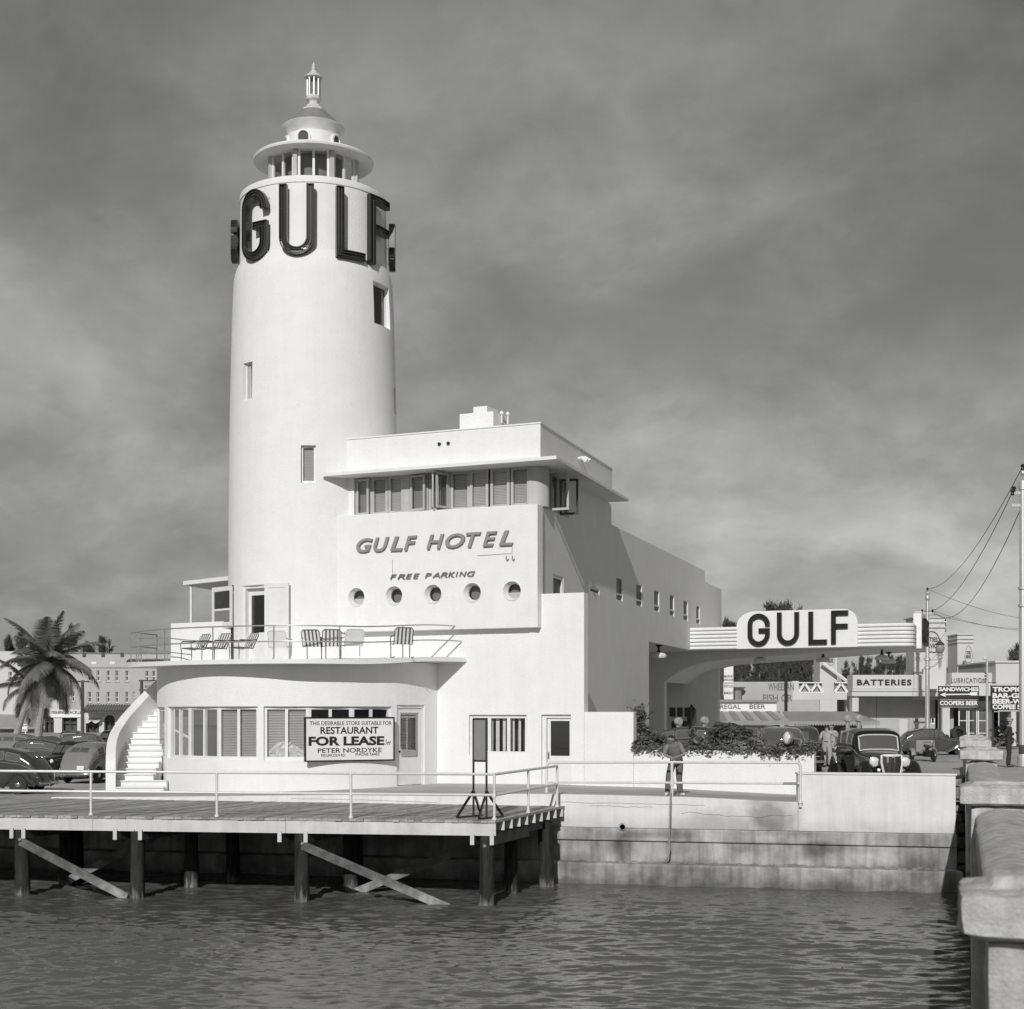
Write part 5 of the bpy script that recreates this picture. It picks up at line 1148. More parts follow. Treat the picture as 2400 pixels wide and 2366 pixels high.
def build_chairs():
    src = {s: make_chair('striped metal lawn chair', s) for s in ('striped', 'white')}; used = set()
    B2 = lambda x, y: (280+x/4.391, 1430+y/4.391); B3 = lambda x, y: (680+x/4.391, 1430+y/4.391)
    L = [('striped', B2(770, 490), 46.4, R_(-46), 'striped lawn chair turned sideways, leftmost of the row on the terrace'),
         ('striped', B2(985, 482), 46.0, R_(-38), 'striped lawn chair turned sideways, second from the left on the terrace'),
         ('striped', B2(1265, 470), 45.8, R_(-50), 'striped lawn chair turned sideways just left of the open terrace door leaf'),
         ('white', B2(1650, 465), 45.0, R_(175), 'all white lawn chair seen from behind in front of the white door leaf'),
         ('striped', B3(245, 463), 44.6, R_(172), 'striped lawn chair seen from behind, left one of the touching pair'),
         ('striped', B3(425, 463), 44.5, R_(188), 'striped lawn chair seen from behind, right one of the touching pair'),
         ('white', B3(640, 466), 44.9, R_(198), 'all white lawn chair seen from behind beside the touching striped pair'),
         ('striped', B3(1150, 466), 44.9, R_(14+180), 'striped lawn chair standing alone at the right end of the terrace')]
    for st, (px, py), D, rz, lab in L:
        o = src[st] if st not in used else dup(src[st]); used.add(st); q = P(px, py, D)
        o['label'] = lab; place(o, (q.x, q.y, slab_z(q)+.002), rz)
build_chairs()

# ------------------------------------------------------------------ cars of the thirties
def car_body_fn(keys):
    """keys: (x, ztop, half width, belt z, sill z, squareness) -> S(x, t), t 0 at sill .. 1 at the roof centre line"""
    def S(x, t):
        for a, b in zip(keys, keys[1:]):
            if a[0] <= x <= b[0]: k = (x-a[0])/(b[0]-a[0]+1e-9); q = [lerp(a[i], b[i], k) for i in range(6)]; break
        else: q = keys[0] if x < keys[0][0] else keys[-1]
        _, zt, w_, zb, zs, p = q
        if t < .35: f = t/.35; return Vector((x, w_*(.93+.07*math.sin(f*PI/2)), lerp(zs, zb, f)))
        a = (t-.35)/.65*PI/2; return Vector((x, w_*max(0, math.cos(a))**p, zb+(zt-zb)*max(0, math.sin(a))**p))
    return S
def add_loft(mb, S, xs, ts_, side=1, off=0.0, mi=0):
    vs = []; n = len(ts_)
    for x in xs:
        for t in ts_:
            p = S(x, t)
            if off:
                e = .01; du = S(min(x+e, xs[-1]), t)-S(max(x-e, xs[0]), t); dv = S(x, min(1, t+e))-S(x, max(0, t-e)); nr = du.cross(dv)
                if nr.length > 1e-9: nr.normalize(); nr = nr if nr.y+nr.z > 0 else -nr; p = p+nr*off
            vs.append((p.x, p.y*side, p.z))
    mb.add(vs, [(i*n+j, (i+1)*n+j, (i+1)*n+j+1, i*n+j+1) for i in range(len(xs)-1) for j in range(n-1)], mi)
def make_car(name, label, paint, style='sedan', group=None, sheen=None):
    """x forward; wheels on z = 0"""
    t = thing(name, label, 'car', (0, 0, 0), group); pm = PAINTS[paint]
    old = style in ('tall', 'truck')
    if old:
        keys = [(-2.05, .62, .58, .55, .40, .8), (-1.98, .95, .62, .75, .36, .6), (-1.85, 1.35, .66, .95, .34, .5), (-1.6, 1.62, .69, 1.02, .32, .42), (-1.0, 1.71, .71, 1.04, .32, .38), (-.2, 1.72, .70, 1.04, .32, .38), (.28, 1.66, .66, 1.04, .32, .40), (.42, 1.50, .63, 1.04, .32, .45), (.56, 1.14, .58, 1.0, .34, .55), (.62, 1.12, .56, .98, .36, .6), (1.3, 1.07, .42, .92, .40, .62), (1.86, 1.03, .30, .86, .44, .62), (1.9, 1.0, .27, .84, .46, .62)]
        wx = (1.45, -1.42); wr = .37; ttop = .83
        side_w = [(-1.62, -.98), (-.90, -.24), (-.16, .24)]
    else:
        keys = [(-2.32, .50, .45, .48, .40, .9), (-2.28, .66, .58, .55, .36, .8), (-2.12, 1.0, .67, .74, .32, .62), (-1.88, 1.30, .71, .90, .30, .5), (-1.5, 1.55, .74, .98, .28, .42), (-.9, 1.69, .75, 1.0, .28, .37), (-.3, 1.72, .75, 1.0, .28, .36), (.18, 1.68, .71, 1.0, .28, .38), (.40, 1.54, .67, 1.0, .3, .42), (.74, 1.13, .60, .97, .32, .58), (.92, 1.11, .57, .95, .34, .6), (1.5, 1.05, .44, .9, .38, .62), (1.9, .98, .30, .82, .42, .65), (2.06, .88, .20, .72, .46, .7), (2.10, .74, .12, .62, .48, .8)]
        wx = (1.42, -1.45); wr = .36; ttop = .80
        side_w = [(-1.52, -.98), (-.90, -.22), (-.12, .36)]
    S = car_body_fn(keys); xs = sorted(set([k[0] for k in keys]+[lerp(keys[0][0], keys[-1][0], i/36) for i in range(37)])); T = [0, .12, .24, .35]+[.35+.65*i/12 for i in range(1, 13)]
    m = MB(); add_loft(m, S, xs, T); add_loft(m, S, xs, T, -1)
    e = [S(xs[-1], q) for q in T]; e0 = [S(xs[0], q) for q in T]
    for ee in (e, e0): vs = [(p.x, p.y, p.z) for p in ee]+[(p.x, -p.y, p.z) for p in reversed(ee[:-1])]; m.add(vs, [tuple(range(len(vs)))])
    m.box((xs[0]+.15, -.55, .28), (xs[-1]-.2, .55, .42)); m.build('body', pm, t, smooth=40)
    tw = lambda z, x: 0
    def wpatch(x0, x1, t0, t1, side, nm='window'):
        o = MB(); add_loft(o, S, [lerp(x0, x1, i/5) for i in range(6)], [lerp(t0, t1, i/4) for i in range(5)], side, .006); w_ = o.build(nm, CARGLB, t, smooth=60)
        rim = []
        for x, q in [(lerp(x0, x1, i/5), t0) for i in range(6)]+[(x1, lerp(t0, t1, i/4)) for i in range(1, 5)]+[(lerp(x1, x0, i/5), t1) for i in range(1, 6)]+[(x0, lerp(t1, t0, i/4)) for i in range(1, 4)]: p = S(x, q); rim.append((p.x, (p.y+.004)*side, p.z+.002))
        r = MB(); r.tube(rim, .013, 4, closed=True); r.build('window_trim', GREY, w_)
    for s in (-1, 1):
        for a, b in side_w: wpatch(a, b, .385, .61 if not old else .60, s)
    # windscreen: two panes on the sloping front; rear window: two panes on the sloping back
    def xpatch(x0, x1, y0, y1, nm, out, trim=pm, n=6):
        pts = []
        def at(y, k):
            x = lerp(x0, x1, k); lo, hi = .35, 1.0                     # find t with S(x,t).y = y
            for _ in range(22):
                mid = (lo+hi)/2
                if S(x, mid).y > abs(y): lo = mid
                else: hi = mid
            p = S(x, (lo+hi)/2); return Vector((p.x+out, y, p.z+.004))
        vs = [at(lerp(y0, y1, i/n), k/4) for k in range(5) for i in range(n+1)]; o = MB(); o.add(vs, [(k*(n+1)+i, k*(n+1)+i+1, (k+1)*(n+1)+i+1, (k+1)*(n+1)+i) for k in range(4) for i in range(n)]); w_ = o.build(nm, CARGLB, t, smooth=60)
        rim = [at(lerp(y0, y1, i/n), 0) for i in range(n+1)]+[at(y1, k/4) for k in range(1, 5)]+[at(lerp(y1, y0, i/n), 1) for i in range(1, n+1)]+[at(y0, k/4) for k in (3, 2, 1)]
        r = MB(); r.tube(rim, .018 if trim is not pm else .013, 4, closed=True); r.build('window_trim', trim, w_)
    if old:
        xpatch(.555, .38, -.52, .52, 'windscreen', .012, TRIM if style == 'tall' else pm, 8); xpatch(-1.93, -1.70, -.30, .30, 'rear_window', -.012)
    else:
        for a, b in ((-.52, -.02), (.02, .52)): xpatch(.70, .41, a, b, 'windscreen', .008)
        for a, b in ((-.40, -.02), (.02, .40)): xpatch(-1.86, -1.56, a, b, 'rear_window', -.008)
    # fenders
    def fender(path, y0, y1, nm, s):
        vs = []; n = 9; k = len(path); nrm = []
        for i, (x, z) in enumerate(path):
            a, b = path[max(0, i-1)], path[min(k-1, i+1)]; d = Vector((b[0]-a[0], b[1]-a[1])).normalized(); nrm.append(Vector((-d.y, d.x)))
        for i, (x, z) in enumerate(path):
            for j in range(n):
                q = j/(n-1); cr = .10*math.sin(PI*min(1, q*1.05))**.8-.13*max(0, q-.72)/.28-.04*max(0, .15-q)/.15; yy = lerp(y0, y1, min(1, q*1.06)); nx = nrm[i]; vs.append((x+nx.x*cr, yy*s, z+nx.y*cr))
        m = MB(); m.add(vs, [(i*n+j, (i+1)*n+j, (i+1)*n+j+1, i*n+j+1) for i in range(k-1) for j in range(n-1)])
        lo = [(p[0]*1.0, p[1], p[2]-.05) for p in vs]; m.build(nm, pm, t, smooth=60)
    def arc(cx, r, a0, a1, n=12, sq=1.0): return [(cx+r*math.cos(R_(lerp(a0, a1, i/n)))*sq, wr+r*math.sin(R_(lerp(a0, a1, i/n)))) for i in range(n+1)]
    fp = [(2.18 if not old else 2.02, .34), (2.12 if not old else 1.99, .46)]+[(p[0]+.06, p[1]+.02) for p in arc(wx[0], .42, 25, 150)]+[(.90, .46), (.62, .33), (.50, .28)]
    rp = [(-.78, .28), (-.86, .36)]+arc(wx[1], .43, 20, 160)+[(-2.02, .42), (-2.12, .30)]
    if not old: fp = [(p[0]*1.0, p[1]) for p in fp]
    for s in (-1, 1):
        fender(fp[::-1], .40, .84, 'fender', s); fender(rp, .52, .83, 'fender', s)
        m = MB(); m.box((-.82, s*.60 if s > 0 else -.82, .25), (.55, .82 if s > 0 else -.60, .29)); m.build('running_board', pm, t)
        for x in wx:
            M = Matrix.Translation((x, s*.70, wr)) @ Matrix.Rotation(-s*PI/2, 4, 'X')
            m = MB(); m.lathe([(wr-.13, -.06), (wr-.03, -.075), (wr, -.03), (wr, .03), (wr-.03, .075), (wr-.13, .06)], 24, M=M); w_ = m.build('wheel', RUBBER, t, smooth=50)
            m = MB(); m.lathe([(.001, .03), (.10, .03), (.14, .055), (.20, .03), (wr-.12, .06), (wr-.125, -.06)], 20, M=M); m.build('rim', GREY if not old else CHAR, w_, smooth=40)
            m = MB(); m.lathe([(.115, .045), (.10, .075), (.05, .09), (.001, .095)], 16, M=M); m.build('hubcap', CHROME, w_, smooth=60)
        # headlamps
        hp = Vector((1.72, s*.40, .86)) if old else Vector((1.72, s*.50, .84)); M = Matrix.Translation(hp) @ Matrix.Rotation(PI/2, 4, 'Y'); r = .135 if old else .115
        m = MB(); m.lathe([(.001, -.24), (r*.45, -.20), (r*.9, -.08), (r*1.05, 0), (r*1.05, .025), (r*.95, .03)], 18, M=M); h = m.build('headlight', CHROME if old else pm, t, smooth=60)
        m = MB(); m.lathe([(r*.96, .025), (r*.6, .05), (.001, .06)], 18, M=M); m.build('lens', LENS, h, smooth=60)
        m = MB(); m.tube([hp-Vector((.06, 0, 0)), Vector((1.68, s*.36, .62))], .03, 6); m.build('headlight_bracket', pm, t)
        for x in ((-.02, -.82) if not old else (.0, -.86)): m = MB(); p = S(x, .345); m.tube([(x-.05, s*(p.y+.03), p.z-.06), (x+.07, s*(p.y+.03), p.z-.06)], .012, 6); m.build('door_handle', CHROME, t)
        m = MB(); q = (-2.16 if not old else -2.02, s*.66, .62); m.ball(q, .05, 8, (1.2, .9, .9)); m.build('tail_lamp', CHROME, t, smooth=60)
        # belt moulding
        xx = [lerp(keys[1][0]+.15, keys[-2][0], i/20) for i in range(21)]; m = MB(); m.tube([(x, s*(S(x, .36).y+.006), S(x, .36).z) for x in xx], .010, 4); m.build('moulding', GREY, t)
    for x, s in ((2.24 if not old else 2.14, 1), (-2.44 if not old else -2.24, -1)):
        m = MB(); m.tube([(x-s*.10, -.80, .42), (x, -.55, .42), (x+s*.02, 0, .42), (x, .55, .42), (x-s*.10, .80, .42)], .055, 8); b = m.build('bumper', CHROME, t, smooth=60)
        for y in (-.32, .32): m = MB(); m.tube([(x+s*.03, y, .33), (x+s*.05, y, .42), (x+s*.03, y, .52)], .03, 6); m.build('bumper_guard', CHROME, b, smooth=60)
    if old:
        g = [(2.02, .44), (2.05, .60), (2.03, .85), (1.99, 1.03)]; m = MB(); vs = []; n = 8       # pointed shield grille
        wz = [.12, .22, .27, .255]
        for (x, z), w_ in zip(g, wz): vs += [(x-.09*(abs(lerp(-1, 1, j/n))**1.5), lerp(-w_, w_, j/n), z) for j in range(n+1)]
        m.add(vs, [(i*(n+1)+j, i*(n+1)+j+1, (i+1)*(n+1)+j+1, (i+1)*(n+1)+j) for i in range(3) for j in range(n)]); o = m.build('grille', MATTE, t, smooth=60)
        m = MB(); ring = [vs[i*(n+1)] for i in range(4)]+[vs[3*(n+1)+j] for j in range(1, n+1)]+[vs[i*(n+1)+n] for i in (2, 1, 0)]+[vs[j] for j in range(n-1, 0, -1)]; m.tube(ring, .034, 6, closed=True); m.build('grille_shell', TRIM, o, smooth=60)
        m = MB()
        for j in range(25):
            y = lerp(-.95, .95, j/24); m.tube([(g[i][0]-.09*abs(y)**1.5+.008, wz[i]*y, g[i][1]) for i in range(4)], .0045, 4)
        k = m.build('grille_bars', CHAR, o); k['kind'] = 'stuff'
        m = MB(); m.ball((2.06, 0, .98), .03, 8, (.5, 1, 1)); m.build('badge', CHROME, o)
        for s in (-1, 1): m = MB(); m.lathe([(.001, -.03), (.06, -.03), (.075, .02), (.001, .05)], 12, M=Matrix.Translation((1.86, s*.30, .62)) @ Matrix.Rotation(PI/2, 4, 'Y')); m.build('horn', CHROME, t, smooth=60)
    else:
        for j in range(7): z = .56+.055*j; m = MB(); x = 2.075-.018*j*j*.12; m.tube([(x-.10, -.19-.006*j, z), (x+.03, -.05, z), (x+.045, 0, z), (x+.03, .05, z), (x-.10, .19+.006*j, z)], .009, 4); m.build('grille_bar', CHROME, t)
    m = MB(); px = -2.40 if not old else -2.16; m.box((px-.01, -.55 if not old else -.60, .60), (px, -.23, .76)); m.build('licence_plate', SIGNW, t)
    return t
CARGLB = mat('dark_car_glass', .10, .06, spec=.6)
def car_at(o, px, py, D, z, heading, lab=None):                       # heading: degrees from +x (right), counter clockwise
    place(o, (X(px, D), D, z), R_(heading))
    if lab: o['label'] = lab
    return o
gl = lambda px, D: ground_z(X(px, D), D)
# left parking lot
car_at(make_car('parked_car', 'near dark sedan at the left edge seen from its side', 'deep'), -22, 0, 57.0, E-3.0, 171)
car_at(make_car('parked_car', 'black sedan facing the pier with one round headlight shining', 'black'), 168, 0, 69.5, E-3.0, -118)
rear = car_at(make_car('parked_car', 'grey fastback sedan parked tail towards the pier beside the stairs', 'mid'), 232, 0, 66.5, E-3.0, 78)
car_at(make_car('parked_car', 'dark coupe behind the near sedan at the left', 'dark'), 62, 0, 75, E-3.0, 185)
car_at(make_car('parked_car', 'dark sedan behind the black sedan, only its roof and windscreen showing', 'slate'), 112, 0, 82, E-3.0, -60)
car_at(make_car('parked_car', 'tall dark car in the back row below the arched shop door', 'deep', 'tall'), 166, 0, 103, E-2.95, -80)
car_at(make_car('parked_car', 'dark car parked in the back row behind the grey fastback', 'slate'), 215, 0, 92, E-2.95, 5)
car_at(make_car('parked_car', 'pale roofed car at the far left of the back row', 'mid', 'tall'), 12, 0, 88, E-2.95, 170)
car_at(make_car('parked_car', 'dark car in the back row just left of the curved stair parapet', 'black'), 262, 0, 106, E-2.95, -100)
# forecourt and street
car_at(make_car('front_car', 'black sedan with a tall white rimmed grille facing over the white parapet', 'black', 'tall'), 2049, 0, 41.7, E-2.15, -90)
car_at(make_car('forecourt_car', 'dark sedan seen from behind over the planter, its two part rear window showing', 'slate'), 1826, 0, 52.8, E-2.22, 84)
car_at(make_car('forecourt_car', 'dark tall car standing beyond the rear facing sedan under the canopy', 'deep', 'tall'), 1868, 0, 58.5, E-2.22, 84)
car_at(make_car('forecourt_car', 'dark rounded car half hidden behind the planter bush', 'deep'), 1652, 0, 56.0, E-2.22, -20)
oc = car_at(make_car('forecourt_car', 'dark car under the canopy with its bonnet raised', 'deep', 'tall'), 1742, 0, 63.0, E-2.22, 150)
m = MB(); m.box((-.5, -.32, -.015), (.5, .32, .015), Matrix.Translation((1.2, -.32, 1.33)) @ Matrix.Rotation(R_(50), 4, 'X')); m.build('raised_bonnet', PAINTS['deep'], oc)
car_at(make_car('street_car', 'dark fastback sedan passing along the street on the far side', 'dark'), 2188, 0, 97, E-2.72, 2)
# three wheeled motorcycle
def build_trike():
    t = thing('motor_tricycle', 'three wheeled delivery motorcycle facing us in front of the street sedan', 'motorcycle')
    for x, y, r in ((0, -1.25, .32), (-.60, .55, .33), (.60, .55, .33)):
        M = Matrix.Translation((x, y, r)) @ Matrix.Rotation(PI/2, 4, 'Y'); m = MB(); m.lathe([(r-.09, -.045), (r-.02, -.055), (r, 0), (r-.02, .055), (r-.09, .045)], 20, M=M); w_ = m.build('wheel', RUBBER, t, smooth=50)
        m = MB(); m.lathe([(.001, -.02), (r-.09, -.03), (r-.09, .03), (.001, .02)], 16, M=M); m.build('rim', CHAR, w_)
        m = MB(); vs = []; 
        for i in range(11):
            a = PI*i/10*(.95); rr = r+.05; yy, zz_ = y-rr*math.cos(a), r+rr*math.sin(a); wd = .13 if x else .08; vs += [(x-wd, yy, zz_-.08), (x-wd*.8, yy, zz_+.01), (x+wd*.8, yy, zz_+.01), (x+wd, yy, zz_-.08)]
        m.add(vs, [(i*4+j, i*4+j+1, i*4+5+j, i*4+4+j) for i in range(10) for j in range(3)]); m.build('mudguard', GREY if x else CHAR, t, smooth=50)
    m = MB(); m.box((-.52, .05, .50), (.52, 1.25, 1.15)); m.build('cargo_box', GREY, t, bevel=.03)
    m = MB(); m.tube([(0, -1.25, .34), (0, -1.05, .95)], .035, 6); m.tube([(-.42, -.75, 1.02), (-.22, -.98, 1.08), (0, -1.03, 1.0), (.22, -.98, 1.08), (.42, -.75, 1.02)], .018, 6); m.tube([(0, -1.05, .85), (0, .2, .62)], .04, 6); m.build('fork_and_handlebar', CHAR, t, smooth=50)
    m = MB(); m.box((-.17, -.6, .25), (.17, .0, .62)); m.build('engine', BLACK, t, bevel=.04)
    m = MB(); m.ball((0, -.35, .80), .16, 10, (.8, 1.8, .7)); m.build('fuel_tank', CHAR, t, smooth=60)
    m = MB(); m.ball((0, .02, .86), .14, 10, (1, 1.1, .5)); m.build('saddle', BLACK, t, smooth=60)
    m = MB(); m.lathe([(.001, -.14), (.08, -.06), (.09, 0), (.001, .03)][::-1], 14, M=Matrix.Translation((0, -1.12, 1.06)) @ Matrix.Rotation(PI/2, 4, 'X')); m.build('headlight', CHROME, t, smooth=60)
    m = MB(); m.box((-.66, .45, .28), (.66, .60, .38)); m.build('axle', BLACK, t)
    place(t, (X(2170, 84), 84, gl(2170, 84)), R_(4))
build_trike()

# ------------------------------------------------------------------ people
def make_person(name, label, J, group=None, shirt=SHIRT, trous=TROUS, shoe=SHOEW, cap=False, long_sleeve=False, coat=False):
    """J: joints in metres, standing on z = 0 and facing -y"""
    t = thing(name, label, 'person', (0, 0, 0), group)
    V = []; R = []; Ed = []; reg = []
    def add(p, r, par=None, g=None):
        V.append(Vector(p)); R.append(r)
        if par is not None: Ed.append((par, len(V)-1)); reg.append(g)
        return len(V)-1
    pel = add(J['pelvis'], .135); sp = add(Vector(J['pelvis']).lerp(Vector(J['chest']), .5), .13, pel, 'torso'); ch = add(J['chest'], .145, sp, 'torso'); nk = add(J['neck'], .062, ch, 'neck')
    hb = add(J['head'], .104, nk, 'head'); h0, h1 = Vector(J['head']), Vector(J['neck']); up = (h0-h1).normalized(); face = Vector(J['face']).normalized(); ht = add(h0+up*.085, .108, hb, 'head')
    nose = add(h0+face*.098+up*.0, .014, hb, 'head')
    for s in ('l', 'r'):
        side = Vector(J['sh_'+s])
        a = add(side, .062, ch, 'shoulder'); b = add(J['el_'+s], .046, a, 'upper_arm'); c = add(J['wr_'+s], .031, b, 'forearm'); d = (Vector(J['wr_'+s])-Vector(J['el_'+s])).normalized()
        hd = Vector(J.get('hand_'+s, d)).normalized(); lat = hd.cross(Vector((0, 0, 1)));
        if lat.length < .1: lat = Vector((0, 1, 0))
        lat.normalize(); pw = Vector(J['wr_'+s]); pm_ = add(pw+hd*.055, .034, c, 'hand'); dn = Vector((0, 0, -1)) if abs(hd.z) < .8 else face*1.0
        for i, (o, L) in enumerate(((-.030, .078), (-.010, .088), (.010, .084), (.030, .068))):
            k = add(pw+hd*.095+lat*o, .0105, pm_, 'hand'); k2 = add(pw+hd*(.095+L*.55)+lat*o*1.1+dn*.012, .009, k, 'hand'); add(pw+hd*(.095+L*.9)+lat*o*1.1+dn*.034, .007, k2, 'hand')
        th = add(pw+hd*.05+lat*.045*(-1 if s == 'l' else 1)+dn*.01, .011, pm_, 'hand'); add(pw+hd*.095+lat*.062*(-1 if s == 'l' else 1)+dn*.02, .009, th, 'hand')
        h = add(J['hip_'+s], .098, pel, 'hip'); kn = add(J['kn_'+s], .066, h, 'thigh'); an = add(J['an_'+s], .042, kn, 'shin'); A_ = Vector(J['an_'+s]); fd = Vector(J.get('foot_'+s, (0, -1, 0))).normalized()
        he = add(A_+Vector((0, 0, -.045))-fd*.03, .040, an, 'foot'); to = add(Vector((A_.x, A_.y, .042))+fd*.13, .038, he, 'foot'); add(Vector((A_.x, A_.y, .032))+fd*.20, .028, to, 'foot')
    me = bpy.data.meshes.new('body'); me.from_pydata([v[:] for v in V], Ed, []); ob = bpy.data.objects.new('body', me); COL.objects.link(ob)
    ob.modifiers.new('skin', 'SKIN'); sk = me.skin_vertices[0].data
    for i, r in enumerate(R): sk[i].radius = (r, r)
    for i in range(len(V)): sk[i].use_root = (i == 0)
    sk[pel].radius = (.155, .115); sk[sp].radius = (.145, .11); sk[ch].radius = (.17, .12)
    sb = ob.modifiers.new('sub', 'SUBSURF'); sb.levels = 2; sb.render_levels = 2
    bpy.context.view_layer.update(); nm = bpy.data.meshes.new_from_object(ob.evaluated_get(bpy.context.evaluated_depsgraph_get())); ob.modifiers.clear(); ob.data = nm; nm.materials.clear(); nm.materials.append(SKIN); ob.parent = t; ORG[ob.name] = Vector()
    nm.polygons.foreach_set('use_smooth', [True]*len(nm.polygons))
    def near(p):
        best = (9, None, 0)
        for (a, b), g in zip(Ed, reg):
            A_, B_ = V[a], V[b]; d = B_-A_; L = d.length_squared; k = max(0, min(1, (p-A_).dot(d)/L)) if L else 0; r = lerp(R[a], R[b], k); q = (p-A_-d*k).length-r
            if q < best[0]: best = (q, g, k)
        return best
    cls = {'shirt': set(), 'trousers': set(), 'shoes': set(), 'hair': set()}
    waist = Vector(J['pelvis']).lerp(Vector(J['chest']), .22)
    ax = (Vector(J['chest'])-Vector(J['pelvis'])).normalized()
    for f in nm.polygons:
        c = f.center; q, g, k = near(c)
        if g in ('torso', 'hip', 'shoulder'): cls['shirt' if (c-waist).dot(ax) > (0 if not coat else -.30) else 'trousers'].add(f.index)
        elif g == 'neck': 
            if k < .35: cls['shirt'].add(f.index)
        elif g == 'upper_arm': cls['shirt'].add(f.index) if (long_sleeve or k < .85) else None
        elif g == 'forearm': cls['shirt'].add(f.index) if (long_sleeve and k < .92) else None
        elif g in ('thigh', 'shin'): cls['trousers'].add(f.index)
        elif g == 'foot': cls['shoes'].add(f.index)
        elif g == 'head':
            r = c-h0
            if r.dot(up) > .035+.55*r.dot(face) or (r.dot(face) < -.01 and r.dot(up) > -.06): cls['hair'].add(f.index)
    for nm_, m_, off in (('shirt', shirt, .014), ('trousers', trous, .022), ('shoes', shoe, .008), ('hair', HAIR, .02)):
        ids = cls[nm_]; mp = {}; vs = []; fs_ = []
        for i in ids:
            q = []
            for v in nm.polygons[i].vertices:
                if v not in mp: mp[v] = len(vs); p = nm.vertices[v]; o = off; 
                if mp[v] == len(vs): vs.append(p.co+p.normal*(off+(.012 if nm_ == 'trousers' and p.co.z < .35 else 0)))
                q.append(mp[v])
            fs_.append(tuple(q))
        if nm_ == 'shoes':
            for sgn in (0, 1): pass
        if fs_: m = MB(); m.add(vs, fs_); m.build(nm_, m_, t, smooth=80)
    lt = face.cross(up).normalized()
    for s in (-1, 1):
        m = MB(); m.ball(h0+face*.083+lt*s*.032+up*.02, .011, 6); m.build('eye', MATTE, t)
        m = MB(); m.ball(h0+lt*s*.092-face*.005, .026, 8, (.6, .8, 1.2)); m.build('ear', SKIN, t, smooth=60)
    m = MB(); m.tube([h0+face*.086+lt*.022-up*.045, h0+face*.093-up*.046, h0+face*.086-lt*.022-up*.045], .005, 5); m.build('mouth', mat('lip', .16, .5) if 'lip' not in bpy.data.materials else bpy.data.materials['lip'], t)
    w0 = Vector(J['pelvis']).lerp(Vector(J['chest']), .22); m = MB()
    if not coat:
        rt = (Vector(J['hip_l'])-Vector(J['hip_r'])).normalized(); fw_ = rt.cross(ax).normalized()
        m.tube([w0+rt*.158*math.cos(a)+fw_*.128*math.sin(a) for a in [2*PI*i/16 for i in range(16)]], .018, 6, closed=True); m.build('belt', BLACK, t)
    if cap:
        M = Matrix.Translation(h0+up*.075) @ up.to_track_quat('Z', 'Y').to_matrix().to_4x4(); m = MB(); m.lathe([(.105, -.02), (.106, .03), (.135, .06), (.13, .085), (.06, .10), (.001, .105)], 18, M=M); c_ = m.build('cap', NAVY if cap == 'dark' else PALE, t, smooth=50)
        m = MB(); p = h0+up*.06; m.add([p+lt*.09+face*.06, p+lt*.07+face*.13-up*.02, p+face*.16-up*.025, p-lt*.07+face*.13-up*.02, p-lt*.09+face*.06], [(0, 1, 2, 3, 4)]); m.build('visor', BLACK, c_)
    return t
lean = dict(pelvis=(.09, .34, .92), chest=(.0, .07, 1.22), neck=(-.055, -.03, 1.365), head=(-.10, -.11, 1.465), face=(-.62, -.75, -.22),
            sh_l=(.17, .06, 1.30), sh_r=(-.19, .01, 1.27), el_l=(.26, -.07, 1.07), el_r=(-.26, -.06, 1.05), wr_l=(.03, -.21, 1.00), wr_r=(-.06, -.20, .97), hand_l=(-.85, -.45, -.25), hand_r=(.45, -.55, -.65),
            hip_l=(.18, .34, .87), hip_r=(0, .34, .87), kn_l=(.15, .20, .48), kn_r=(-.12, .18, .48), an_l=(.17, .16, .09), an_r=(-.15, .14, .09), foot_l=(.45, -.9, 0), foot_r=(-.35, -.9, 0))
o = make_person('person', 'man in khaki work clothes leaning with crossed hands on the walkway railing', lean)
q = P(1580, 1871, 39.75); place(o, (q.x, q.y, walk_z(q.x)+.005), 0)
stand = dict(pelvis=(0, 0, .94), chest=(0, -.02, 1.30), neck=(0, 0, 1.48), head=(0, -.02, 1.60), face=(0, -1, -.1), sh_l=(.19, 0, 1.40), sh_r=(-.19, 0, 1.40), el_l=(.26, .06, 1.12), el_r=(-.26, .06, 1.12), wr_l=(.20, -.12, .98), wr_r=(-.20, -.12, .98),
             hip_l=(.10, 0, .90), hip_r=(-.10, 0, .90), kn_l=(.11, -.02, .49), kn_r=(-.12, -.02, .49), an_l=(.12, .02, .09), an_r=(-.14, .02, .09))
o = make_person('person', 'station attendant in pale work clothes with an arm held out, left one of two', dict(stand, el_r=(-.36, -.12, 1.22), wr_r=(-.52, -.28, 1.20)), 'station attendants', PALE, PALE, SHOEB); place(o, (X(1938, 61.5), 61.5, E-2.2), R_(150))
o = make_person('person', 'station attendant in pale work clothes standing behind the one with the outstretched arm', stand, 'station attendants', PALE, PALE, SHOEB); place(o, (X(1949, 62.8), 62.8, E-2.2), R_(-20))
o = make_person('person', 'uniformed man in a dark coat and peaked cap standing on the bridge pavement', dict(stand, el_r=(-.25, .14, 1.14), wr_r=(-.16, .24, 1.0), hand_r=(.6, .3, -.2), el_l=(.25, -.02, 1.12), wr_l=(.21, -.20, .95)), None, NAVY, NAVY, SHOEB, 'pale', True, True); place(o, (X(2364, 55.5), 55.5, E-1.97), R_(72))

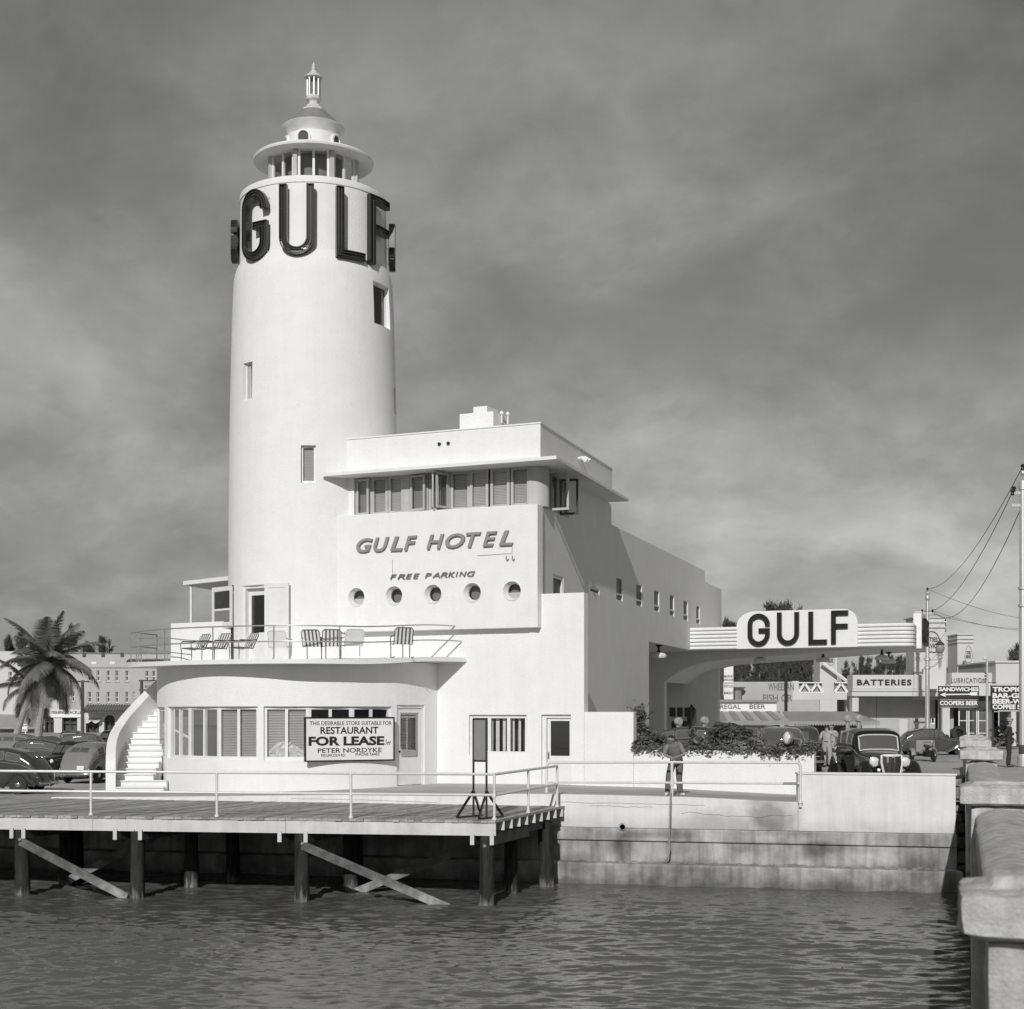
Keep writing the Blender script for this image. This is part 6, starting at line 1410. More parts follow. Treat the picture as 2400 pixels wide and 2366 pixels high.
# ------------------------------------------------------------------ far buildings
def frame_at(D, yaw=0.0, px=0.0):
    x0 = X(px, D); c, sn = math.cos(R_(yaw)), math.sin(R_(yaw))
    return lambda u, d, v: Vector((x0+(u-x0)*c-d*sn, D+(u-x0)*sn+d*c, v))
def block(t, D, px0, px1, py0, wins, depth, m, zb=None, sash=2, name='wall', fm=TRIM, glass=DGLASS, doors=()):
    fr = frame_at(D); zb = E-3.2 if zb is None else zb; u0, u1, zt = X(px0, D), X(px1, D), Z(py0, D)
    rects = [(X(a, D), X(b, D), Z(d, D), Z(c, D)) for a, b, c, d in wins]
    mb = MB(); mb.plate([(u0, zb), (u1, zb), (u1, zt), (u0, zt)], .4, fr, [rect(*r) for r in rects]); mb.build(name, m, t)
    mb = MB(); mb.box((u0+.02, D+.8, zb), (u1-.02, D+depth, zt-.35)); mb.build('core', INTER, t)
    for a, b in ((u0, u0+.3), (u1-.3, u1)): mb = MB(); mb.box((a, D+.402, zb), (b, D+depth, zt)); mb.build('side_wall', m, t)
    mb = MB(); mb.box((u0+.3, D+.402, zt-.3), (u1-.3, D+depth, zt-.2)); mb.build('roof', m, t)
    for r in rects:
        o = window(t, fr, *r, 1, .09, .1, .2, m=fm, glass=glass)
        if sash == 2: mb = MB(); z = (r[2]+r[3])/2; mb.fbox(fr, (r[0]+.09, .19, z-.05), (r[1]-.09, .3, z+.05)); mb.build('meeting_rail', fm, o)
        mb = MB(); mb.fbox(fr, (r[0]-.12, -.10, r[2]-.14), (r[1]+.12, .12, r[2]-.002)); mb.build('sill', m, o)
    return fr
def tiles(t, fr, u0, u1, d0, z0, d1, z1, m=TILE, pitch=.30, name='tile'):
    n = max(2, int((u1-u0)/pitch)); rows = 5; proto = None                 # half round tiles in rows, sharing one mesh
    L = math.hypot(d1-d0, z1-z0)/rows; w_ = (u1-u0)/n; me = None
    mb = MB(); vs = []
    for j in range(7): a = PI*j/6; vs += [(-w_*.46*math.cos(a), 0, w_*.34*math.sin(a)+.03), (-w_*.40*math.cos(a), L*1.12, w_*.30*math.sin(a)+.0)]
    for v0 in (0,):
        pass
    p = fr(u0, d0, z0); q = fr(u0, d1, z1); dr = (q-p).normalized(); ax = (fr(u1, d0, z0)-p).normalized(); nn = ax.cross(dr)
    M = Matrix((ax, dr, nn)).transposed().to_4x4()
    cnt = n*rows; objs = 0
    mb.add(vs, [(2*j, 2*j+2, 2*j+3, 2*j+1) for j in range(6)]); first = mb.build(name, m, t, org=None); o0 = ORG[first.name]
    me = first.data
    for v in me.vertices: v.co = v.co+o0
    k = 0
    rest = MB()
    for r in range(rows):
        for i in range(n):
            pos = p+ax*(w_*(i+.5))+dr*(L*r)
            if k < 280:
                ob = first if k == 0 else bpy.data.objects.new(name, me)
                if k: COL.objects.link(ob); ob.parent = t
                ob.matrix_local = Matrix.Translation(pos-o0) @ M
            else: rest.add([pos+M.to_3x3() @ Vector(v) for v in vs], [(2*j, 2*j+2, 2*j+3, 2*j+1) for j in range(6)])
            k += 1
    if rest.v: x = rest.build('tiles', m, t); x['kind'] = 'stuff'
    mb = MB(); mb.add([fr(u0, d0, z0-.02), fr(u1, d0, z0-.02), fr(u1, d1, z1-.02), fr(u0, d1, z1-.02)], [(0, 1, 2, 3)]); mb.add([fr(u0, d0, z0-.2), fr(u1, d0, z0-.2), fr(u1, d1, z1-.2), fr(u0, d1, z1-.2)], [(0, 1, 2, 3)]); mb.build('roof_board', BARK, t)
    mb = MB(); mb.bar(fr(u0, d0, z0-.12), fr(u1, d0, z0-.12), .1, .22); mb.build('eave_board', BARK, t)
def Z5(x, y): return (x/3.8095, 1400+y/3.8095)
def build_left_town():
    D = 225; t = thing('apartment_house', 'three storey pale brick apartment house behind the parking lot with rows of sash windows', 'building', (X(270, D), D, E-3))
    wins = []
    for xs_, ys in (((785, 815), (655, 750)), ((862, 889), (655, 750)), ((952, 980), (657, 751)), ((1028, 1056), (657, 751)), ((1118, 1146), (658, 751)), ((1298, 1326), (660, 754)), ((1357, 1385), (660, 754)), ((785, 815), (848, 940)), ((862, 889), (848, 940)), ((952, 980), (848, 940)), ((1028, 1056), (848, 940)), ((1118, 1146), (848, 940)), ((1186, 1204), (845, 900)), ((1298, 1326), (848, 940)), ((640, 664), (848, 930))):
        a, b = Z5(xs_[0], ys[0]), Z5(xs_[1], ys[1]); wins.append((a[0], b[0], a[1], b[1]))
    fr = block(t, D, 150, 420, 1532.5, wins, 16, FARW2)
    zt = Z(1563, D); mb = MB(); mb.fbox(fr, (X(150, D), -.18, zt-.15), (X(420, D), .0, zt+.15)); mb.build('string_course', FARW2, t)
    mb = MB(); mb.fbox(fr, (X(149, D), -.12, Z(1533, D)), (X(421, D), .5, Z(1533, D)+.18)); mb.build('parapet_cap', TILE, t)
    for x in (753, 922, 1092): a = X(Z5(x, 0)[0], D); mb = MB(); mb.fbox(fr, (a-.25, -.14, Z(1540, D)), (a+.25, .02, Z(1533.4, D)+.2)); mb.build('scupper', CHAR, t)
    for x in (838, 1003): a = X(Z5(x, 0)[0], D); mb = MB(); mb.fbox(fr, (a-.35, -.03, Z(1557, D)), (a+.35, .0, Z(1551.5, D))); mb.build('wall_vent', STUCCO, t)
    # hipped tile roof showing past the terrace, painted wall sign
    tiles(t, lambda u, d, v: Vector((u, D-.9+d, v)), X(300, D), X(398, D), 0, Z(1551, D), 3.2, Z(1534.5, D), pitch=.34)
    a, b = Z5(1248, 760), Z5(1376, 826); lettering('SOUTH', fr, X(Z5(1292, 0)[0], D), X(Z5(1292, 0)[0]+38, D), Z(Z5(0, 808)[1], D), Z(Z5(0, 788)[1], D), INK, t, 'lettering', .03, .02)
    # ground floor arcade with a tiled pent roof
    D2 = 216; g = thing('shop_arcade', 'row of low shops with arched doors and a tiled pent roof under the apartment house', 'building', (X(240, D2), D2, E-3)); fr = frame_at(D2)
    zb, zt = E-3.1, Z(1667, D2); openings = []
    def arch(x0, x1, ys, yt): 
        a, b, zc, zp = X(Z5(x0, 0)[0], D2), X(Z5(x1, 0)[0], D2), Z(Z5(0, ys)[1], D2), Z(Z5(0, yt)[1], D2); r = (b-a)/2; return [(a, zb+.05), (b, zb+.05), (b, zc)]+[((a+b)/2+r*math.cos(PI*i/10), zc+(zp-zc)*math.sin(PI*i/10)) for i in range(1, 10)]+[(a, zc)]
    hs = [arch(398, 482, 1105, 1062), rect(X(Z5(553, 0)[0], D2), X(Z5(690, 0)[0], D2), Z(1720, D2), Z(1683, D2)), rect(X(Z5(765, 0)[0], D2), X(Z5(885, 0)[0], D2), zb+.05, Z(1688, D2)), arch(930, 1026, 1100, 1052)]
    mb = MB(); mb.plate(rect(X(0, D2)-30, X(420, D2), zb, zt), .5, fr, hs); mb.build('shop_wall', FARW, g)
    mb = MB(); mb.box((X(0, D2)-30, D2+.9, zb), (X(420, D2), D2+6, zt)); mb.build('core', INTER, g)
    for h in hs: mb = MB(); a, b = min(p[0] for p in h), max(p[0] for p in h); z1 = max(p[1] for p in h); mb.fbox(fr, (a, .3, zb), (a+.14, .4, z1)); mb.fbox(fr, (b-.14, .3, zb), (b, .4, z1)); mb.fbox(fr, ((a+b)/2-.06, .3, zb), ((a+b)/2+.06, .4, z1)); mb.fbox(fr, (a+.14, .3, lerp(zb, z1, .68)), (b-.14, .4, lerp(zb, z1, .73))); o = mb.build('shop_door', CHAR, g)
    tiles(g, lambda u, d, v: Vector((u, D2-2.4+d, v)), X(194, D2-2), X(330, D2-2), 0, Z(1668, D2-2), 2.3, Z(1652.5, D2-2), pitch=.36)
    mb = MB(); mb.fbox(fr, (X(146, D2), -.2, Z(1682, D2)), (X(193, D2), -.05, Z(1664, D2))); mb.build('sign_panel', SIGNW, g)
    lettering('FISHING TACKLE', fr, X(122, D2), X(192, D2), Z(1674, D2), Z(1666, D2), INK, g, 'lettering', .03, .02, 0, -.2)
    mb = MB(); mb.fbox(fr, (X(120, D2), -.19, Z(1682, D2)), (X(146, D2)-.01, -.05, Z(1664, D2))); mb.build('sign_panel', SIGNW, g)
    for a, b in ((100, 118), (10, 95)):
        pass
    # long canvas awning over the shops on the left
    aw = thing('shop_awning', 'long grey canvas awning over the shops left of the palm trunks', 'awning', (X(45, D2), D2-1, Z(1700, D2))); mb = MB()
    vs = [fr(X(-20, D2), -.02, Z(1675, D2)), fr(X(96, D2), -.02, Z(1675, D2)), fr(X(100, D2), -2.6, Z(1704, D2-2)), fr(X(-20, D2), -2.6, Z(1704, D2-2)), fr(X(100, D2), -2.6, Z(1709, D2-2)), fr(X(-20, D2), -2.6, Z(1709, D2-2))]
    mb.add(vs, [(0, 1, 2, 3), (3, 2, 4, 5)]); mb.build('canvas', AWN, aw)
    mb = MB(); mb.tube([vs[2], vs[1]+Vector((0, 0, -1.6))], .05, 5); mb.build('arm', CHAR, aw)
    a2 = thing('shop_awning', 'small sagging striped canvas over the shop door right of the utility pole', 'awning', (X(215, D2), D2-1, Z(1690, D2))); mb = MB(); n = 12; vs = []
    for i in range(n+1): u = X(lerp(199, 238, i/n), D2); s_ = .35*abs(math.sin(PI*i/n*2)); vs += [fr(u, -.05, Z(1683, D2)), fr(u, -1.0, Z(1690, D2)-s_)]
    mb.add(vs, [(2*i, 2*i+2, 2*i+3, 2*i+1) for i in range(n)]); mb.build('canvas', CURT, a2)
    # left block with its own tile roof
    D3 = 240; b = thing('corner_block', 'white two storey block with tile eaves behind the palms', 'building', (X(60, D3), D3, E-3))
    block(b, D3, -60, 138, 1527, [(70, 78, 1575, 1595), (95, 103, 1575, 1595), (118, 126, 1575, 1595), (20, 28, 1575, 1595)], 14, FARW)
    tiles(b, lambda u, d, v: Vector((u, D3-1.2+d, v)), X(38, D3), X(196, D3), 0, Z(1549, D3), 3.0, Z(1529, D3), pitch=.45)
    s = thing('notice_board', 'small white parking notice on two posts between the palm trunks', 'sign', (X(53, 120), 120, E-3)); D = 120; fr = frame_at(D)
    mb = MB(); mb.fbox(fr, (X(42, D), 0, Z(1715, D)), (X(64, D), .05, Z(1698, D))); mb.build('board', SIGNW, s)
    for px in (44.5, 59): mb = MB(); mb.fbox(fr, (X(px, D)-.04, .052, E-3), (X(px, D)+.04, .12, Z(1698, D))); mb.build('post', TRIM, s)
    for w_, y0, y1, x0, x1 in (('PRIVATE', 1703.5, 1699.5, 45, 63), ('NO', 1708.5, 1704.7, 46, 52), ('PARKING', 1713.5, 1709.7, 43.5, 62)): lettering(w_, fr, X(x0, D), X(x1, D), Z(y0, D), Z(y1, D), INK, s, 'lettering', .01, .02, 0, -.001)
    for px, D, top, lab, arms in ((193.5, 150, 1595, 'dark wooden utility pole rising in front of the apartment house', 0), (332, 150, 1594, 'wooden utility pole with two crossarms beside the stair parapet', 2)):
        u = thing('utility_pole', lab, 'pole', (X(px, D), D, E-3)); mb = MB(); mb.tube([(X(px, D), D, E-3), (X(px, D), D, Z(top, D))], [.20, .15], 8); mb.build('pole', BARK, u)
        for k in range(max(1, arms)):
            z = Z(top+(3 if not arms else 2+22*k), D); mb = MB(); w0, w1 = (-1.2, .7) if not arms else (-.3, 1.5); mb.bar((X(px, D)+w0*(1 if not arms else .8), D-.12, z), (X(px, D)+w1, D-.12, z), .12, .14); mb.build('crossarm', BARK, u)
build_left_town()

def Z8(x, y): return (1950+x/3.8089, 1350+y/3.8089)
def ZB(x, y): return (2040+x/5.3667, 1380+y/5.3667)
def ZA(x, y): return (1640+x/4.6, 1480+y/4.6)
def emblem(t, fr, uc, vc, ru, rv, words, heights, wd):
    pts = []
    for i in range(60):
        a = 2*PI*i/60; r = .80+.20*abs(math.cos(1.5*a))**.7; pts.append(fr(uc+ru*r*math.sin(a), -.06, vc+rv*r*math.cos(a)))
    mb = MB(); mb.tube(pts, ru*.035, 5, closed=True); mb.build('emblem_outline', INK, t)
    for w_, (a, b), k in zip(words, heights, wd): lettering(w_, fr, uc-ru*k, uc+ru*k, vc+rv*a, vc+rv*b, INK, t, 'lettering', .03, .02, 0, -.01)
def build_right_town():
    D = 120; t = thing('service_station', 'white service station across the street with a stepped tower and lettered parapets', 'building', (X(2150, D), D, E-3)); fr = frame_at(D); zb = E-3.0
    def fb(px0, px1, py0, py1, d0, d1, name, m=FARW, p=None): mb = MB(); mb.fbox(fr, (X(px0, D), d0, Z(py1, D)), (X(px1, D), d1, Z(py0, D))); return mb.build(name, m, p or t, bevel=.02)
    fb(2143, 2215, 1447, 1640, .0, 2.6, 'tower')
    for y0, y1 in ((1446, 1449), (1457, 1460), (1469.5, 1472)): fb(2138, 2220, y0, y1, -.15, 2.75, 'tower_band')
    m = MB(); fb(2215.2, 2222, 1449, 1640, .5, 2.4, 'tower_return')
    mb = MB(); ex = Vector((0, 0, 0))
    c = ZB(765, 680); emblem(t, fr, X(c[0], D), Z(c[1], D), X(2065, D)-X(2041, D), Z(1500, D)-Z(1526, D), ('CITIES', 'SERVICE'), ((.06, .48), (-.50, -.08)), (.62, .80))
    fb(1984, 2142.8, 1584, 1616, -2.2, -.2, 'parapet'); fb(1982, 2222, 1616.3, 1622, -2.35, -.1, 'parapet_step'); fb(1982, 2222, 1622.2, 1633, -2.25, -.1, 'eave_band')
    fr2 = frame_at(D-2.2); s0, s1 = Z8(222, 0)[0], Z8(708, 0)[0]; lettering('BATTERIES', fr2, X(s0, D-2.2), X(s1, D-2.2), Z(Z8(0, 978)[1], D-2.2), Z(Z8(0, 925)[1], D-2.2), INK, t, 'lettering', .06, .03, 0, -.005, 1.2)
    # wall below the eave with windows and a door
    W = [Z8(765, 1265)+Z8(810, 1325), Z8(915, 1262)+Z8(952, 1325)]
    wins = [(a, c_, b, d) for a, b, c_, d in W]+[(2003, 2014, 1640, 1680)]
    u0, u1 = X(1990, D), X(2200, D); rects = [(X(a, D), X(b, D), Z(d, D), Z(c_, D)) for a, b, c_, d in wins]; dr = Z8(630, 1272)+Z8(705, 1420); D_ = (X(dr[0], D), X(dr[2], D), zb+.3, Z(dr[1], D))
    wall = lambda u, d, v: fr(u, 1.0+d, v)
    mb = MB(); mb.plate(rect(u0, u1, zb, Z(1633.3, D)), .3, wall, [rect(*r) for r in rects]+[rect(*D_)]); mb.build('wall', FARW2, t)
    for r in rects: window(t, wall, *r, 1, .08, .1, .05, glass=DGLASS)
    mb = MB(); mb.fbox(wall, (D_[0], .06, D_[2]), (D_[1], .14, D_[3])); mb.build('door', FARW, t)
    mb = MB(); mb.box((u0, D+1.6, zb), (u1, D+8, Z(1600, D))); mb.build('core', INTER, t)
    fb(1984, 1999, 1633.5, 1700, -2.0, -1.0, 'post'); fb(2060, 2062, 1633.5, 1745, .96, 1.0, 'wall_seam', GREY)
    # lubrication wing with glazed front
    fb(2222.3, 2333, 1578, 1604, -1.0, .6, 'wing_parapet'); fb(2218, 2360, 1604.3, 1632, -1.2, .5, 'wing_band'); fr3 = frame_at(D-1.0)
    lettering('LUBRICATION', fr3, X(ZB(1015, 0)[0], D-1), X(ZB(1450, 0)[0], D-1), Z(ZB(0, 1185)[1], D-1), Z(ZB(0, 1125)[1], D-1), INKG, t, 'lettering', .05, .01, 0, -.01, 1.15)
    fb(2200.3, 2218, 1632.3, 1745, -1.0, .3, 'pillar'); fb(2318, 2331, 1632.3, 1745, -1.0, .3, 'pillar'); fb(2218.3, 2317.7, 1632.4, 1745, 5.5, 5.8, 'back_wall', INTER); fb(2218.3, 2317.7, 1632.4, 1660, -.4, .0, 'fascia_board', CHAR)
    fb(2218.3, 2246, 1660, 1745, 1.2, 1.4, 'side_panel', FARW2)
    for i, (a, b) in enumerate(((2247, 2268), (2270, 2290), (2292, 2317))):
        r = (X(a, D), X(b, D), zb+.4, Z(1660.5, D)); o = window(t, fr, *r, 1, .09, .1, .05, glass=DGLASS)
        for k in (1, 2): mb = MB(); z = lerp(r[2], r[3], k/3); mb.fbox(fr, (r[0]+.09, .05, z-.03), (r[1]-.09, .13, z+.03)); mb.build('glazing_bar', TRIM, o)
    for x in (975, 1070):
        tx = ZB(x, 1750); ty = thing('leaning_tyre', 'dark spare tyre leaning by the station pillar, %s one' % ('lower' if x < 1000 else 'taller'), 'tyre', (X(tx[0], D), D-.6, zb+.3)); r = .62 if x > 1000 else .50
        mb = MB(); mb.lathe([(r-.28, -.1), (r-.05, -.12), (r, 0), (r-.05, .12), (r-.28, .1), (r-.28, -.1)], 24, M=Matrix.Translation((X(tx[0], D), D-.9, E-1.75+(.1 if x > 1000 else -.05))) @ Matrix.Rotation(R_(80), 4, 'X')); mb.build('tyre', RUBBER, ty, smooth=50)
    # second tower of the station, further back, and the plain block at the right edge
    D2 = 135; t2 = thing('station_tower', 'smaller white lettered tower behind the lubrication wing', 'tower', (X(2262, D2), D2, E-3)); f2 = frame_at(D2)
    def fb2(px0, px1, py0, py1, d0, d1, name, m=FARW): mb = MB(); mb.fbox(f2, (X(px0, D2), d0, Z(py1, D2)), (X(px1, D2), d1, Z(py0, D2))); mb.build(name, m, t2, bevel=.02)
    fb2(2244, 2281, 1487, 1745, 0, 3, 'tower'); 
    for y0, y1 in ((1486, 1489), (1496.5, 1499), (1505, 1507)): fb2(2242, 2283, y0, y1, -.15, 3.1, 'tower_band')
    c = ZB(1233, 832); emblem(t2, f2, X(c[0], D2), Z(c[1], D2), X(2050, D2)-X(2041, D2), Z(1500, D2)-Z(1521, D2), ('CITIES', 'SERVICE'), ((.02, .40), (-.42, -.06)), (.56, .66))
    mb = MB(); a, b = ZB(1160, 910), ZB(1240, 1065); mb.bar((X(a[0], D2), D2-.4, Z(a[1], D2)), (X(b[0], D2), D2-.4, Z(b[1], D2)), .3, .2); mb.build('slanted_brace', GREY, t2)
    D3 = 118; t3 = thing('plain_block', 'plain white flat roofed block at the right behind the bar sign', 'building', (X(2400, D3), D3, E-3)); f3 = frame_at(D3)
    def fb3(px0, px1, py0, py1, d0, d1, name, m=FARW): mb = MB(); mb.fbox(f3, (X(px0, D3), d0, Z(py1, D3)), (X(px1, D3), d1, Z(py0, D3))); mb.build(name, m, t3, bevel=.02)
    fb3(2334, 2480, 1553, 1604, 0, 10, 'upper_wall'); fb3(2331, 2483, 1549, 1554, -.15, 10.2, 'parapet_cap'); fb3(2334, 2480, 1604.3, 1668, 1.0, 10, 'middle_wall'); fb3(2334, 2352, 1668.3, 1750, 1.0, 2, 'wall_pier'); fb3(2380, 2392, 1668.3, 1750, 1.0, 2, 'wall_pier'); fb3(2352.3, 2480, 1668.3, 1750, 4, 4.4, 'shop_back', FARW2)
    mb = MB(); mb.fbox(f3, (X(2392.5, D3), 1.2, Z(1750, D3)), (X(2470, D3), 1.4, Z(1668.3, D3))); mb.build('shop_glass', DGLASS, t3)
    pl = thing('potted_plant', 'dark leafy plant by the shop front behind the uniformed man', 'plant', (X(2346, 112), 112, E-2.8)); rg = random.Random(5); mb = MB(); leaf_cloud(mb, 260, lambda: Vector((X(2346, 112)+rg.gauss(0, .45), 112+rg.gauss(0, .3), E-2.5+abs(rg.gauss(0, .8)))), .22, rg); mb.build('foliage', LEAF, pl)
    # roadside signs
    D4 = 108; f4 = frame_at(D4)
    a, b, c_ = ZB(858, 1225), ZB(1366, 1378), ZB(858, 1500); sg = thing('sandwich_sign', 'black roadside sign reading SANDWICHES above a long arrow', 'sign', (X(2247, D4), D4, Z(b[1], D4)))
    mb = MB(); mb.fbox(f4, (X(a[0], D4), 0, Z(b[1], D4)), (X(b[0], D4), .15, Z(a[1], D4))); mb.build('board', SIGNB, sg)
    mb = MB(); mb.fbox(f4, (X(a[0], D4), -.02, Z(a[1], D4)), (X(b[0], D4), .17, Z(a[1]-1.2, D4))); mb.build('top_edge', TRIM, sg)
    lettering('SANDWICHES', f4, X(ZB(864, 0)[0], D4), X(ZB(1358, 0)[0], D4), Z(ZB(0, 1292)[1], D4), Z(ZB(0, 1240)[1], D4), SIGNW, sg, 'lettering', .04, .04, 0, -.002)
    ar = [(870, 1335), (950, 1305), (935, 1325), (1240, 1322), (1262, 1303), (1350, 1303), (1338, 1320), (1350, 1345), (1262, 1345), (1240, 1336), (935, 1342), (950, 1365)]
    mb = MB(); mb.plate([(X(ZB(x, y)[0], D4), Z(ZB(x, y)[1], D4)) for x, y in ar], .05, lambda u, d, v: f4(u, -.055+d, v)); mb.build('arrow', SIGNW, sg)
    bs = thing('beer_sign', 'dark grey sign reading COOPERS BEER hung below the arrow sign', 'sign', (X(2247, D4), D4, Z(c_[1], D4))); mb = MB(); mb.fbox(f4, (X(a[0], D4), 0, Z(c_[1], D4)), (X(ZB(1360, 0)[0], D4), .15, Z(ZB(0, 1386)[1], D4))); mb.build('board', GREY if False else CHAR, bs)
    lettering('COOPERS BEER', f4, X(ZB(873, 0)[0], D4), X(ZB(1350, 0)[0], D4), Z(ZB(0, 1468)[1], D4), Z(ZB(0, 1412)[1], D4), SIGNW, bs, 'lettering', .04, .03, 0, -.002)
    for y in (1397, 1490): mb = MB(); mb.fbox(f4, (X(ZB(880, 0)[0], D4), -.03, Z(ZB(0, y+3)[1], D4)), (X(ZB(1340, 0)[0], D4), -.001, Z(ZB(0, y)[1], D4))); mb.build('neon_line', SIGNW, bs)
    for px in (2205, 2288): mb = MB(); mb.tube([(X(px, D4), D4+.25, E-2.8), (X(px, D4), D4+.25, Z(1612, D4))], .07, 6); mb.build('post', CHAR, bs)
    br = thing('bar_sign', 'large black sign with white words TROPIC BAR BEER COFFEE behind the near pole', 'sign', (X(2370, D4), D4, Z(1665, D4))); a, b = ZB(1520, 1218), ZB(1890, 1532)
    mb = MB(); mb.fbox(f4, (X(a[0], D4), 0, Z(b[1], D4)), (X(2425, D4), .2, Z(a[1], D4))); mb.build('board', SIGNB, br); mb = MB(); mb.fbox(f4, (X(a[0], D4), -.03, Z(a[1], D4)), (X(2425, D4), .22, Z(a[1]-2.4, D4))); mb.build('top_edge', TRIM, br)
    for w_, y0, y1, x1 in (('TROPIC', 1300, 1237, 1915), ('BAR-GRILL', 1378, 1315, 2060), ('BEER-WINE', 1450, 1388, 2080), ('COFFEE SHOP', 1518, 1458, 2170)):
        lettering(w_, f4, X(ZB(1535, 0)[0], D4), X(min(2424, ZB(x1, 0)[0]), D4), Z(ZB(0, y0)[1], D4), Z(ZB(0, y1)[1], D4), SIGNW, br, 'lettering', .04, .04, 0, -.002)
    for px in (2330, 2418): mb = MB(); mb.tube([(X(px, D4), D4+.3, E-2.8), (X(px, D4), D4+.3, Z(1612, D4))], .08, 6); mb.build('post', CHAR, br)
    # buildings seen under the canopy
    D5 = 100; w = thing('fish_market', 'long white wall with worn painted words for a fish grotto beyond the forecourt', 'building', (X(1790, D5), D5, E-3)); f5 = frame_at(D5)
    mb = MB(); a, b = ZA(365, 545), ZA(1000, 870); mb.fbox(f5, (X(1660, D5), 0, E-3), (X(1858, D5), 8, Z(a[1], D5))); mb.build('wall', FARW2, w)
    mb = MB(); mb.fbox(f5, (X(1858.2, D5), .6, E-3), (X(1925, D5), 8, Z(1640, D5))); mb.build('wall', FARW2, w)
    for s_, x0, x1, y0, y1 in (('WHEELAN', 735, 1015, 640, 560), ('FISH GR', 680, 1000, 760, 680)): lettering(s_, f5, X(ZA(x0, 0)[0], D5), X(ZA(x1, 0)[0], D5), Z(ZA(0, y0)[1], D5), Z(ZA(0, y1)[1], D5), INKG, w, 'lettering', .01, .02, 0, -.005)
    a = ZA(392, 605); mb = MB(); mb.tube([(X(a[0], D5), D5-.5, E-2), (X(a[0], D5), D5-.5, Z(ZA(0, 640)[1], D5)), (X(a[0], D5), D5-.5, Z(ZA(0, 605)[1], D5))], [.3, .3, .55], 8); mb.build('chimney_flue', GREY, w)
    ms = thing('dining_sign', 'tall narrow white board with small words for a marine dining room', 'sign', (X(1706, 96), 96, Z(1640, 96))); D6 = 96; f6 = frame_at(D6); a, b = ZA(262, 400), ZA(362, 735)
    mb = MB(); mb.fbox(f6, (X(a[0], D6), 0, Z(b[1], D6)), (X(b[0], D6), .15, Z(a[1]-20, D6))); mb.build('board', SIGNW, ms)
    for s_, x0, x1, y0, y1 in (('MARINE', 264, 355, 500, 472), ('DINING ROOM', 264, 357, 536, 512), ('ONE OF THE', 266, 356, 570, 552), ('FINEST PLACES', 264, 358, 606, 580), ('MIAMI BEACH', 264, 358, 680, 650)): lettering(s_, f6, X(ZA(x0, 0)[0], D6), X(ZA(x1, 0)[0], D6), Z(ZA(0, y0)[1], D6), Z(ZA(0, y1)[1], D6), INK, ms, 'lettering', .01, .01, 0, -.002)
    mb = MB(); mb.tube([(X(1690, D6), D6+.3, E-3), (X(1690, D6), D6+.3, Z(1560, D6))], .16, 8); mb.build('post', BARK, ms)
    D7 = 92; rb = thing('beer_bar', 'low bar with a painted beer sign above a striped sloping awning', 'building', (X(1755, D7), D7, E-3)); f7 = frame_at(D7); a, b = ZA(150, 765), ZA(828, 865)
    mb = MB(); mb.fbox(f7, (X(a[0], D7), 0, Z(b[1], D7)), (X(b[0], D7), .25, Z(a[1], D7))); mb.build('sign_panel', SIGNW, rb); mb = MB(); mb.fbox(f7, (X(a[0], D7), -.2, Z(a[1], D7)), (X(b[0]+4, D7), 1, Z(a[1]-5.5, D7))); mb.build('eave', GREY, rb)
    lettering('REGAL', f7, X(ZA(217, 0)[0], D7), X(ZA(443, 0)[0], D7), Z(ZA(0, 838)[1], D7), Z(ZA(0, 788)[1], D7), INKG, rb, 'lettering', .02, .015, 0, -.002); lettering('BEER', f7, X(ZA(537, 0)[0], D7), X(ZA(708, 0)[0], D7), Z(ZA(0, 838)[1], D7), Z(ZA(0, 788)[1], D7), INKG, rb, 'lettering', .02, .015, 0, -.002)
    mb = MB(); mb.fbox(f7, (X(1660, D7), .3, E-3), (X(1830, D7), 6, Z(1668, D7))); mb.build('wall', INTER, rb)
    n = 12; A0, A1, B0, B1 = X(1650, D7), X(1822, D7), X(1655, D7-2.6), X(1850, D7-2.6); z0, z1 = Z(1669, D7), Z(1690, D7-2.6)
    for i in range(n):
        mb = MB(); p = [Vector((lerp(A0, A1, k), D7-.05, z0)) for k in (i/n, (i+1)/n)]; q = [Vector((lerp(B0, B1, k), D7-2.6, z1)) for k in (i/n, (i+1)/n)]; up = Vector((0, 0, .02 if i % 2 else .05)); mb.add([p[0]+up, p[1]+up, q[1]+up, q[0]+up], [(0, 1, 2, 3)]); mb.build('awning_strip', FARW2 if i % 2 else AWN, rb)
    mb = MB(); mb.add([(B0, D7-2.6, z1+.03), (B1, D7-2.6, z1+.03), (B1, D7-2.6, Z(1700, D7-2.6)), (B0, D7-2.6, Z(1700, D7-2.6))], [(0, 1, 2, 3)]); mb.build('valance', AWN, rb)
    aw = thing('scalloped_awning', 'broad grey canvas awning with a scalloped edge right of the beer bar', 'awning', (X(1940, D7), D7, Z(1690, D7))); mb = MB()
    A0, A1, B0, B1 = X(1832, D7), X(1996, D7), X(1845, D7-2.8), X(2062, D7-2.8); z0, z1 = Z(1668, D7), Z(1691, D7-2.8); vs = [(A0, D7, z0), (A1, D7, z0), (B1, D7-2.8, z1), (B0, D7-2.8, z1)]; mb.add(vs, [(0, 1, 2, 3)]); mb.build('canvas', AWN, aw)
    mb = MB(); n = 34; vs = []
    for i in range(n*4+1): u = lerp(B0, B1, i/(n*4)); vs += [(u, D7-2.8, z1), (u, D7-2.8, z1-.16-.10*abs(math.sin(PI*i/4)))]
    mb.add(vs, [(2*i, 2*i+2, 2*i+3, 2*i+1) for i in range(n*4)]); mb.build('scalloped_valance', AWN, aw)
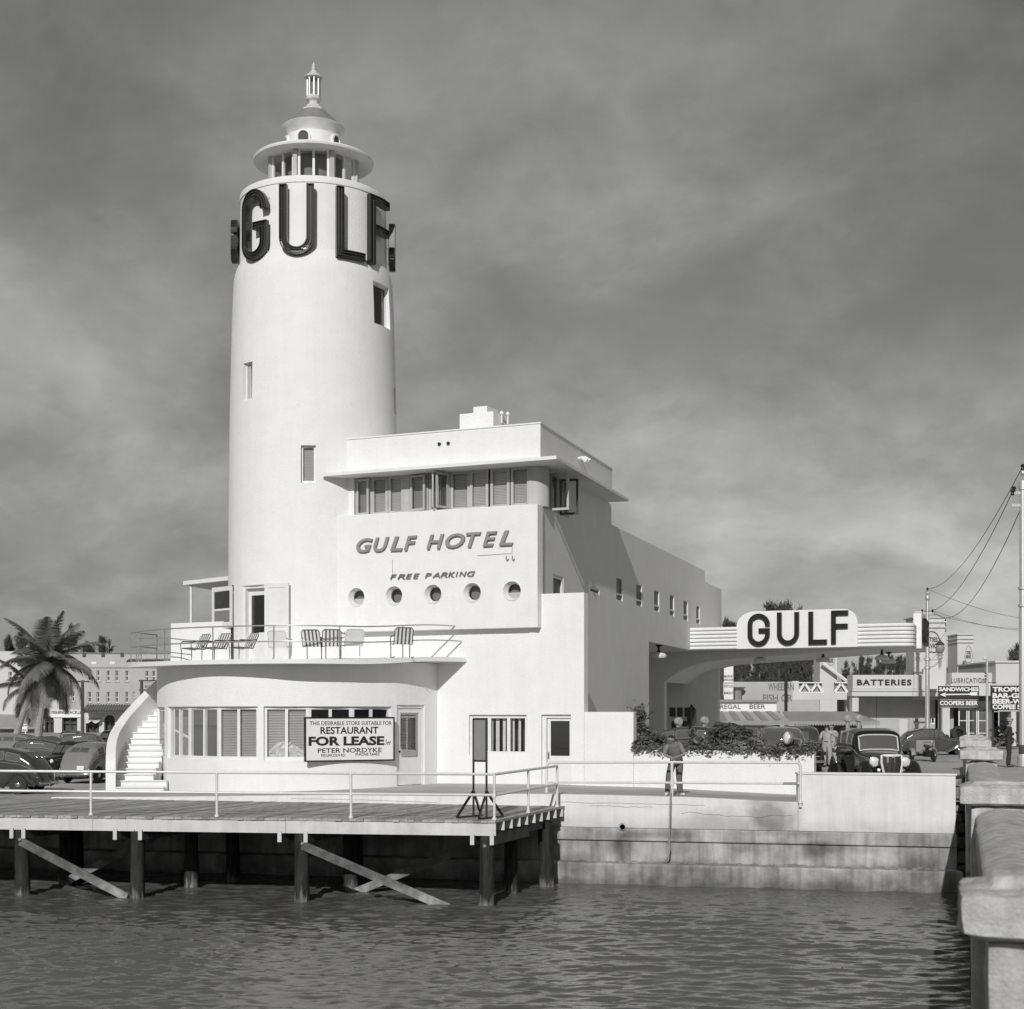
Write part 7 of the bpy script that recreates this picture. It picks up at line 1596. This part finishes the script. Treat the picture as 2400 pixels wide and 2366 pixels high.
    mb = MB(); mb.fbox(f7, (X(1870, D7), 1.0, E-3), (X(2030, D7), 1.2, Z(1668, D7))); mb.build('shop_front', INTER, aw)
    mb = MB()
    for i in range(46):
        u = lerp(X(1880, D7), X(1985, D7), i/45)
        for s_ in (-1, 1): mb.bar((u, D7-.4, Z(1692, D7)), (u+s_*1.2, D7-.4, Z(1735, D7)), .03, .03)
    o = mb.build('lattice', GREY, aw); o['kind'] = 'stuff'
    # white frame with trussed sign backs, small tower with emblem
    D8 = 104; wf = thing('sign_gantry', 'white post and beam frame carrying the trussed backs of two signs', 'gantry', (X(1920, D8), D8, E-3)); f8 = frame_at(D8)
    def fb8(x0, y0, x1, y1, d0, d1, name, m=FARW): a, b = ZA(x0, y0), ZA(x1, y1); mb = MB(); mb.fbox(f8, (X(a[0], D8), d0, Z(b[1], D8)), (X(b[0], D8), d1, Z(a[1], D8))); mb.build(name, m, wf)
    fb8(997, 537, 1068, 1050, 0, .8, 'post'); fb8(1040, 665, 1590, 738, .1, .7, 'beam')
    for x0, x1 in ((1075, 1335), (1465, 1600)):
        fb8(x0, 555, x1, 662, .5, .6, 'sign_back', GREY)
        fb8(x0, 548, x1, 560, .2, .5, 'truss_bar', TRIM); fb8(x0, 652, x1, 663, .2, .5, 'truss_bar', TRIM); n = max(2, int((x1-x0)/62))
        for i in range(n):
            a, b = ZA(x0+(x1-x0)*i/n, 560 if i % 2 else 655), ZA(x0+(x1-x0)*(i+1)/n, 655 if i % 2 else 560); mb = MB(); mb.bar((X(a[0], D8), D8+.3, Z(a[1], D8)), (X(b[0], D8), D8+.3, Z(b[1], D8)), .16, .16); mb.build('truss_brace', TRIM, wf)
    D9 = 122; st = thing('emblem_tower', 'white tower with a lettered emblem half hidden by the canopy edge', 'tower', (X(1942, D9), D9, E-3)); f9 = frame_at(D9); a, b = ZA(1296, 200), ZA(1480, 1000); mb = MB(); mb.fbox(f9, (X(a[0], D9), 0, E-3), (X(b[0], D9), 2.5, Z(1505, D9))); mb.build('tower', FARW, st)
    c = ZA(1415, 318); emblem(st, f9, X(c[0], D9), Z(c[1], D9), X(2050, D9)-X(2041.5, D9), Z(1500, D9)-Z(1512, D9), ('CITIES', 'SERVICE'), ((.02, .4), (-.42, -.06)), (.56, .66))
    a, b = ZA(1300, 340), ZA(1580, 548); mb = MB(); mb.tube([(X(a[0], D9), D9-.6, Z(a[1], D9)), (X(b[0], D9), D9-.6, Z(b[1], D9))], .14, 6); mb.build('slanted_strut', TRIM, st)
    # dark pole under the canopy, petrol pumps
    D = 96; px = ZA(930, 0)[0]; up = thing('dark_pole', 'dark street pole standing in front of the fish market wall', 'pole', (X(px, D), D, E-2.8)); mb = MB(); mb.tube([(X(px, D), D, E-2.8), (X(px, D), D, Z(1545, D))], .10, 8); mb.build('pole', MATTE, up)
    def pump(px, py, D, lab, sc_=1.0):
        z0 = E-2.2; zt = Z(py, D); p = thing('petrol_pump', lab, 'petrol pump', (X(px, D), D, z0), 'petrol pumps of the station'); x = X(px, D); h = zt-z0; r = .165*sc_
        mb = MB(); mb.box((x-.28, D-.22, z0), (x+.28, D+.22, z0+h*.66)); mb.build('cabinet', TRIM, p, bevel=.05); mb = MB(); mb.box((x-.2, D-.24, z0+h*.40), (x+.2, D-.222, z0+h*.62)); mb.build('dial', LENS, p)
        mb = MB(); mb.tube([(x, D, z0+h*.66), (x, D, zt-2*r)], .10, 8); mb.build('neck', GALV, p)
        mb = MB(); M = Matrix.Translation((x, D, zt-r)) @ Matrix.Rotation(R_(40), 4, 'Z') @ Matrix.Rotation(PI/2, 4, 'X'); mb.lathe([(.001, -.12), (r*.85, -.12), (r, -.08), (r, .08), (r*.85, .12), (.001, .12)], 20, M=M); mb.build('globe', PALE, p, smooth=50)
        mb = MB(); mb.tube([(x+.28, D-.1, z0+h*.5), (x+.42, D-.15, z0+h*.3), (x+.36, D-.15, z0+h*.15), (x+.30, D-.15, z0+h*.4)], .022, 6); mb.build('pump_hose', RUBBER, p, smooth=60)
    pump(1590, 1682, 64, 'petrol pump with a round globe before the drive-through door'); pump(1651, 1680, 67, 'petrol pump with a round globe right of the fire extinguisher'); pump(1987, 1676, 68, 'petrol pump globe above the roof of the black car, left one of two'); pump(2013, 1676, 69, 'petrol pump globe above the roof of the black car, right one of two')
    q = P(1620, 1686, 73.5); fe = thing('fire_extinguisher', 'dark upright fire extinguisher on the wall beside the drive-through door', 'extinguisher', q); mb = MB(); mb.lathe([(.02, -.55), (.19, -.55), (.20, -.5), (.20, .42), (.14, .55), (.05, .60), (.05, .70), (.001, .70)], 14, q); mb.build('tank', CHAR, fe, smooth=50); mb = MB(); mb.tube([q+Vector((0, -.1, .66)), q+Vector((.2, -.16, .45)), q+Vector((.2, -.18, -.2))], .025, 6); mb.build('hose', RUBBER, fe)
build_right_town()

# ------------------------------------------------------------------ street poles and wires
def build_poles():
    D = 112; px = 2173.5; x = X(px, D); z0 = E-2.78; t = thing('lamp_pole', 'tall silver street pole with a bracket lantern across the street', 'street lamp', (x, D, z0)); zt = Z(1408, D)
    mb = MB(); mb.lathe([(.17, z0), (.17, Z(1600, D)), (.15, Z(1545, D)), (.13, Z(1435, D)), (.12, zt)], 12, (x, D, 0)); mb.build('shaft', ALU, t, smooth=50)
    for y in (1546, 1566): mb = MB(); mb.lathe([(.15, Z(y, D)-.1), (.24, Z(y, D)-.06), (.24, Z(y, D)+.06), (.15, Z(y, D)+.1)], 12, (x, D, 0)); mb.build('collar', ALU, t)
    mb = MB(); mb.lathe([(.10, zt), (.17, zt+.06), (.17, zt+.3), (.09, zt+.4), (.001, zt+.75)], 12, (x, D, 0)); mb.ball((x, D, zt+.55), .17, 10); mb.build('finial', ALU, t, smooth=50)
    lx = X(ZB(875, 0)[0], D); zl = Z(ZB(0, 820)[1], D); mb = MB(); mb.tube([(x, D, Z(1546, D)), (lx, D, Z(1546, D))], .06, 6); mb.tube([(x, D, Z(1564, D)), (x+.5, D, Z(1562, D)), (x+.8, D, Z(1552, D)), (lx, D, Z(1547, D))], .04, 6); mb.build('bracket_arm', ALU, t, smooth=60)
    L = thing('street_lantern', 'ornate globe lantern on the bracket of the silver pole', 'lantern', (lx, D, zl)); 
    mb = MB(); mb.lathe([(.001, zl-1.15), (.09, zl-1.1), (.07, zl-1.0), (.10, zl-.9), (.13, zl-.4), (.22, zl-.32), (.15, zl-.2), (.24, zl-.08), (.24, zl), (.15, zl+.02)], 14, (lx, D, 0)); mb.build('stem', ALU, L, smooth=50)
    mb = MB(); mb.lathe([(.15, zl+.02), (.30, zl+.2), (.34, zl+.45), (.28, zl+.62), (.26, zl+.66)], 16, (lx, D, 0)); mb.build('globe', GREY, L, smooth=60)
    mb = MB(); mb.lathe([(.30, zl+.64), (.32, zl+.68), (.24, zl+.8), (.12, zl+.88), (.12, zl+.94), (.05, zl+1.0), (.001, zl+1.15)], 16, (lx, D, 0)); mb.build('cap', CHAR, L, smooth=50)
    ins = []
    def insul(p, parent): mb = MB(); mb.lathe([(.02, -.14), (.08, -.1), (.05, -.04), (.09, .02), (.05, .08), (.001, .1)], 8, p); mb.build('insulator', BLACK, parent, smooth=60)
    z1 = Z(1438, D); mb = MB(); mb.bar((x-.42, D, z1), (x+.42, D, z1), .10, .12); mb.build('crossarm', ALU, t)
    fi = [Vector((x, D, zt+.85)), Vector((x-.38, D, z1+.2)), Vector((x+.38, D, z1+.2))]
    for p in fi: insul(p, t)
    Dn = 56; xn = X(2397, Dn); zn0 = E-1.97; n = thing('street_pole', 'tall silver street pole with a ball finial at the right edge of the bridge', 'pole', (xn, Dn, zn0)); zt2 = Z(1150, Dn)
    mb = MB(); mb.lathe([(.13, zn0+.5), (.13, Z(1440, Dn)), (.115, Z(1430, Dn)), (.11, Z(1200, Dn)), (.10, zt2)], 16, (xn, Dn, 0)); mb.build('shaft', ALU, n, smooth=50)
    mb = MB(); mb.lathe([(.14, zn0+.01), (.14, zn0+.78)], 16, (xn, Dn, 0)); mb.build('dark_base', CHAR, n); mb = MB(); mb.lathe([(.19, zn0), (.19, zn0+.35), (.14, zn0+.45)], 16, (xn, Dn, 0)); mb.build('base', ALU, n)
    for y in (1379, 1420): mb = MB(); mb.lathe([(.12, Z(y, Dn)-.06), (.17, Z(y, Dn)-.04), (.17, Z(y, Dn)+.04), (.12, Z(y, Dn)+.06)], 16, (xn, Dn, 0)); mb.build('collar', ALU, n)
    mb = MB(); mb.lathe([(.10, zt2), (.15, zt2+.02), (.15, zt2+.35), (.08, zt2+.40)], 14, (xn, Dn, 0)); mb.ball((xn, Dn, Z(1109, Dn)), .10, 12); mb.build('finial', ALU, n, smooth=50)
    for y, w_ in ((1156, .32), (1185, .42)): mb = MB(); mb.bar((xn-w_, Dn, Z(y, Dn)), (xn+w_, Dn, Z(y, Dn)), .08, .10); mb.build('crossarm', ALU, n)
    ni = [Vector((xn, Dn, Z(1094, Dn))), Vector((xn-.32, Dn, Z(1146, Dn))), Vector((xn-.05, Dn-.1, Z(1186, Dn)))]
    for p in ni[:2]+[Vector((xn-.37, Dn, Z(1153, Dn)))]: insul(p, n)
    def wire(a, b, sag, lab, r=.014):
        pts = [a.lerp(b, i/16)-Vector((0, 0, sag*4*(i/16)*(1-i/16))) for i in range(17)]; tag(MB().tube(pts, r, 4).build('overhead_wire', MATTE, smooth=60, org=a), lab, 'wire', 'overhead wires')
    wire(ni[0], fi[0], 1.1, 'overhead wire from the ball topped pole to the top of the lamp pole', .016); wire(ni[1], fi[1], 1.4, 'overhead wire from the near crossarm to the left arm of the lamp pole', .016); wire(ni[2], fi[2], 1.9, 'lowest overhead wire between the two silver poles', .016)
    for p, px2, py2, lab in ((fi[0], 2470, 1455, 'thin wire running right from the top of the lamp pole'), (fi[1], 2470, 1470, 'thin wire running right from the left arm of the lamp pole'), (fi[2], 2470, 1476, 'thin wire running right from the right arm of the lamp pole')): wire(p, P(px2, py2, 150), .6, lab, .014)
    D = 100; x = X(2313.5, D); z0 = E-2.7; s = thing('light_standard', 'plain slim silver post with wires beside the lubrication lettering', 'pole', (x, D, z0)); mb = MB(); mb.tube([(x, D, z0), (x, D, Z(1545, D))], [.09, .075], 10); mb.build('shaft', ALU, s, smooth=60); mb = MB(); mb.ball((x-.2, D-.1, Z(1543, D)), .12, 8); mb.build('lamp', LENS, s)
    for k in range(3): mb = MB(); mb.ball((x-.12, D-.05, Z(1578+7*k, D)), .07, 8); mb.build('insulator', CHAR, s)
    mb = MB(); mb.bar((x-.5, D, Z(1600, D)), (x+.6, D, Z(1600, D)), .06, .05); mb.build('crossarm', CHAR, s)
build_poles()

# ------------------------------------------------------------------ trees
def make_palm(label, h, lean_, nf, L, seed, dry=3):
    rg = random.Random(seed); t = thing('coconut_palm', label, 'palm', (0, 0, 0), 'coconut palms by the parking lot'); mb = MB(); pts = []; rs = []
    for i in range(25):
        k = i/24; pts.append(Vector((lean_*k**1.6, .1*math.sin(k*3), h*k))); rs.append(lerp(.30, .17, k)*(1+.05*(i % 2))+.10*max(0, .12-k)/.12)
    mb.tube(pts, rs, 10); mb.build('trunk', PALMT, t, smooth=30); top = pts[-1]
    for i in range(nf):
        az = 2*PI*i*.381966+rg.uniform(-.2, .2); k = i/(nf-1); el = lerp(1.52, -.75, k**.9); ln = L*rg.uniform(.85, 1.08)*(.95 if k < .12 else 1)
        d = Vector((math.cos(az), math.sin(az), 0)); p = top+Vector((0, 0, .15)); cur = []; a = el; bend = lerp(.045, .17, k)*rg.uniform(.8, 1.2)
        for j in range(15): cur.append(p); p = p+(d*math.cos(a)+Vector((0, 0, math.sin(a))))*(ln/14); a -= bend*(.5+1.0*j/14); a = max(a, -1.5)
        mb = MB(); mb.tube(cur, [lerp(.045, .008, j/14) for j in range(15)], 4)
        side = d.cross(Vector((0, 0, 1)))
        for j in range(2, 15):
            for q in range(5):
                f = j-1+q/5; c = cur[int(f)].lerp(cur[min(14, int(f)+1)], f % 1); tg = (cur[min(14, int(f)+1)]-cur[int(f)]).normalized(); un = side.cross(tg).normalized(); ll = 1.0*math.sin(PI*min(1, .18+.80*f/14))**.7*L/3.6
                for s in (-1, 1):
                    dr = (side*s*.8+tg*.62+un*rg.uniform(-.12, .06)+Vector((0, 0, -.25-.25*k))).normalized(); w_ = tg*.034; e = c+dr*ll*rg.uniform(.85, 1.1)+Vector((0, 0, -.12*ll)); md = c.lerp(e, .5)+Vector((0, 0, .05*ll)); mb.add([c-w_, c+w_, md+w_*.8, e, md-w_*.8], [(0, 1, 2, 3, 4)])
        mb.build('frond', PALMD if i >= nf-dry else PALMF, t)
    for i in range(5): mb = MB(); a = i*1.3; mb.ball(top+Vector((.2*math.cos(a), .2*math.sin(a), -.18)), .12, 8); mb.build('coconut', LEAF, t, smooth=60)
    return t
p1 = make_palm('big coconut palm with a full drooping crown in front of the apartment house', 6.25, .85, 28, 4.1, 3); place(p1, (X(86, 106), 106, E-3.0), 0)
p2 = make_palm('coconut palm leaning at the left with its crown behind the big palm', 4.7, 1.3, 20, 3.3, 9, 4); place(p2, (X(33, 112), 112, E-3.0), R_(15))
def make_pine(seed, h, spread, lab, grp, n=5200):
    rg = random.Random(seed); t = thing('casuarina_tree', lab, 'tree', (0, 0, 0), grp); mb = MB(); mb.tube([(0, 0, 0), (rg.uniform(-.2, .2), 0, h*.5), (rg.uniform(-.4, .4), 0, h*.95)], [.30, .2, .03], 8); mb.build('trunk', BARK, t)
    mb = MB(); nb = 54; mbb = MB(); spires = [(Vector((rg.uniform(-1, 1)*spread*.62, rg.uniform(-1, 1)*spread*.62, 0)), rg.uniform(.62, 1.0)) for _ in range(5)]; spires[0] = (Vector((0, 0, 0)), 1.0)
    for so, sh in spires:
        mbb.tube([(0, 0, h*.2), tuple(so+Vector((0, 0, h*sh*.55))), tuple(so+Vector((0, 0, h*sh*.97)))], [.14, .09, .02], 5)
        for b in range(nb//4):
            k = rg.random()**.75; z = h*sh*lerp(.22, .96, k); az = rg.uniform(0, 2*PI); ln = spread*.50*(1-k)**.7*rg.uniform(.4, 1.15)+.18; up = rg.uniform(.5, 1.5); base = so*min(1, z/(h*.5))+Vector((0, 0, z)); tip = base+Vector((math.cos(az)*ln, math.sin(az)*ln, ln*up)); mbb.tube([base, tip], [.04, .01], 3)
            for q in range(n//(5*(nb//4))):
                f = rg.uniform(.1, 1.1); c = base.lerp(tip, f)+Vector((rg.gauss(0, .14), rg.gauss(0, .14), rg.gauss(.05, .22))); d = Vector((math.cos(az)*.45+rg.gauss(0, .4), math.sin(az)*.45+rg.gauss(0, .4), rg.uniform(.3, 1.5))).normalized(); s = rg.uniform(.20, .60); e = d.cross(Vector((rg.uniform(-1, 1), rg.uniform(-1, 1), .2))).normalized()*s*.10; mb.add([c-e, c+e, c+d*s], [(0, 1, 2)])
    mb.build('crown', PINE, t); o = mbb.build('limbs', BARK, t); o['kind'] = 'stuff'; return t
def build_trees():
    pr = [make_pine(i, h, s, 'tree', None) for i, (h, s) in enumerate(((13, 3.4), (12, 2.6), (14, 2.2)))]; used = set()
    spots = [(22, 262, 1490, 0, 'feathery pine behind the corner block at the far left'), (50, 268, 1478, 1, 'feathery pine behind the palms, left of the tallest'), (98, 270, 1470, 0, 'feathery pine straight behind the big palm crown'), (132, 262, 1462, 0, 'broad feathery pine rising right of the big palm'), (165, 262, 1461, 2, 'tallest feathery pine between the big palm and the notched pair'), (200, 265, 1508, 0, 'low pine just above the apartment house roof line'), (240, 258, 1490, 1, 'left one of the pointed pines above the apartment roof'), (256, 262, 1494, 2, 'right one of the pointed pines above the apartment roof'),
             (1676, 200, 1442, 2, 'dark pine behind the hotel wing roof'), (1700, 210, 1450, 0, 'low dark tree top above the canopy left end'), (1718, 215, 1456, 1, 'low dark tree top left of the canopy sign'),
             (1806, 190, 1410, 1, 'dark pine tips above the canopy sign, leftmost'), (1826, 190, 1408, 2, 'dark pine tip above the letter U of the canopy'), (1850, 195, 1410, 0, 'dark pine tip above the canopy between U and L'), (1868, 190, 1414, 2, 'dark pine tip above the letter L of the canopy')]
    for px in (1730, 1752, 1774, 1800, 1828, 1850, 1876, 1900): spots.append((px, 165+((px*7) % 30), 1520+((px*13) % 20), (px//3) % 3, ''))
    for px in (1985, 2003, 2020, 2038, 2056, 2072, 2090, 2108, 2126, 2138): spots.append((px, 158+((px*7) % 26), 1536+((px*11) % 22), (px//2) % 3, ''))
    spots += [(2226, 175, 1562, 1, 'pine top in the gap right of the stepped tower'), (2238, 180, 1566, 0, 'low pine top left of the smaller lettered tower'), (2384, 150, 1508, 1, 'pine above the plain block at the right edge'), (2400, 158, 1520, 0, 'pine behind the near silver pole')]
    for px, D, top, k, lab in spots:
        o = pr[k] if k not in used else dup(pr[k]); used.add(k); zb = ground_z(X(px, D), D); hh = (Z(top, D)-zb); s = hh/(13, 12, 14)[k]
        g = None
        if not lab: lab = 'dark pine in the belt of trees above the fish market wall' if px < 1950 else 'dark pine in the belt of trees behind the BATTERIES parapet'; g = 'pines under the canopy' if px < 1950 else 'pines behind the batteries parapet'
        o['label'] = lab; o['group'] = g or 'scattered casuarina pines'; place(o, (X(px, D), D, zb), px*1.7); o.scale = (max(s, .6),)*2+(s,)
build_trees()
